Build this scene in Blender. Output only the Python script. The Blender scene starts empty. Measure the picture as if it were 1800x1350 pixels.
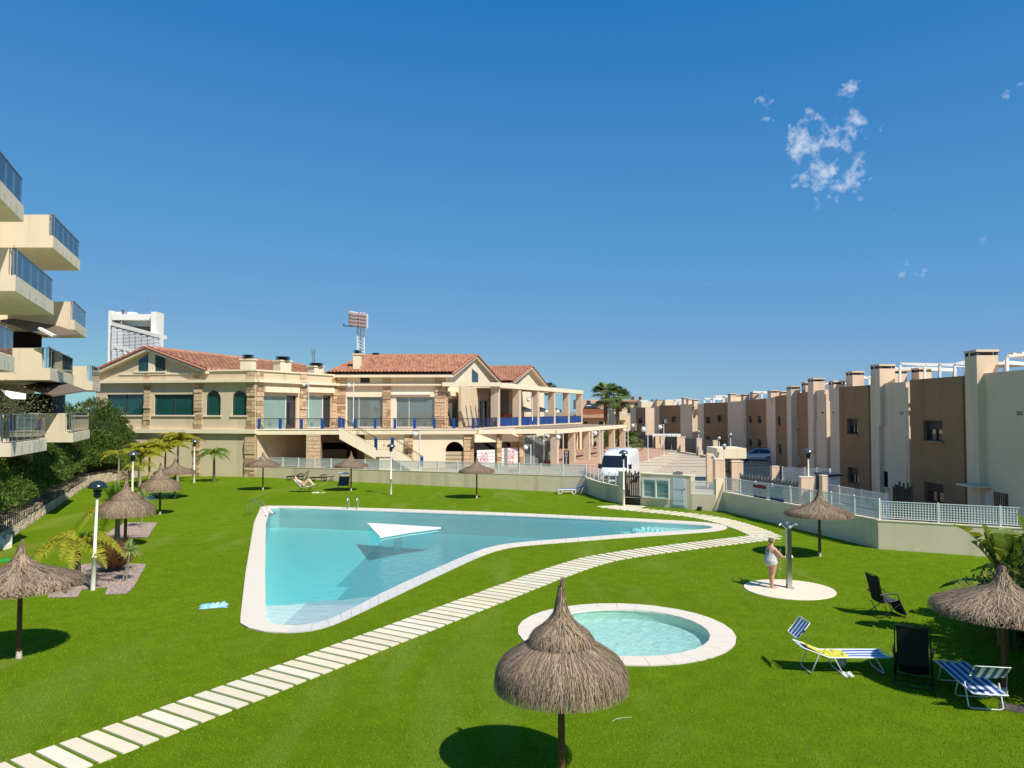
import bpy, bmesh, math, random
import numpy as np
from mathutils import Vector, Matrix, noise
from mathutils.geometry import tessellate_polygon

random.seed(7)
rng = np.random.default_rng(7)
PI = math.pi
scene = bpy.context.scene
COL = scene.collection

# ------------------------------------------------------------------ camera
H = 5.8
FPX = 1352.0
PITCH = math.atan(48.0 / FPX)
cam_data = bpy.data.cameras.new('camera')
cam_data.sensor_fit = 'HORIZONTAL'
cam_data.sensor_width = 36.0
cam_data.lens = FPX / 1800.0 * 36.0
cam_data.clip_start = 0.1
cam_data.clip_end = 12000
cam = bpy.data.objects.new('camera', cam_data)
cam.location = (0, 0, H)
cam.rotation_euler = (PI / 2 + PITCH, 0, 0)
COL.objects.link(cam)
scene.camera = cam

# ------------------------------------------------------------------ sky, sun, exposure
SUN_AZ = (0.67, -0.74)
SUN_EL = math.radians(49.5)
world = bpy.data.worlds.new("World")
scene.world = world
world.use_nodes = True
wn = world.node_tree.nodes
wl = world.node_tree.links
wn.clear()
w_out = wn.new('ShaderNodeOutputWorld')
w_bg = wn.new('ShaderNodeBackground')
w_sky = wn.new('ShaderNodeTexSky')
w_sky.sky_type = 'NISHITA'
w_sky.sun_disc = False
w_sky.sun_elevation = SUN_EL
w_sky.sun_rotation = math.atan2(SUN_AZ[0], SUN_AZ[1])
w_sky.altitude = 20
w_sky.air_density = 1.0
w_sky.dust_density = 0.0
w_sky.ozone_density = 6.0
w_bg.inputs['Strength'].default_value = 0.13
SKYK = w_bg.inputs['Strength'].default_value
# the camera's own tone response for the sky blues
w_s1 = wn.new('ShaderNodeVectorMath')
w_s1.operation = 'SCALE'
w_s1.inputs['Scale'].default_value = SKYK
wl.new(w_sky.outputs[0], w_s1.inputs[0])
w_cv = wn.new('ShaderNodeRGBCurve')
for ch, pts in ((0, [(.072, .004), (.168, .060), (.454, .170), (1.0, .28)]),
    (1, [(.195, .165), (.391, .280), (.753, .375), (1.0, .48)]),
    (2, [(.425, .455), (.716, .585), (.938, .605), (1.0, .61)])):
 cu = w_cv.mapping.curves[ch]
 cu.points[-1].location = pts[-1]
 for p in pts[:-1]:
  cu.points.new(*p)
w_cv.mapping.update()
wl.new(w_s1.outputs[0], w_cv.inputs['Color'])
w_s2 = wn.new('ShaderNodeVectorMath')
w_s2.operation = 'SCALE'
w_s2.inputs['Scale'].default_value = 1.0 / SKYK
wl.new(w_cv.outputs[0], w_s2.inputs[0])
w_tc = wn.new('ShaderNodeTexCoord')
CW = 8.2

def wnode(t, **kw):
 n = wn.new(t)
 for k, v in kw.items():
  setattr(n, k, v)
 return n

def wmath(op, a, b=None, clamp=False):
 n = wnode('ShaderNodeMath', operation=op)
 n.use_clamp = clamp
 for i, s in enumerate((a, b)):
  if s is None:
   continue
  if isinstance(s, (int, float)):
   n.inputs[i].default_value = s
  else:
   wl.new(s, n.inputs[i])
 return n.outputs[0]

# wisps of high cloud: noise on the direction projected on a flat cloud layer
w_sep = wn.new('ShaderNodeSeparateXYZ')
wl.new(w_tc.outputs['Generated'], w_sep.inputs[0])
n1 = wnode('ShaderNodeTexNoise', noise_dimensions='4D')
n1.inputs['W'].default_value = CW
n1.inputs['Scale'].default_value = 34
n1.inputs['Detail'].default_value = 7
n1.inputs['Roughness'].default_value = 0.62
n2 = wnode('ShaderNodeTexNoise')
n2.inputs['Scale'].default_value = 6
n2.inputs['Detail'].default_value = 2
w_of = wnode('ShaderNodeVectorMath', operation='ADD')
wl.new(w_tc.outputs['Generated'], w_of.inputs[0])
w_of.inputs[1].default_value = (-0.045, 0.0, 0.035)
wl.new(w_of.outputs[0], n1.inputs['Vector'])
wl.new(w_of.outputs[0], n2.inputs['Vector'])
# a loose field of cloudlets centred on one direction of the sky
w_dir = wnode('ShaderNodeVectorMath', operation='DISTANCE')
wl.new(w_tc.outputs['Generated'], w_dir.inputs[0])
w_dir.inputs[1].default_value = (0.400, 0.875, 0.270)
fld = wmath('SUBTRACT', 0.12, wmath('MULTIPLY', w_dir.outputs['Value'], 0.62))
fld = wmath('MAXIMUM', fld, -0.12)
dens = wmath('ADD', n1.outputs['Fac'], fld)
dens = wmath('ADD', dens, wmath('MULTIPLY', wmath('SUBTRACT', n2.outputs['Fac'], 0.5), 0.6))
dens = wmath('MULTIPLY', wmath('SUBTRACT', dens, 0.672), 6.5, clamp=True)
low = wmath('MULTIPLY', wmath('SUBTRACT', w_sep.outputs[2], 0.05), 8.0, clamp=True)
dens = wmath('MULTIPLY', wmath('MULTIPLY', dens, low), 0.8)
w_mix = wn.new('ShaderNodeMix')
w_mix.data_type = 'RGBA'
wl.new(dens, w_mix.inputs[0])
wl.new(w_s2.outputs[0], w_mix.inputs[6])
w_mix.inputs[7].default_value = (5.2, 5.7, 6.6, 1)
wl.new(w_mix.outputs[2], w_bg.inputs['Color'])
wl.new(w_bg.outputs[0], w_out.inputs['Surface'])

sun_d = bpy.data.lights.new('sun', 'SUN')
sun_d.energy = 5.0
sun_d.angle = math.radians(0.53)
sun_d.color = (1.0, 0.95, 0.86)
sun = bpy.data.objects.new('sun', sun_d)
_sd = Vector((-SUN_AZ[0], -SUN_AZ[1], -math.tan(SUN_EL)))
sun.rotation_euler = _sd.to_track_quat('-Z', 'Y').to_euler()
sun.location = (30, -30, 60)
COL.objects.link(sun)

scene.view_settings.view_transform = 'Standard'
scene.view_settings.look = 'None'
scene.view_settings.exposure = 0.12
scene.view_settings.gamma = 1.0
scene.view_settings.use_curve_mapping = False
scene.render.engine = 'CYCLES'
scene.cycles.max_bounces = 8
scene.cycles.transparent_max_bounces = 16

# ------------------------------------------------------------------ where a line of sight meets the place
def ray(px, py):
 u = px - 900.0
 v = 675.0 - py
 c, s = math.cos(PITCH), math.sin(PITCH)
 return Vector((u, FPX * c - v * s, FPX * s + v * c))

def at(px, py, z=0.0):
 d = ray(px, py)
 t = (z - H) / d.z
 return Vector((d.x * t, d.y * t, z))

def atY(px, py, Y):
 d = ray(px, py)
 t = Y / d.y
 return Vector((d.x * t, Y, H + d.z * t))

# ------------------------------------------------------------------ materials
MATS = {}

def mat(name, col, rough=0.85, var=0.0, vscale=3.0, bump=0.0, bscale=40.0, metal=0.0,
  stain=None, col2=None, stretch=(1, 1, 1), spec=0.3, attr=False, alpha=None, coord='Object'):
 if name in MATS:
  return MATS[name]
 m = bpy.data.materials.new(name)
 m.use_nodes = True
 nt = m.node_tree
 N, L = nt.nodes, nt.links
 b = N['Principled BSDF']
 b.inputs['Roughness'].default_value = rough
 b.inputs['Metallic'].default_value = metal
 b.inputs['Specular IOR Level'].default_value = spec
 out = None
 tc = N.new('ShaderNodeTexCoord')
 mp = N.new('ShaderNodeMapping')
 mp.inputs['Scale'].default_value = stretch
 L.new(tc.outputs[coord], mp.inputs[0])
 rgb = N.new('ShaderNodeRGB')
 rgb.outputs[0].default_value = (*col, 1)
 out = rgb.outputs[0]
 if var > 0 or col2:
  nz = N.new('ShaderNodeTexNoise')
  nz.inputs['Scale'].default_value = vscale
  nz.inputs['Detail'].default_value = 6
  nz.inputs['Roughness'].default_value = 0.65
  L.new(mp.outputs[0], nz.inputs['Vector'])
  mr = N.new('ShaderNodeMapRange')
  mr.inputs[1].default_value = 0.3
  mr.inputs[2].default_value = 0.7
  L.new(nz.outputs['Fac'], mr.inputs[0])
  mx = N.new('ShaderNodeMix')
  mx.data_type = 'RGBA'
  L.new(mr.outputs[0], mx.inputs[0])
  L.new(out, mx.inputs[6])
  c2 = col2 if col2 else tuple(c * (1 - var) for c in col)
  mx.inputs[7].default_value = (*c2, 1)
  out = mx.outputs[2]
 if stain:
  # weather streaks running down the wall
  mp2 = N.new('ShaderNodeMapping')
  mp2.inputs['Scale'].default_value = (stain[0], stain[0], stain[0] * 0.08)
  L.new(tc.outputs[coord], mp2.inputs[0])
  nz2 = N.new('ShaderNodeTexNoise')
  nz2.inputs['Scale'].default_value = 1.0
  nz2.inputs['Detail'].default_value = 5
  L.new(mp2.outputs[0], nz2.inputs['Vector'])
  mr2 = N.new('ShaderNodeMapRange')
  mr2.inputs[1].default_value = 0.54
  mr2.inputs[2].default_value = 0.74
  mr2.inputs[4].default_value = stain[1]
  L.new(nz2.outputs['Fac'], mr2.inputs[0])
  mx2 = N.new('ShaderNodeMix')
  mx2.data_type = 'RGBA'
  mx2.blend_type = 'MULTIPLY'
  L.new(mr2.outputs[0], mx2.inputs[0])
  L.new(out, mx2.inputs[6])
  mx2.inputs[7].default_value = (0.42, 0.38, 0.30, 1)
  out = mx2.outputs[2]
 if attr:
  at_ = N.new('ShaderNodeAttribute')
  at_.attribute_name = 'tint'
  mx3 = N.new('ShaderNodeMix')
  mx3.data_type = 'RGBA'
  mx3.blend_type = 'MULTIPLY'
  mx3.inputs[0].default_value = 1
  L.new(out, mx3.inputs[6])
  L.new(at_.outputs['Color'], mx3.inputs[7])
  out = mx3.outputs[2]
 L.new(out, b.inputs['Base Color'])
 if bump > 0:
  nb = N.new('ShaderNodeTexNoise')
  nb.inputs['Scale'].default_value = bscale
  nb.inputs['Detail'].default_value = 4
  L.new(mp.outputs[0], nb.inputs['Vector'])
  bp = N.new('ShaderNodeBump')
  bp.inputs['Strength'].default_value = bump
  bp.inputs['Distance'].default_value = 0.02
  L.new(nb.outputs['Fac'], bp.inputs['Height'])
  L.new(bp.outputs[0], b.inputs['Normal'])
 MATS[name] = m
 return m

def leafmat(name, col, rough=0.5, trans=0.35):
 """thin leaves: colour varies from leaf to leaf, some light passes through"""
 if name in MATS:
  return MATS[name]
 m = bpy.data.materials.new(name)
 m.use_nodes = True
 N, L = m.node_tree.nodes, m.node_tree.links
 b = N['Principled BSDF']
 b.inputs['Roughness'].default_value = rough
 b.inputs['Specular IOR Level'].default_value = 0.35
 o = N['Material Output']
 at_ = N.new('ShaderNodeAttribute')
 at_.attribute_name = 'tint'
 mx = N.new('ShaderNodeMix')
 mx.data_type = 'RGBA'
 mx.blend_type = 'MULTIPLY'
 mx.inputs[0].default_value = 1
 mx.inputs[6].default_value = (*col, 1)
 L.new(at_.outputs['Color'], mx.inputs[7])
 L.new(mx.outputs[2], b.inputs['Base Color'])
 t = N.new('ShaderNodeBsdfTranslucent')
 L.new(mx.outputs[2], t.inputs['Color'])
 ms = N.new('ShaderNodeMixShader')
 ms.inputs[0].default_value = trans
 L.new(b.outputs[0], ms.inputs[1])
 L.new(t.outputs[0], ms.inputs[2])
 L.new(ms.outputs[0], o.inputs['Surface'])
 MATS[name] = m
 return m

def glassmat(name, tint, refl=0.5, opacity=0.35, rough=0.02):
 """window or parapet glass: lets light through with a tint, mirrors the rest"""
 if name in MATS:
  return MATS[name]
 m = bpy.data.materials.new(name)
 m.use_nodes = True
 N, L = m.node_tree.nodes, m.node_tree.links
 N.remove(N['Principled BSDF'])
 o = N['Material Output']
 tr = N.new('ShaderNodeBsdfTransparent')
 tr.inputs['Color'].default_value = (*tint, 1)
 df = N.new('ShaderNodeBsdfDiffuse')
 df.inputs['Color'].default_value = (*tint, 1)
 m1 = N.new('ShaderNodeMixShader')
 m1.inputs[0].default_value = opacity
 L.new(tr.outputs[0], m1.inputs[1])
 L.new(df.outputs[0], m1.inputs[2])
 gl = N.new('ShaderNodeBsdfGlossy')
 gl.inputs['Roughness'].default_value = rough
 fr = N.new('ShaderNodeFresnel')
 fr.inputs['IOR'].default_value = 1.5
 mu = N.new('ShaderNodeMath')
 mu.operation = 'MULTIPLY_ADD'
 mu.inputs[1].default_value = 1.0
 mu.inputs[2].default_value = refl * 0.1
 mu.use_clamp = True
 L.new(fr.outputs[0], mu.inputs[0])
 m2 = N.new('ShaderNodeMixShader')
 L.new(mu.outputs[0], m2.inputs[0])
 L.new(m1.outputs[0], m2.inputs[1])
 L.new(gl.outputs[0], m2.inputs[2])
 L.new(m2.outputs[0], o.inputs['Surface'])
 MATS[name] = m
 return m

CREAM = mat('cream_render', (0.68, 0.56, 0.37), 0.9, var=0.10, vscale=0.8, bump=0.15, bscale=60, stain=(1.1, 0.45))
CREAM_CLEAN = mat('pale_cream_render', (0.86, 0.74, 0.52), 0.9, var=0.06, vscale=1.5, bump=0.1, bscale=60, stain=(2.0, 0.2))
APART = mat('apartment_render', (0.83, 0.69, 0.50), 0.9, var=0.06, vscale=1.0, bump=0.12, bscale=60, stain=(1.6, 0.25))
WALLMAT = mat('boundary_render', (0.80, 0.67, 0.45), 0.92, var=0.10, vscale=0.9, bump=0.2, bscale=50, stain=(0.9, 0.5))
BEIGE = mat('beige_house_render', (0.80, 0.60, 0.42), 0.92, var=0.09, vscale=0.6, bump=0.15, bscale=60, stain=(1.0, 0.35))
BROWN = mat('brown_house_render', (0.36, 0.205, 0.10), 0.92, var=0.16, vscale=0.8, bump=0.2, bscale=60, stain=(1.0, 0.35))
STONE = mat('pillar_stone', (0.74, 0.55, 0.33), 0.9, col2=(0.48, 0.32, 0.18), vscale=3.2, bump=0.5, bscale=14, stretch=(1, 1, 2.6))
STONE_D = mat('dark_pillar_stone', (0.48, 0.33, 0.19), 0.9, col2=(0.30, 0.19, 0.10), vscale=4, bump=0.5, bscale=14)
RUBBLE = mat('garden_wall_stone', (0.60, 0.50, 0.36), 0.92, col2=(0.42, 0.33, 0.22), vscale=2.0, bump=0.6, bscale=12)
TILE = mat('roof_tile', (0.47, 0.215, 0.145), 0.85, col2=(0.36, 0.155, 0.105), vscale=2.2, bump=0.2, bscale=20)
WHITE = mat('white_paint', (0.80, 0.80, 0.77), 0.5, var=0.04, vscale=5)
WHITE_METAL = mat('white_metal', (0.76, 0.78, 0.74), 0.45, var=0.04, vscale=6)
COPING = mat('coping_stone', (0.75, 0.66, 0.54), 0.8, var=0.10, vscale=4.0, bump=0.1, bscale=60, stretch=(1, 4, 1))
SLABM = mat('path_stone', (0.78, 0.70, 0.53), 0.85, var=0.08, vscale=2.0, bump=0.12, bscale=50, attr=True)
CONC = mat('road_concrete', (0.54, 0.44, 0.32), 0.92, var=0.12, vscale=0.35, bump=0.2, bscale=30, coord='Object')
SIDEW = mat('pavement_paving', (0.62, 0.52, 0.37), 0.9, var=0.1, vscale=1.0)
REDPAVE = mat('red_paving', (0.46, 0.25, 0.165), 0.9, col2=(0.52, 0.33, 0.22), vscale=0.5, stretch=(0.2, 1, 1))
BLACK = mat('black_metal', (0.012, 0.012, 0.014), 0.4, spec=0.5)
DARKGREY = mat('dark_grey_metal', (0.045, 0.055, 0.062), 0.5)
GREYMETAL = mat('grey_metal', (0.32, 0.34, 0.34), 0.4, metal=0.5)
STEEL = mat('brushed_steel', (0.62, 0.60, 0.57), 0.28, metal=1.0, bump=0.05, bscale=60)
DARKVOID = mat('dark_interior', (0.02, 0.016, 0.013), 0.9)
DARKBROWN = mat('dark_brown_wood', (0.075, 0.028, 0.016), 0.7, var=0.3, vscale=3)
BLUE = mat('blue_paint', (0.018, 0.085, 0.33), 0.45, var=0.15, vscale=4)
IRON = mat('wrought_iron', (0.035, 0.03, 0.032), 0.5)
POLEW = mat('umbrella_pole_wood', (0.20, 0.095, 0.035), 0.7, col2=(0.09, 0.04, 0.016), vscale=6, bump=0.3, bscale=30, stretch=(3, 3, 0.5))
BARK = mat('palm_bark', (0.20, 0.15, 0.10), 0.95, col2=(0.10, 0.07, 0.045), vscale=9, bump=0.8, bscale=18, stretch=(1, 1, 4))
BARKPALE = mat('pale_trunk', (0.42, 0.36, 0.28), 0.95, col2=(0.25, 0.20, 0.15), vscale=8, bump=0.5, bscale=20, stretch=(1, 1, 3))
GRAVELM = mat('gravel_bed', (0.36, 0.27, 0.225), 0.95, col2=(0.20, 0.145, 0.12), vscale=28, bump=1.0, bscale=40)
GREENGLASS = glassmat('green_window_glass', (0.012, 0.085, 0.07), refl=0.5, opacity=0.85, rough=0.03)
DARKGLASS = glassmat('dark_window_glass', (0.03, 0.04, 0.05), refl=0.8, opacity=0.8, rough=0.02)
RAILGLASS = glassmat('balcony_glass', (0.72, 0.88, 0.95), refl=0.9, opacity=0.06, rough=0.02)
CURTAIN = mat('sheer_curtain', (0.66, 0.74, 0.66), 0.9, var=0.45, vscale=1.0, stretch=(7, 7, 0.12))
GREENPANEL = mat('pale_green_blind', (0.36, 0.50, 0.42), 0.6, var=0.1, vscale=2)
LEAF_HEDGE = leafmat('hedge_leaf', (0.095, 0.155, 0.024))
LEAF_PALM = leafmat('palm_leaflet', (0.16, 0.26, 0.03), trans=0.3)
LEAF_YELLOW = leafmat('yellow_green_frond', (0.42, 0.40, 0.03), trans=0.4)
LEAF_GREY = leafmat('fan_palm_leaf', (0.13, 0.185, 0.045), trans=0.25)
LEAF_BANANA = leafmat('banana_leaf', (0.20, 0.26, 0.03), rough=0.35, trans=0.35)
LEAF_DRY = leafmat('dry_grass_blade', (0.26, 0.14, 0.05), trans=0.2)
THATCH = leafmat('heather_thatch', (0.37, 0.275, 0.185), rough=0.9, trans=0.08)
SKIN = mat('skin', (0.62, 0.32, 0.20), 0.55, var=0.08, vscale=8, spec=0.4)

# ------------------------------------------------------------------ mesh building
class Frame:
 """a vertical plane in the place: u along it, w outwards, z up"""

 def __init__(self, o, e):
  self.o = Vector((o[0], o[1], 0))
  d = Vector((e[0] - o[0], e[1] - o[1], 0))
  self.len = d.length
  self.d = d.normalized()
  self.n = Vector((self.d.y, -self.d.x, 0))

 def p(self, u, w, z):
  return self.o + self.d * u + self.n * w + Vector((0, 0, z))

 def hit(self, px, py=700, w=0.0):
  r = ray(px, py)
  c = Vector((0, 0, H))
  o = self.o + self.n * w
  t = (o - c).dot(self.n) / r.dot(self.n)
  q = c + r * t
  return ((q - self.o).dot(self.d), q.z)

 def u(self, px, py=700, w=0.0):
  return self.hit(px, py, w)[0]

 def z(self, px, py, w=0.0):
  return self.hit(px, py, w)[1]

class MB:
 def __init__(self):
  self.v = []
  self.f = []
  self.mi = []
  self.sm = []

 def add(self, vs, fs, mi=0, smooth=False):
  b = len(self.v)
  self.v.extend([tuple(x) for x in vs])
  for f in fs:
   self.f.append(tuple(i + b for i in f))
   self.mi.append(mi)
   self.sm.append(smooth)
  return self

 def hexa(self, c, mi=0):
  # c: 4 bottom corners ccw, 4 top corners
  self.add(c, [(3, 2, 1, 0), (4, 5, 6, 7), (0, 1, 5, 4), (1, 2, 6, 5), (2, 3, 7, 6), (3, 0, 4, 7)], mi)
  return self

 def box(self, x0, x1, y0, y1, z0, z1, mi=0, F=None):
  if F is None:
   P = lambda a, b, c: (a, b, c)
   c = [P(x0, y0, z0), P(x1, y0, z0), P(x1, y1, z0), P(x0, y1, z0),
     P(x0, y0, z1), P(x1, y0, z1), P(x1, y1, z1), P(x0, y1, z1)]
  else:  # x = u, y = w (outwards)
   P = F.p
   c = [P(x0, y1, z0), P(x1, y1, z0), P(x1, y0, z0), P(x0, y0, z0),
     P(x0, y1, z1), P(x1, y1, z1), P(x1, y0, z1), P(x0, y0, z1)]
  return self.hexa(c, mi)

 def obox(self, c, sx, sy, sz, rz=0.0, mi=0):
  """box centred at c in plan, standing on c.z"""
  ca, sa = math.cos(rz), math.sin(rz)
  pts = []
  for z in (c[2], c[2] + sz):
   for x, y in ((-sx, -sy), (sx, -sy), (sx, sy), (-sx, sy)):
    x, y = x / 2, y / 2
    pts.append((c[0] + x * ca - y * sa, c[1] + x * sa + y * ca, z))
  return self.hexa(pts, mi)

 def beam(self, a, b, w, h=None, mi=0, up=Vector((0, 0, 1))):
  """square bar from a to b"""
  a, b = Vector(a), Vector(b)
  h = h or w
  d = (b - a).normalized()
  s = d.cross(up)
  if s.length < 1e-3:
   s = Vector((1, 0, 0))
  s.normalize()
  t = s.cross(d).normalized()
  s *= w / 2
  t *= h / 2
  return self.hexa([a - s - t, a + s - t, a + s + t, a - s + t, b - s - t, b + s - t, b + s + t, b - s + t], mi)

 def prism(self, poly, z0, z1, mi=0, top_mi=None):
  n = len(poly)
  area = sum(poly[i][0] * poly[(i + 1) % n][1] - poly[(i + 1) % n][0] * poly[i][1] for i in range(n))
  if area < 0:
   poly = list(reversed(poly))
  vs = [(p[0], p[1], z0) for p in poly] + [(p[0], p[1], z1) for p in poly]
  self.add(vs, [(i, (i + 1) % n, n + (i + 1) % n, n + i) for i in range(n)], mi)
  tri = tessellate_polygon([[Vector((p[0], p[1], 0)) for p in poly]])
  fs = []
  for t in tri:
   a, b, c = t
   ax, bx, cx_ = poly[a], poly[b], poly[c]
   s = (bx[0] - ax[0]) * (cx_[1] - ax[1]) - (cx_[0] - ax[0]) * (bx[1] - ax[1])
   if s < 0:
    a, b, c = a, c, b
   fs.append((a + n, b + n, c + n))
   fs.append((a, c, b))
  self.add(vs, fs, mi if top_mi is None else top_mi)
  return self

 def fprism(self, F, poly, w0, w1, mi=0):
  """polygon (u, z) on a frame, given thickness from w0 to w1"""
  n = len(poly)
  vs = [F.p(u, w1, z) for u, z in poly] + [F.p(u, w0, z) for u, z in poly]
  tri = tessellate_polygon([[Vector((p[0], p[1], 0)) for p in poly]])
  fs = []
  for a, b, c in tri:
   fs.append((a, b, c))
   fs.append((a + n, c + n, b + n))
  for i in range(n):
   j = (i + 1) % n
   fs.append((i, j, n + j, n + i))
  self.add(vs, fs, mi)
  return self

 def tube(self, pts, r, n=8, mi=0, smooth=True, closed=False, cap=True):
  pts = [Vector(p) for p in pts]
  if not isinstance(r, (list, tuple)):
   r = [r] * len(pts)
  vs, fs = [], []
  m = len(pts)
  prev = None
  for i, p in enumerate(pts):
   if closed:
    d = pts[(i + 1) % m] - pts[i - 1]
   elif i == 0:
    d = pts[1] - pts[0]
   elif i == m - 1:
    d = pts[-1] - pts[-2]
   else:
    d = pts[i + 1] - pts[i - 1]
   d.normalize()
   if prev is None:
    s = d.cross(Vector((0, 0, 1)))
    if s.length < 1e-3:
     s = Vector((1, 0, 0))
   else:
    s = prev - d * prev.dot(d)
   s.normalize()
   prev = s
   t = d.cross(s)
   for k in range(n):
    a = 2 * PI * k / n
    vs.append(p + (s * math.cos(a) + t * math.sin(a)) * r[i])
  rings = m if closed else m - 1
  for i in range(rings):
   j = (i + 1) % m
   for k in range(n):
    l = (k + 1) % n
    fs.append((i * n + k, i * n + l, j * n + l, j * n + k))
  self.add(vs, fs, mi, smooth)
  if cap and not closed:
   self.add(vs[:n], [tuple(range(n))], mi)
   self.add(vs[-n:], [tuple(reversed(range(n)))], mi)
  return self

 def lathe(self, prof, n=16, c=(0, 0, 0), mi=0, smooth=True):
  vs, fs = [], []
  for r, z in prof:
   for k in range(n):
    a = 2 * PI * k / n
    vs.append((c[0] + r * math.cos(a), c[1] + r * math.sin(a), c[2] + z))
  for i in range(len(prof) - 1):
   for k in range(n):
    l = (k + 1) % n
    fs.append((i * n + k, i * n + l, (i + 1) * n + l, (i + 1) * n + k))
  self.add(vs, fs, mi, smooth)
  return self

 def ball(self, c, r, n=12, mi=0, sz=1.0):
  prof = [(max(1e-4, r * math.sin(PI * i / 8)), -r * sz * math.cos(PI * i / 8)) for i in range(9)]
  return self.lathe(prof, n, c, mi)

 def mesh(self, name, mats):
  me = bpy.data.meshes.new(name)
  me.from_pydata(self.v, [], self.f)
  if not isinstance(mats, (list, tuple)):
   mats = [mats]
  for m in mats:
   me.materials.append(m)
  if len(mats) > 1:
   me.polygons.foreach_set('material_index', self.mi)
  me.polygons.foreach_set('use_smooth', self.sm)
  me.update()
  return me

 def build(self, name, mats, parent=None, world=False, **tags):
  """link as one object; world=True: the vertices are in place already, move them into the parent's space"""
  if world and parent is not None:
   M = mat4(parent).inverted()
   self.v = [tuple(M @ Vector(p)) for p in self.v]
  me = self.mesh(name, mats)
  return link(name, me, parent, **tags)

def mat4(o):
 M = Matrix.Translation(o.location) @ o.rotation_euler.to_matrix().to_4x4() @ Matrix.Diagonal((*o.scale, 1))
 if o.parent:
  return mat4(o.parent) @ M
 return M

def link(name, me, parent=None, loc=None, rz=None, scale=None, label=None, cat=None, group=None, kind=None):
 o = bpy.data.objects.new(name, me)
 COL.objects.link(o)
 if parent is not None:
  o.parent = parent
 if loc is not None:
  o.location = loc
 if rz is not None:
  o.rotation_euler = (0, 0, rz)
 if scale is not None:
  o.scale = scale if isinstance(scale, (tuple, list)) else (scale,) * 3
 tag(o, label, cat, group, kind)
 return o

def tag(o, label=None, cat=None, group=None, kind=None):
 if label:
  o['label'] = label
 if cat:
  o['category'] = cat
 if group:
  o['group'] = group
 if kind:
  o['kind'] = kind
 return o

def thing(name, label, cat, loc=(0, 0, 0), rz=0.0, group=None):
 o = bpy.data.objects.new(name, None)
 o.empty_display_size = 0.3
 COL.objects.link(o)
 o.location = loc
 o.rotation_euler = (0, 0, rz)
 return tag(o, label, cat, group)

def dup(root, loc, rz=0.0, label=None, group=None, scale=None):
 r = root.copy()
 COL.objects.link(r)
 r.location = loc
 r.rotation_euler = (0, 0, rz)
 if scale is not None:
  r.scale = scale if isinstance(scale, (tuple, list)) else (scale,) * 3
 if label:
  r['label'] = label
 if group:
  r['group'] = group
 kids = [o for o in root.children]
 for ch in kids:
  c = ch.copy()
  COL.objects.link(c)
  c.parent = r
  for g in ch.children:
   d = g.copy()
   COL.objects.link(d)
   d.parent = c
 return r

def tris(name, V, T, tint, m, parent=None, quads=False, world=False, smooth=False, **tags):
 """fast mesh from numpy: V (n,3), T (k,3|4), tint (k,) or (k,3) colour factor per face"""
 V = np.asarray(V, dtype=np.float32)
 if world and parent is not None:
  M = np.array(mat4(parent).inverted())
  V = (V @ M[:3, :3].T + M[:3, 3]).astype(np.float32)
 T = np.asarray(T, dtype=np.int32)
 k, w = T.shape
 me = bpy.data.meshes.new(name)
 me.vertices.add(len(V))
 me.vertices.foreach_set('co', V.ravel())
 me.loops.add(k * w)
 me.loops.foreach_set('vertex_index', T.ravel())
 me.polygons.add(k)
 me.polygons.foreach_set('loop_start', np.arange(0, k * w, w, dtype=np.int32))
 me.polygons.foreach_set('loop_total', np.full(k, w, dtype=np.int32))
 if smooth:
  me.polygons.foreach_set('use_smooth', np.ones(k, dtype=bool))
 me.update(calc_edges=True)
 if tint is not None:
  a = me.color_attributes.new('tint', 'FLOAT_COLOR', 'CORNER')
  tint = np.asarray(tint, dtype=np.float32)
  if tint.ndim == 1:
   tint = np.stack([tint] * 3, 1)
  c = np.ones((k * w, 4), dtype=np.float32)
  c[:, :3] = np.repeat(tint, w, axis=0)
  a.data.foreach_set('color', c.ravel())
 me.materials.append(m)
 return link(name, me, parent, **tags)

def leaf_quads(C, size, updir=0.3, aspect=2.6, out=None):
 """rhombic leaves at the centres C, each with its own direction"""
 n = len(C)
 a = rng.normal(size=(n, 3))
 if out is not None:
  a = a * 0.8 + out * 1.1
 a[:, 2] += updir
 a /= np.linalg.norm(a, axis=1)[:, None]
 b = rng.normal(size=(n, 3))
 b -= (b * a).sum(1)[:, None] * a
 b /= np.linalg.norm(b, axis=1)[:, None]
 s = (np.asarray(size) * rng.uniform(0.7, 1.3, n))[:, None]
 L = a * s
 W = b * s / aspect
 V = np.stack([C - L * 0.5, C + W * 0.5, C + L * 0.5, C - W * 0.5], 1).reshape(-1, 3)
 T = np.arange(n * 4).reshape(n, 4)
 return V, T

def smoothstep(e0, e1, x):
 t = min(1, max(0, (x - e0) / (e1 - e0)))
 return t * t * (3 - 2 * t)

# ================================================================== GROUND, LAWN, POOLS
def xy(v):
 return (v[0], v[1])

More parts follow.
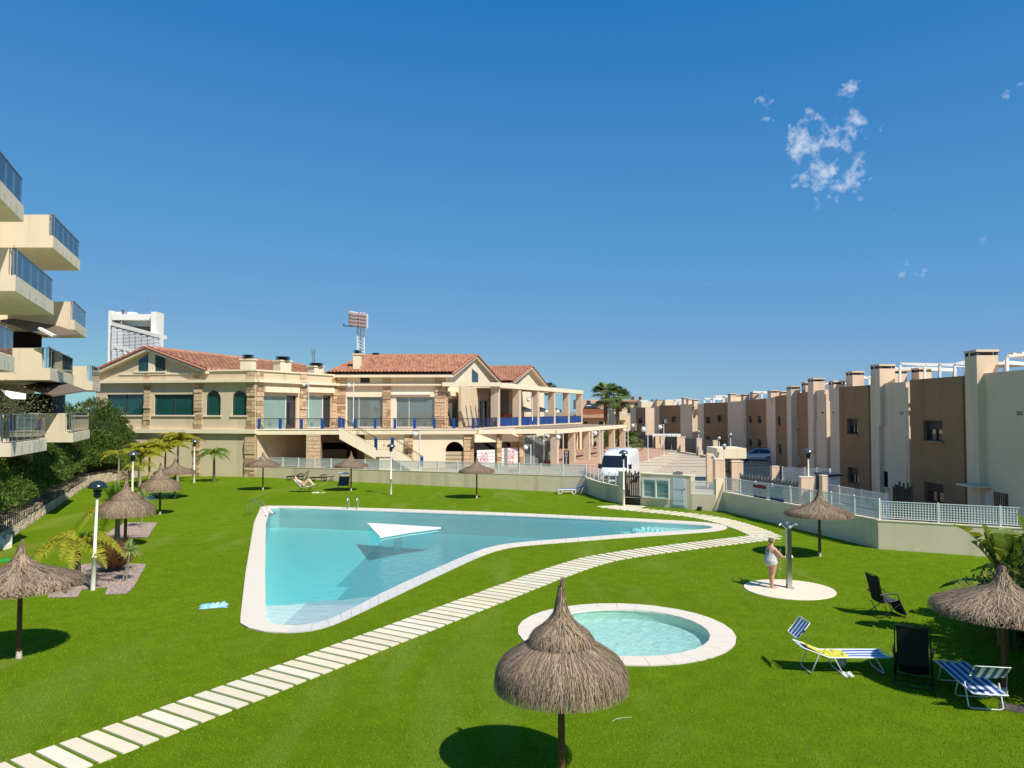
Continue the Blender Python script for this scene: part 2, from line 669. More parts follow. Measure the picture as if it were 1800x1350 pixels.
ZR = 0.5      # level of the road and houses
ZPL = 0.72    # level of the club plaza
P0 = at(19, 945)
P1 = at(151, 855)
P2 = at(205, 845)
P3 = at(258, 836)
CB = at(441, 838)            # left end of the boundary wall = corner of the club
WA = Vector((-38.4, 71.2, 0))
W0 = CB
W1_ = at(1030, 867)
CURVE = [at(1030, 867), at(1045, 873), at(1064, 879), at(1082, 883.5), at(1097, 886)]
G1 = at(1126, 889)
U1c = at(1215, 896)
K1 = at(1258, 898.5)
K2 = at(1272, 898)
K3 = at(1544, 965)
K4 = at(1712, 977)
K5 = K4 + (K4 - K3).normalized() * 14
hedge_dir = (P0 - P1).normalized()
PB = P0 + hedge_dir * 12
LAWN = [(-20, -14), xy(PB), xy(P0), xy(P1), xy(P2), xy(P3), (-33.5, 71.0), xy(CB)]
LAWN += [xy(W1_)] + [xy(c) for c in CURVE[1:]] + [xy(G1), xy(U1c), xy(K1), xy(K2), xy(K3), xy(K4), xy(K5), (34, -14)]

def offset_poly(P, d):
 n = len(P)
 ar = sum(P[i][0] * P[(i + 1) % n][1] - P[(i + 1) % n][0] * P[i][1] for i in range(n))
 sg = 1 if ar > 0 else -1
 out = []
 for i in range(n):
  a, b, c = Vector(P[i - 1]), Vector(P[i]), Vector(P[(i + 1) % n])
  e1, e2 = (b - a).normalized(), (c - b).normalized()
  n1 = Vector((e1.y, -e1.x)) * sg
  n2 = Vector((e2.y, -e2.x)) * sg
  m = (n1 + n2)
  m = m / max(.5, m.dot(n1)) if m.length > 1e-6 else n1
  q = b + m * d
  out.append((q.x, q.y))
 return out

LAWN_E = offset_poly(LAWN, 0.14)

def chaikin(pts, n=2, closed=True):
 for _ in range(n):
  q = []
  m = len(pts)
  for i in range(m if closed else m - 1):
   a, b = pts[i], pts[(i + 1) % m]
   q.append((a[0] * .75 + b[0] * .25, a[1] * .75 + b[1] * .25))
   q.append((a[0] * .25 + b[0] * .75, a[1] * .25 + b[1] * .75))
  if not closed:
   q = [pts[0]] + q + [pts[-1]]
  pts = q
 return pts

def resample(pts, step, closed=True):
 P = [Vector((p[0], p[1])) for p in pts]
 if closed:
  P.append(P[0])
 out = [P[0].copy()]
 acc = 0
 L = sum((P[i + 1] - P[i]).length for i in range(len(P) - 1))
 n = max(3, round(L / step))
 st = L / n
 for i in range(len(P) - 1):
  a, b = P[i], P[i + 1]
  seg = (b - a).length
  while acc + seg >= st - 1e-9 and seg > 1e-9:
   t = (st - acc) / seg
   a = a + (b - a) * t
   out.append(a.copy())
   seg = (b - a).length
   acc = 0
  acc += seg
 if closed and len(out) > n:
  out = out[:n]
 return [(p.x, p.y) for p in out]

POOL_PX = [(467, 893.7), (500, 892), (700, 899.5), (900, 906.2), (1000, 910.7), (1150, 917.5), (1208, 921), (1245, 924.2), (1256, 927.5),
   (1248, 930.5), (1183, 934.6), (1100, 939.5), (1000, 947.5), (950, 951), (900, 955.5), (866, 961), (830, 972.5),
   (760, 1003), (678, 1039.5), (622, 1070), (582, 1089.5), (556, 1097), (525, 1101.5), (495, 1101.5), (474, 1097.5), (462.5, 1088)]
COP_PX = [(451, 892.5), (480, 888.3), (700, 895), (900, 902), (1000, 906.5), (1150, 913.5), (1233, 918), (1269, 922.5), (1282, 928),
   (1267, 933.5), (1217, 938), (1100, 945.5), (1000, 953.5), (950, 957.5), (910, 961), (880, 966.5), (844, 978.5),
   (770, 1013), (678, 1057), (622, 1083.5), (589, 1098.5), (553, 1109.5), (515, 1113.5), (470, 1112.5), (434, 1105.5), (417.5, 1092)]
pool_in = chaikin([xy(at(*p)) for p in POOL_PX], 1)
pool_out = chaikin([xy(at(*p)) for p in COP_PX], 1)
KC, KR, KRO = (2.98, 20.55), 2.22, 2.84
NK = 72
kid_in = [(KC[0] + KR * math.cos(2 * PI * i / NK), KC[1] + KR * math.sin(2 * PI * i / NK)) for i in range(NK)]
kid_out = [(KC[0] + KRO * math.cos(2 * PI * i / NK), KC[1] + KRO * math.sin(2 * PI * i / NK)) for i in range(NK)]

def sheet(name, loops, z, m, **tags):
 """flat polygon (first loop) with holes (further loops)"""
 flat = [p for l in loops for p in l]
 tri = tessellate_polygon([[Vector((p[0], p[1], 0)) for p in l] for l in loops])
 fs = []
 for a, b, c in tri:
  A, B, C_ = flat[a], flat[b], flat[c]
  s = (B[0] - A[0]) * (C_[1] - A[1]) - (C_[0] - A[0]) * (B[1] - A[1])
  if abs(s) < 1e-9:
   continue
  fs.append((a, b, c) if s > 0 else (a, c, b))
 mb = MB()
 mb.add([(p[0], p[1], z) for p in flat], fs)
 return mb.build(name, m, **tags)

# lawn material: artificial turf, fine blades, combed streaks
def lawn_material():
 m = bpy.data.materials.new('artificial_turf')
 m.use_nodes = True
 N, L = m.node_tree.nodes, m.node_tree.links
 b = N['Principled BSDF']
 b.inputs['Roughness'].default_value = 0.95
 b.inputs['Specular IOR Level'].default_value = 0.04
 tc = N.new('ShaderNodeTexCoord')

 def nz(scale, detail, rough=0.6, st=(1, 1, 1), rz=0.0, dist=0.0):
  mp = N.new('ShaderNodeMapping')
  mp.inputs['Scale'].default_value = st
  mp.inputs['Rotation'].default_value = (0, 0, rz)
  L.new(tc.outputs['Object'], mp.inputs[0])
  n = N.new('ShaderNodeTexNoise')
  n.inputs['Scale'].default_value = scale
  n.inputs['Detail'].default_value = detail
  n.inputs['Roughness'].default_value = rough
  n.inputs['Distortion'].default_value = dist
  L.new(mp.outputs[0], n.inputs['Vector'])
  return n.outputs['Fac']

 def mr(x, a, b_, c=0.0, d=1.0):
  n = N.new('ShaderNodeMapRange')
  n.inputs[1].default_value = a
  n.inputs[2].default_value = b_
  n.inputs[3].default_value = c
  n.inputs[4].default_value = d
  L.new(x, n.inputs[0])
  return n.outputs[0]

 def mix(f, c1, c2, bt='MIX'):
  n = N.new('ShaderNodeMix')
  n.data_type = 'RGBA'
  n.blend_type = bt
  L.new(f, n.inputs[0])
  for i, c in ((6, c1), (7, c2)):
   if isinstance(c, tuple):
    n.inputs[i].default_value = (*c, 1)
   else:
    L.new(c, n.inputs[i])
  return n.outputs[2]

 big = mr(nz(0.16, 4, 0.6), 0.35, 0.65)
 c = mix(big, (0.178, 0.285, 0.006), (0.235, 0.345, 0.012))
 mid = mr(nz(1.6, 5, 0.7), 0.4, 0.72)
 c = mix(mid, c, (0.128, 0.215, 0.005))
 # flattened, paler tracks
 tr = mr(nz(0.30, 3, 0.5, st=(1.6, 0.35, 1), rz=0.9, dist=0.6), 0.56, 0.70, 0, 0.75)
 c = mix(tr, c, (0.30, 0.36, 0.06))
 fine = mr(nz(38, 3, 0.8, st=(1, 0.6, 1)), 0.34, 0.66)
 c = mix(fine, c, (0.072, 0.125, 0.003))
 spk = mr(nz(75, 2, 0.7), 0.66, 0.80, 0, 0.6)
 c = mix(spk, c, (0.36, 0.46, 0.08))
 L.new(c, b.inputs['Base Color'])
 bp = N.new('ShaderNodeBump')
 bp.inputs['Strength'].default_value = 0.9
 bp.inputs['Distance'].default_value = 0.03
 L.new(nz(45, 4, 0.8), bp.inputs['Height'])
 L.new(bp.outputs[0], b.inputs['Normal'])
 return m

TURF = lawn_material()
lawn = sheet('lawn', [LAWN_E, pool_out, kid_out], 0.0, TURF, kind='structure')

# the land outside the garden, one sheet to the horizon with the garden cut out
R = 6000
ground_out = [(-R, -R), (R, -R), (R, R), (-R, R)]
EARTH = mat('dry_earth', (0.33, 0.27, 0.18), 0.95, var=0.3, vscale=0.05)
gl = sheet('ground', [ground_out, LAWN_E], ZR - 0.02, EARTH, kind='structure')
# earth slope closing the step between the two levels
mb = MB()
n = len(LAWN_E)
mb.add([(p[0], p[1], -0.02) for p in LAWN_E] + [(p[0], p[1], ZR - 0.02) for p in LAWN_E],
  [(i, (i + 1) % n, n + (i + 1) % n, n + i) for i in range(n)])
mb.build('ground_edge', WALLMAT, kind='structure')

# ------------------------------------------------------------------ pool basin
WATER_Z = -0.07

def pool_floor_z(x, y):
 # beach at the near corner
 d = 1.12
 if y < 24.3:
  d = 0.10 + 0.5 * max(0, (y - 20.6) / 3.7)
 # broad steps towards the far tip
 for xs, dd in ((5.15, 0.92), (5.60, 0.72), (6.02, 0.52), (6.50, 0.34), (7.75, 0.19)):
  lim = xs + 0.12 * (39 - y) + (0.0 if dd > 0.2 else 0.10 * (y - 37.5) ** 2 * -1 + 0.35)
  if x > lim:
   d = min(d, dd)
 return -d + WATER_Z

FLOORM = mat('pool_mosaic', (0.52, 0.75, 0.72), 0.5, var=0.10, vscale=1.5, bump=0.0)

def mosaic(name, c1, c2):
 m = bpy.data.materials.new(name)
 m.use_nodes = True
 N, L = m.node_tree.nodes, m.node_tree.links
 b = N['Principled BSDF']
 b.inputs['Roughness'].default_value = 0.4
 tc = N.new('ShaderNodeTexCoord')
 n = N.new('ShaderNodeTexNoise')
 n.inputs['Scale'].default_value = 7.0
 n.inputs['Detail'].default_value = 4
 n.inputs['Roughness'].default_value = 0.75
 n.inputs['Distortion'].default_value = 1.2
 L.new(tc.outputs['Object'], n.inputs['Vector'])
 r = N.new('ShaderNodeMapRange')
 r.inputs[1].default_value = 0.35
 r.inputs[2].default_value = 0.68
 L.new(n.outputs['Fac'], r.inputs[0])
 mx = N.new('ShaderNodeMix')
 mx.data_type = 'RGBA'
 mx.inputs[6].default_value = (*c1, 1)
 mx.inputs[7].default_value = (*c2, 1)
 L.new(r.outputs[0], mx.inputs[0])
 L.new(mx.outputs[2], b.inputs['Base Color'])
 return m

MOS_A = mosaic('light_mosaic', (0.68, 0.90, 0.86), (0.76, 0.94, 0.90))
MOS_SHADE = mosaic('shaded_mosaic', (0.38, 0.54, 0.57), (0.43, 0.59, 0.62))  # darker copy of the floor mosaic, shade of the right slope put into the colour
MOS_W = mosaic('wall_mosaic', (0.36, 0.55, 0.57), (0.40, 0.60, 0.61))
pool = thing('swimming_pool', 'large arrow shaped swimming pool with turquoise water and pale stone rim', 'swimming pool', (-3, 30, 0))
# basin floor: fine strips in x so that the steps keep sharp risers
xs = sorted(set([round(-18 + i * 0.5, 3) for i in range(46)] + [round(4.6 + i * 0.06, 3) for i in range(70)] + [9, 9.5, 10, 10.5]))
ys = [round(19.5 + i * 0.3, 3) for i in range(100)]
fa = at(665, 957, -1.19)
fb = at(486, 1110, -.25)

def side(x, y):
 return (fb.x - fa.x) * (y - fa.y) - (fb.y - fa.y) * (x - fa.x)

def inside(x, y, poly):
 c = False
 n = len(poly)
 j = n - 1
 for i in range(n):
  xi, yi = poly[i]
  xj, yj = poly[j]
  if (yi > y) != (yj > y) and x < (xj - xi) * (y - yi) / (yj - yi) + xi:
   c = not c
  j = i
 return c

mb = MB()
vs, idx = [], {}
for i, x in enumerate(xs):
 for j, y in enumerate(ys):
  idx[(i, j)] = len(vs)
  vs.append((x, y, pool_floor_z(x, y)))
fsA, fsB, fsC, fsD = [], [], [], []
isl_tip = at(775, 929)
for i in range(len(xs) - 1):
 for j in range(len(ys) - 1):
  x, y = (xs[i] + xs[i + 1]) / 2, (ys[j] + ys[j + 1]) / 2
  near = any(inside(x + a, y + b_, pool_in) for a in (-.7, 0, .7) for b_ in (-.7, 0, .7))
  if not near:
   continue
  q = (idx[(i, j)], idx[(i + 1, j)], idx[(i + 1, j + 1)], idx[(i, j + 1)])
  right = side(x, y) > 0 and y < 44.4 - max(0, x) * .5  # right of the fold the floor takes the mosaics coloured as in shade
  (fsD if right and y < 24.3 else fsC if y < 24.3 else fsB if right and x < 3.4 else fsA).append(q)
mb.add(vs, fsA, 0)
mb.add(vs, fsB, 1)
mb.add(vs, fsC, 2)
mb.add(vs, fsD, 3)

mb.build('basin_floor', [MOS_A, MOS_SHADE, mosaic('beach_mosaic', (.84, .86, .84), (.90, .90, .88)), mosaic('shaded_beach_mosaic', (.60, .62, .66), (.66, .67, .70))], pool, world=True)  # second and fourth mosaic carry the painted shade right of the fold

def ring_wall(mb, poly, z0, z1, mi=0, inward=True):
 n = len(poly)
 vs = [(p[0], p[1], z0) for p in poly] + [(p[0], p[1], z1) for p in poly]
 fs = [(i, (i + 1) % n, n + (i + 1) % n, n + i) for i in range(n)]
 mb.add(vs, fs, mi)

mb = MB()
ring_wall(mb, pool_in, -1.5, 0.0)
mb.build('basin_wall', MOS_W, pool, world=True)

def water_material(name, tint, bump=0.2):
 m = bpy.data.materials.new(name)
 m.use_nodes = True
 N, L = m.node_tree.nodes, m.node_tree.links
 N.remove(N['Principled BSDF'])
 o = N['Material Output']
 tr = N.new('ShaderNodeBsdfTransparent')
 tr.inputs['Color'].default_value = (*tint, 1)
 gl = N.new('ShaderNodeBsdfGlossy')
 gl.inputs['Roughness'].default_value = 0.04
 fr = N.new('ShaderNodeFresnel')
 fr.inputs['IOR'].default_value = 1.33
 tc = N.new('ShaderNodeTexCoord')
 n1_ = N.new('ShaderNodeTexNoise')
 n1_.inputs['Scale'].default_value = 3.2
 n1_.inputs['Detail'].default_value = 6
 n1_.inputs['Roughness'].default_value = 0.65
 L.new(tc.outputs['Object'], n1_.inputs['Vector'])
 bp = N.new('ShaderNodeBump')
 bp.inputs['Strength'].default_value = bump
 bp.inputs['Distance'].default_value = 0.25
 L.new(n1_.outputs['Fac'], bp.inputs['Height'])
 L.new(bp.outputs[0], gl.inputs['Normal'])
 L.new(bp.outputs[0], fr.inputs['Normal'])
 ms = N.new('ShaderNodeMixShader')
 L.new(fr.outputs[0], ms.inputs[0])
 L.new(tr.outputs[0], ms.inputs[1])
 L.new(gl.outputs[0], ms.inputs[2])
 L.new(ms.outputs[0], o.inputs['Surface'])
 return m

WATER = water_material('pool_water', (0.97, 1.0, 1.0))
va = WATER.node_tree.nodes.new('ShaderNodeVolumeAbsorption')
va.inputs['Color'].default_value = (0.0, 0.80, 0.84, 1)
va.inputs['Density'].default_value = 0.24
WATER.node_tree.links.new(va.outputs[0], WATER.node_tree.nodes['Material Output'].inputs['Volume'])
WATER_K = water_material('shallow_pool_water', (0.76, 0.94, 0.93), .3)

def poly_obj(name, poly, z, m, parent):
 mb = MB()
 tri = tessellate_polygon([[Vector((p[0], p[1], 0)) for p in poly]])
 fs = []
 for a, b, c in tri:
  A, B, C_ = poly[a], poly[b], poly[c]
  s = (B[0] - A[0]) * (C_[1] - A[1]) - (C_[0] - A[0]) * (B[1] - A[1])
  fs.append((a, b, c) if s > 0 else (a, c, b))
 mb.add([(p[0], p[1], z) for p in poly], fs)
 return mb.build(name, m, parent, world=True)

mb = MB()
mb.prism(offset_poly(pool_in, -0.012), -1.6, WATER_Z)
mb.build('water', WATER, pool, world=True)

# coping stones, laid one by one with open joints
def coping(parent, inner, outer, step, mats_fn, z=0.025, joint=0.006):
 """inner and outer loops correspond vertex by vertex"""
 n = len(inner)
 inn = [Vector(p) for p in inner] + [Vector(inner[0])]
 out = [Vector(p) for p in outer] + [Vector(outer[0])]
 L = [0.0]
 for i in range(n):
  L.append(L[-1] + max((inn[i + 1] - inn[i]).length, (out[i + 1] - out[i]).length))
 cnt = max(3, round(L[-1] / step))
 cut = []
 for k in range(cnt):
  s_ = L[-1] * k / cnt
  for i in range(n):
   if L[i] <= s_ <= L[i + 1] and L[i + 1] > L[i]:
    t = (s_ - L[i]) / (L[i + 1] - L[i])
    cut.append((inn[i].lerp(inn[i + 1], t), out[i].lerp(out[i + 1], t)))
    break
 for k in range(cnt):
  a, d = cut[k]
  b, c = cut[(k + 1) % cnt]
  e1 = (b - a)
  e2 = (c - d)
  e1 = e1.normalized() * min(joint, e1.length / 3)
  e2 = e2.normalized() * min(joint, e2.length / 3)
  kk = ((a + b) / 2 - (c + d) / 2).normalized() * 0.03
  q = [a + e1 + kk, b - e1 + kk, c - e2, d + e2]
  mb = MB()
  mb.prism([(p.x, p.y) for p in q], -0.03, z + random.uniform(-0.002, 0.002))
  mb.build('coping_stone', mats_fn((a + c) / 2), parent, world=True)

def poly_area(p):
 return sum(p[i][0] * p[(i + 1) % len(p)][1] - p[(i + 1) % len(p)][0] * p[i][1] for i in range(len(p)))

COPING_G = mat('greyer_coping', (0.64, 0.61, 0.56), 0.8, var=0.12, vscale=4.0, bump=0.1, bscale=60)  # same coping in a greyer tone, used right of the diagonal
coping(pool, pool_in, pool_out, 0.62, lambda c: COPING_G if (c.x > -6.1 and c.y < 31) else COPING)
kidpool = thing('paddling_pool', 'round shallow paddling pool with wide pale stone rim', 'paddling pool', (KC[0], KC[1], 0))
coping(kidpool, kid_in, kid_out, 0.62, lambda c: COPING)
mb = MB()
mb.add([(p[0], p[1], -0.28) for p in kid_in], [tuple(range(NK))])
mb.build('basin_floor', mosaic('pale_mosaic', (0.74, 0.86, 0.80), (0.80, 0.90, 0.84)), kidpool, world=True)
mb = MB()
ring_wall(mb, kid_in, -0.28, 0.0)
mb.build('basin_wall', mosaic('rim_mosaic', (0.52, 0.66, 0.55), (0.60, 0.72, 0.60)), kidpool, world=True)
poly_obj('water', kid_in, -0.06, WATER_K, kidpool)

# island in the pool: white triangular platform
ia, ib, ic = at(645, 920.5), at(775, 928.5), at(668, 945)
isl = thing('pool_island', 'white triangular platform standing in the big pool', 'platform', ((ia.x + ic.x) / 2, ia.y - 1.5, 0))
mid_ = (ib + ic) / 2 + Vector((0.0, 0.22, 0))
mb = MB()
mb.prism([xy(ia), xy(ic), xy(mid_), xy(ib)], -0.02, 0.05)
mb.build('platform_top', mat('platform_paint', (0.80, 0.78, 0.72), 0.7, var=0.05, vscale=3), isl, world=True)
mb = MB()
cen = (ia + ib + ic) / 3
mb.prism([xy(cen + (p - cen) * 0.93) for p in (ia, ic, mid_, ib)], -.16, -0.02)
cen.y += .5
mb.prism([xy(cen + (p - cen) * 0.12) for p in (ia, ic, mid_, ib)], -1.3, -.16)
mb.build('platform_base', MOS_A, isl, world=True)

# ------------------------------------------------------------------ stone path, slab by slab
path = tag(bpy.data.objects.new('path', None), kind='structure')
COL.objects.link(path)
slab_mesh = []
for k in range(5):
 mb = MB()
 w, d_ = 0.31, 1.22
 mb.box(-w / 2, w / 2, -d_ / 2, d_ / 2, -0.02, 0.028)
 me = mb.mesh('slab', SLABM)
 a = me.color_attributes.new('tint', 'FLOAT_COLOR', 'CORNER')
 t = [(1, 1, 1), (0.95, 0.90, 0.84), (1.02, 0.98, 0.9), (0.93, 0.92, 0.90), (0.98, 0.93, 0.86)][k]
 c = np.ones((len(me.loops), 4), dtype=np.float32)
 c[:, :3] = t
 a.data.foreach_set('color', c.ravel())
 slab_mesh.append(me)

def lay(pts, step=0.372, wide=1.0, skip0=0.0, nar=1.0):
 P = [Vector((p[0], p[1])) for p in pts]
 L = [0]
 for i in range(len(P) - 1):
  L.append(L[-1] + (P[i + 1] - P[i]).length)
 s = skip0
 while s < L[-1]:
  for i in range(len(P) - 1):
   if L[i] <= s <= L[i + 1]:
    t = (s - L[i]) / (L[i + 1] - L[i])
    q = P[i].lerp(P[i + 1], t)
    d = (P[i + 1] - P[i])
    ang = math.atan2(d.y, d.x) + random.uniform(-0.012, 0.012)
    me = random.choice(slab_mesh)
    o = link('slab', me, path, loc=(q.x + random.uniform(-.01, .01), q.y, random.uniform(-0.003, 0.003)), rz=ang)
    o.scale = (nar, wide, 1)
    break
  s += step

def ctr(a, b):
 m = (at(*a) + at(*b)) / 2
 return (m.x, m.y)

seg1 = [ctr((-60, 1366), (10, 1402)), ctr((181, 1284), (244, 1315)), (0, 0), ctr((1005, 985), (1047, 991))]
seg1[2] = ((seg1[1][0] + seg1[3][0]) / 2, (seg1[1][1] + seg1[3][1]) / 2)
bend = [seg1[3], ctr((1090, 969), (1130, 978)), ctr((1200, 955), (1225, 966)), ctr((1300, 944), (1320, 954)), ctr((1345, 939), (1365, 949)),
  ]
whole = chaikin([seg1[0], seg1[1], seg1[2]] + bend, 3, closed=False)
lay(whole, wide=1.06, step=.385, nar=.95)
back = [ctr((1365, 941), (1335, 948)), ctr((1335, 925), (1290, 931)), ctr((1262, 907), (1235, 913)), ctr((1180, 898), (1160, 904)), ctr((1090, 889), (1070, 897)),
  ctr((1080, 887), (1055, 893))]
lay(chaikin(back, 2, closed=False), wide=1.15, skip0=0.2, step=.45, nar=.85)
gate_walk = [ctr((1080, 895), (1100, 898)), ctr((1108, 888), (1124, 890.5))]
lay(gate_walk, wide=1.1, skip0=0.3)

# gravel beds
bed1 = [(83, 1051), (134, 996), (165, 990), (257, 992.5), (235.5, 1031.6), (223, 1043.7), (185, 1045.5), (189, 1033), (143.6, 1036.6), (136, 1050)]
bed2 = [(174, 946), (259.4, 945), (276, 919.5), (219, 919)]
beds = []
for bpx in (bed1, bed2):
 poly = [xy(at(*p)) for p in bpx]
 mb = MB()
 mb.prism(poly, -0.02, 0.012)
 o = mb.build('gravel_bed', GRAVELM, kind='structure')
 beds.append(poly)
# loose stones on the beds
for poly, cnt in zip(beds, (9000, 6000)):
 x0, x1 = min(p[0] for p in poly), max(p[0] for p in poly)
 y0, y1 = min(p[1] for p in poly), max(p[1] for p in poly)
 C = []
 while len(C) < cnt:
  x, y = random.uniform(x0, x1), random.uniform(y0, y1)
  if inside(x, y, poly):
   C.append((x, y, 0.018))
 C = np.array(C)
 n_ = len(C)
 s = rng.uniform(0.014, 0.032, n_)
 base = np.array([(1, 0, 0), (-.5, .87, 0), (-.5, -.87, 0), (0, 0, 0.9)])
 rot = rng.uniform(0, 2 * PI, n_)
 V = np.zeros((n_, 4, 3))
 for k in range(4):
  bx, by, bz = base[k]
  V[:, k, 0] = C[:, 0] + s * (bx * np.cos(rot) - by * np.sin(rot))
  V[:, k, 1] = C[:, 1] + s * (bx * np.sin(rot) + by * np.cos(rot))
  V[:, k, 2] = C[:, 2] + s * bz
 i0 = np.arange(n_) * 4
 T = np.concatenate([np.stack([i0, i0 + 1, i0 + 3], 1), np.stack([i0 + 1, i0 + 2, i0 + 3], 1), np.stack([i0 + 2, i0, i0 + 3], 1)])
 tn = np.tile(rng.uniform(0.6, 1.35, n_), 3)
 GM = mat('gravel_stone', (0.38, 0.29, 0.245), 0.95, attr=True)
 tris('gravel', V.reshape(-1, 3), T, tn, GM, kind='stuff')

# short turf blades standing on the lawn where they are near enough to be seen
def turf_blades():
 n_ = 150000
 # density falls with distance: sample in picture-independent polar coordinates
 r = 11.0 + (36.0 - 11.0) * rng.random(n_) ** 1.25
 a = rng.uniform(-0.64, 0.64, n_)
 X, Y = r * np.sin(a), r * np.cos(a)
 # keep off stone, water, gravel
 keep = np.ones(n_, bool)

 def inpoly(poly):
  c = np.zeros(n_, bool)
  m = len(poly)
  j = m - 1
  for i in range(m):
   xi, yi = poly[i]
   xj, yj = poly[j]
   cond = ((yi > Y) != (yj > Y)) & (X < (xj - xi) * (Y - yi) / (yj - yi + 1e-12) + xi)
   c ^= cond
   j = i
  return c
 keep &= inpoly(LAWN)
 for p in (pool_out, kid_out, beds[0], beds[1]):
  keep &= ~inpoly(p)
 for line in (seg1, chaikin(bend, 2, closed=False), chaikin(back, 2, closed=False)):
  for i in range(len(line) - 1):
   ax, ay = line[i]
   bx, by = line[i + 1]
   l2 = (bx - ax) ** 2 + (by - ay) ** 2
   t = np.clip(((X - ax) * (bx - ax) + (Y - ay) * (by - ay)) / l2, 0, 1)
   dd = np.hypot(X - ax - t * (bx - ax), Y - ay - t * (by - ay))
   keep &= dd > 0.66
 keep &= np.hypot(X - 9.0, Y - 25.3) > 1.5
 X, Y, r = X[keep], Y[keep], r[keep]
 m = len(X)
 h = rng.uniform(0.018, 0.042, m)
 w = 0.0035 + 0.00025 * r
 th = rng.uniform(0, 2 * PI, m)
 lean = rng.uniform(0, 0.03, m)
 la = rng.uniform(0, 2 * PI, m)
 V = np.zeros((m, 3, 3))
 V[:, 0, 0] = X - w * np.cos(th)
 V[:, 0, 1] = Y - w * np.sin(th)
 V[:, 1, 0] = X + w * np.cos(th)
 V[:, 1, 1] = Y + w * np.sin(th)
 V[:, 2, 0] = X + lean * np.cos(la)
 V[:, 2, 1] = Y + lean * np.sin(la)
 V[:, 2, 2] = h
 T = np.arange(m * 3).reshape(m, 3)
 g = rng.uniform(0.65, 1.25, m)
 tint = np.stack([g * rng.uniform(0.85, 1.2, m), g, g], 1)
 tris('grass_blades', V.reshape(-1, 3), T, tint, leafmat('turf_blade', (0.225, 0.345, 0.010), rough=1.0, trans=0.3), kind='stuff')

turf_blades()

# ------------------------------------------------------------------ plaza, road, pavement beyond the wall
plaza = [xy(Vector((-23, 69, 0))), xy(at(1020, 826, ZPL)), xy(at(1052, 842, ZR)), xy(at(1127, 815, ZR)), xy(at(1179, 798, ZR)), xy(at(1148, 789, ZR)),
   xy(at(1100, 784, ZR)), (10, 135), (-20, 135)]
sheet('plaza', [plaza], ZPL - 0.02, REDPAVE, kind='structure')
mb = MB()
n = len(plaza)
mb.add([(p[0], p[1], ZR - 0.1) for p in plaza] + [(p[0], p[1], ZPL - 0.02) for p in plaza], [(i, n + i, n + (i + 1) % n, (i + 1) % n) for i in range(n)])
mb.build('plaza_kerb', SIDEW, kind='structure')
# pale bands across the paving
mb = MB()
for k in range(9):
 y = 74 + k * 4.6
 mb.box(-2 + 0.32 * (y - 70), 22, y, y + 0.35, ZPL - 0.019, ZPL - 0.015)
mb.build('paving_band', SIDEW, kind='structure')
road = [xy(at(1052, 842, ZR)), xy(at(1127, 815, ZR)), xy(at(1179, 798, ZR)), xy(at(1150, 789, ZR)), xy(at(1100, 783, ZR)), (15, 128), (24, 128), (30, 112), (24, 70), (15.5, 46), xy(K1 + Vector((0, .3, 0))),
  xy(G1 + Vector((-1, .4, 0))), xy(CURVE[2] + Vector((.2, .4, 0)))]
sheet('road', [road], ZR - 0.012, CONC, kind='structure')
# raised pavement strip with its kerb, between plaza and road
sw = [at(1052, 846, ZR), at(1127, 815, ZR), at(1179, 798, ZR)]
sw2 = [at(1075, 862, ZR), at(1130, 840, ZR), at(1194, 802.5, ZR), at(1184, 796, ZR)]
mb = MB()
mb.prism([xy(p) for p in sw] + [xy(p) for p in reversed(sw2)], ZR - 0.2, ZR + 0.10)
mb.build('pavement', SIDEW, kind='structure')

# ================================================================== CLUB HOUSE
B_ = Vector((-22.75, 68.2, 0))
A_ = Vector((-38.6, 71.3, 0))
C_ = Vector((-17.85, 78.2, 0))
D_ = Vector((-6.75, 78.2, 0))
E_ = Vector((-2.1, 96.0, 0))
club = thing('club_house', 'long cream club house with red tiled roofs, stone pillars and a first floor terrace', 'building', (-12, 72, 0))
F1 = Frame(A_, B_)
F2 = Frame(B_, C_)
F3 = Frame(C_, D_)
F4 = Frame(D_, E_)
T1 = Vector((-3.45, 69.9, 0))
FT = Frame(B_ + Vector((0.1, 0, 0)), T1)        # front edge of the terrace
ZT = 4.15                                      # terrace floor

def wall(F, u0, u1, z0, z1, holes, mb, thick=0.3, w=0.0, mi=0):
 us = sorted(set([u0, u1] + [h[0] for h in holes] + [h[1] for h in holes]))
 zs = sorted(set([z0, z1] + [h[2] for h in holes] + [h[3] for h in holes]))
 us = [u for u in us if u0 <= u <= u1]
 zs = [z for z in zs if z0 <= z <= z1]
 for i in range(len(us) - 1):
  j = 0
  while j < len(zs) - 1:
   cu = (us[i] + us[i + 1]) / 2

   def solid(k):
    cz = (zs[k] + zs[k + 1]) / 2
    return not any(h[0] < cu < h[1] and h[2] < cz < h[3] for h in holes)
   if not solid(j):
    j += 1
    continue
   k = j
   while k + 1 < len(zs) - 1 and solid(k + 1):
    k += 1
   mb.box(us[i], us[i + 1], w - thick, w, zs[j], zs[k + 1], mi, F)
   j = k + 1

def arch_fill(mb, F, u0, u1, zs, zt, w0, w1, mi=0, n=8):
 """the two spandrels above an arch springing at zs with its crown at zt"""
 uc = (u0 + u1) / 2
 left = [(u0, zt), (u0, zs)]
 for i in range(n + 1):
  a = PI - i * PI / 2 / n
  left.append((uc + (u1 - u0) / 2 * math.cos(a), zs + (zt - zs) * math.sin(a)))
 right = [(2 * uc - u, z) for u, z in reversed(left)]
 mb.fprism(F, left[:1] + left[2:] if False else left, w0, w1, mi)
 mb.fprism(F, right, w0, w1, mi)

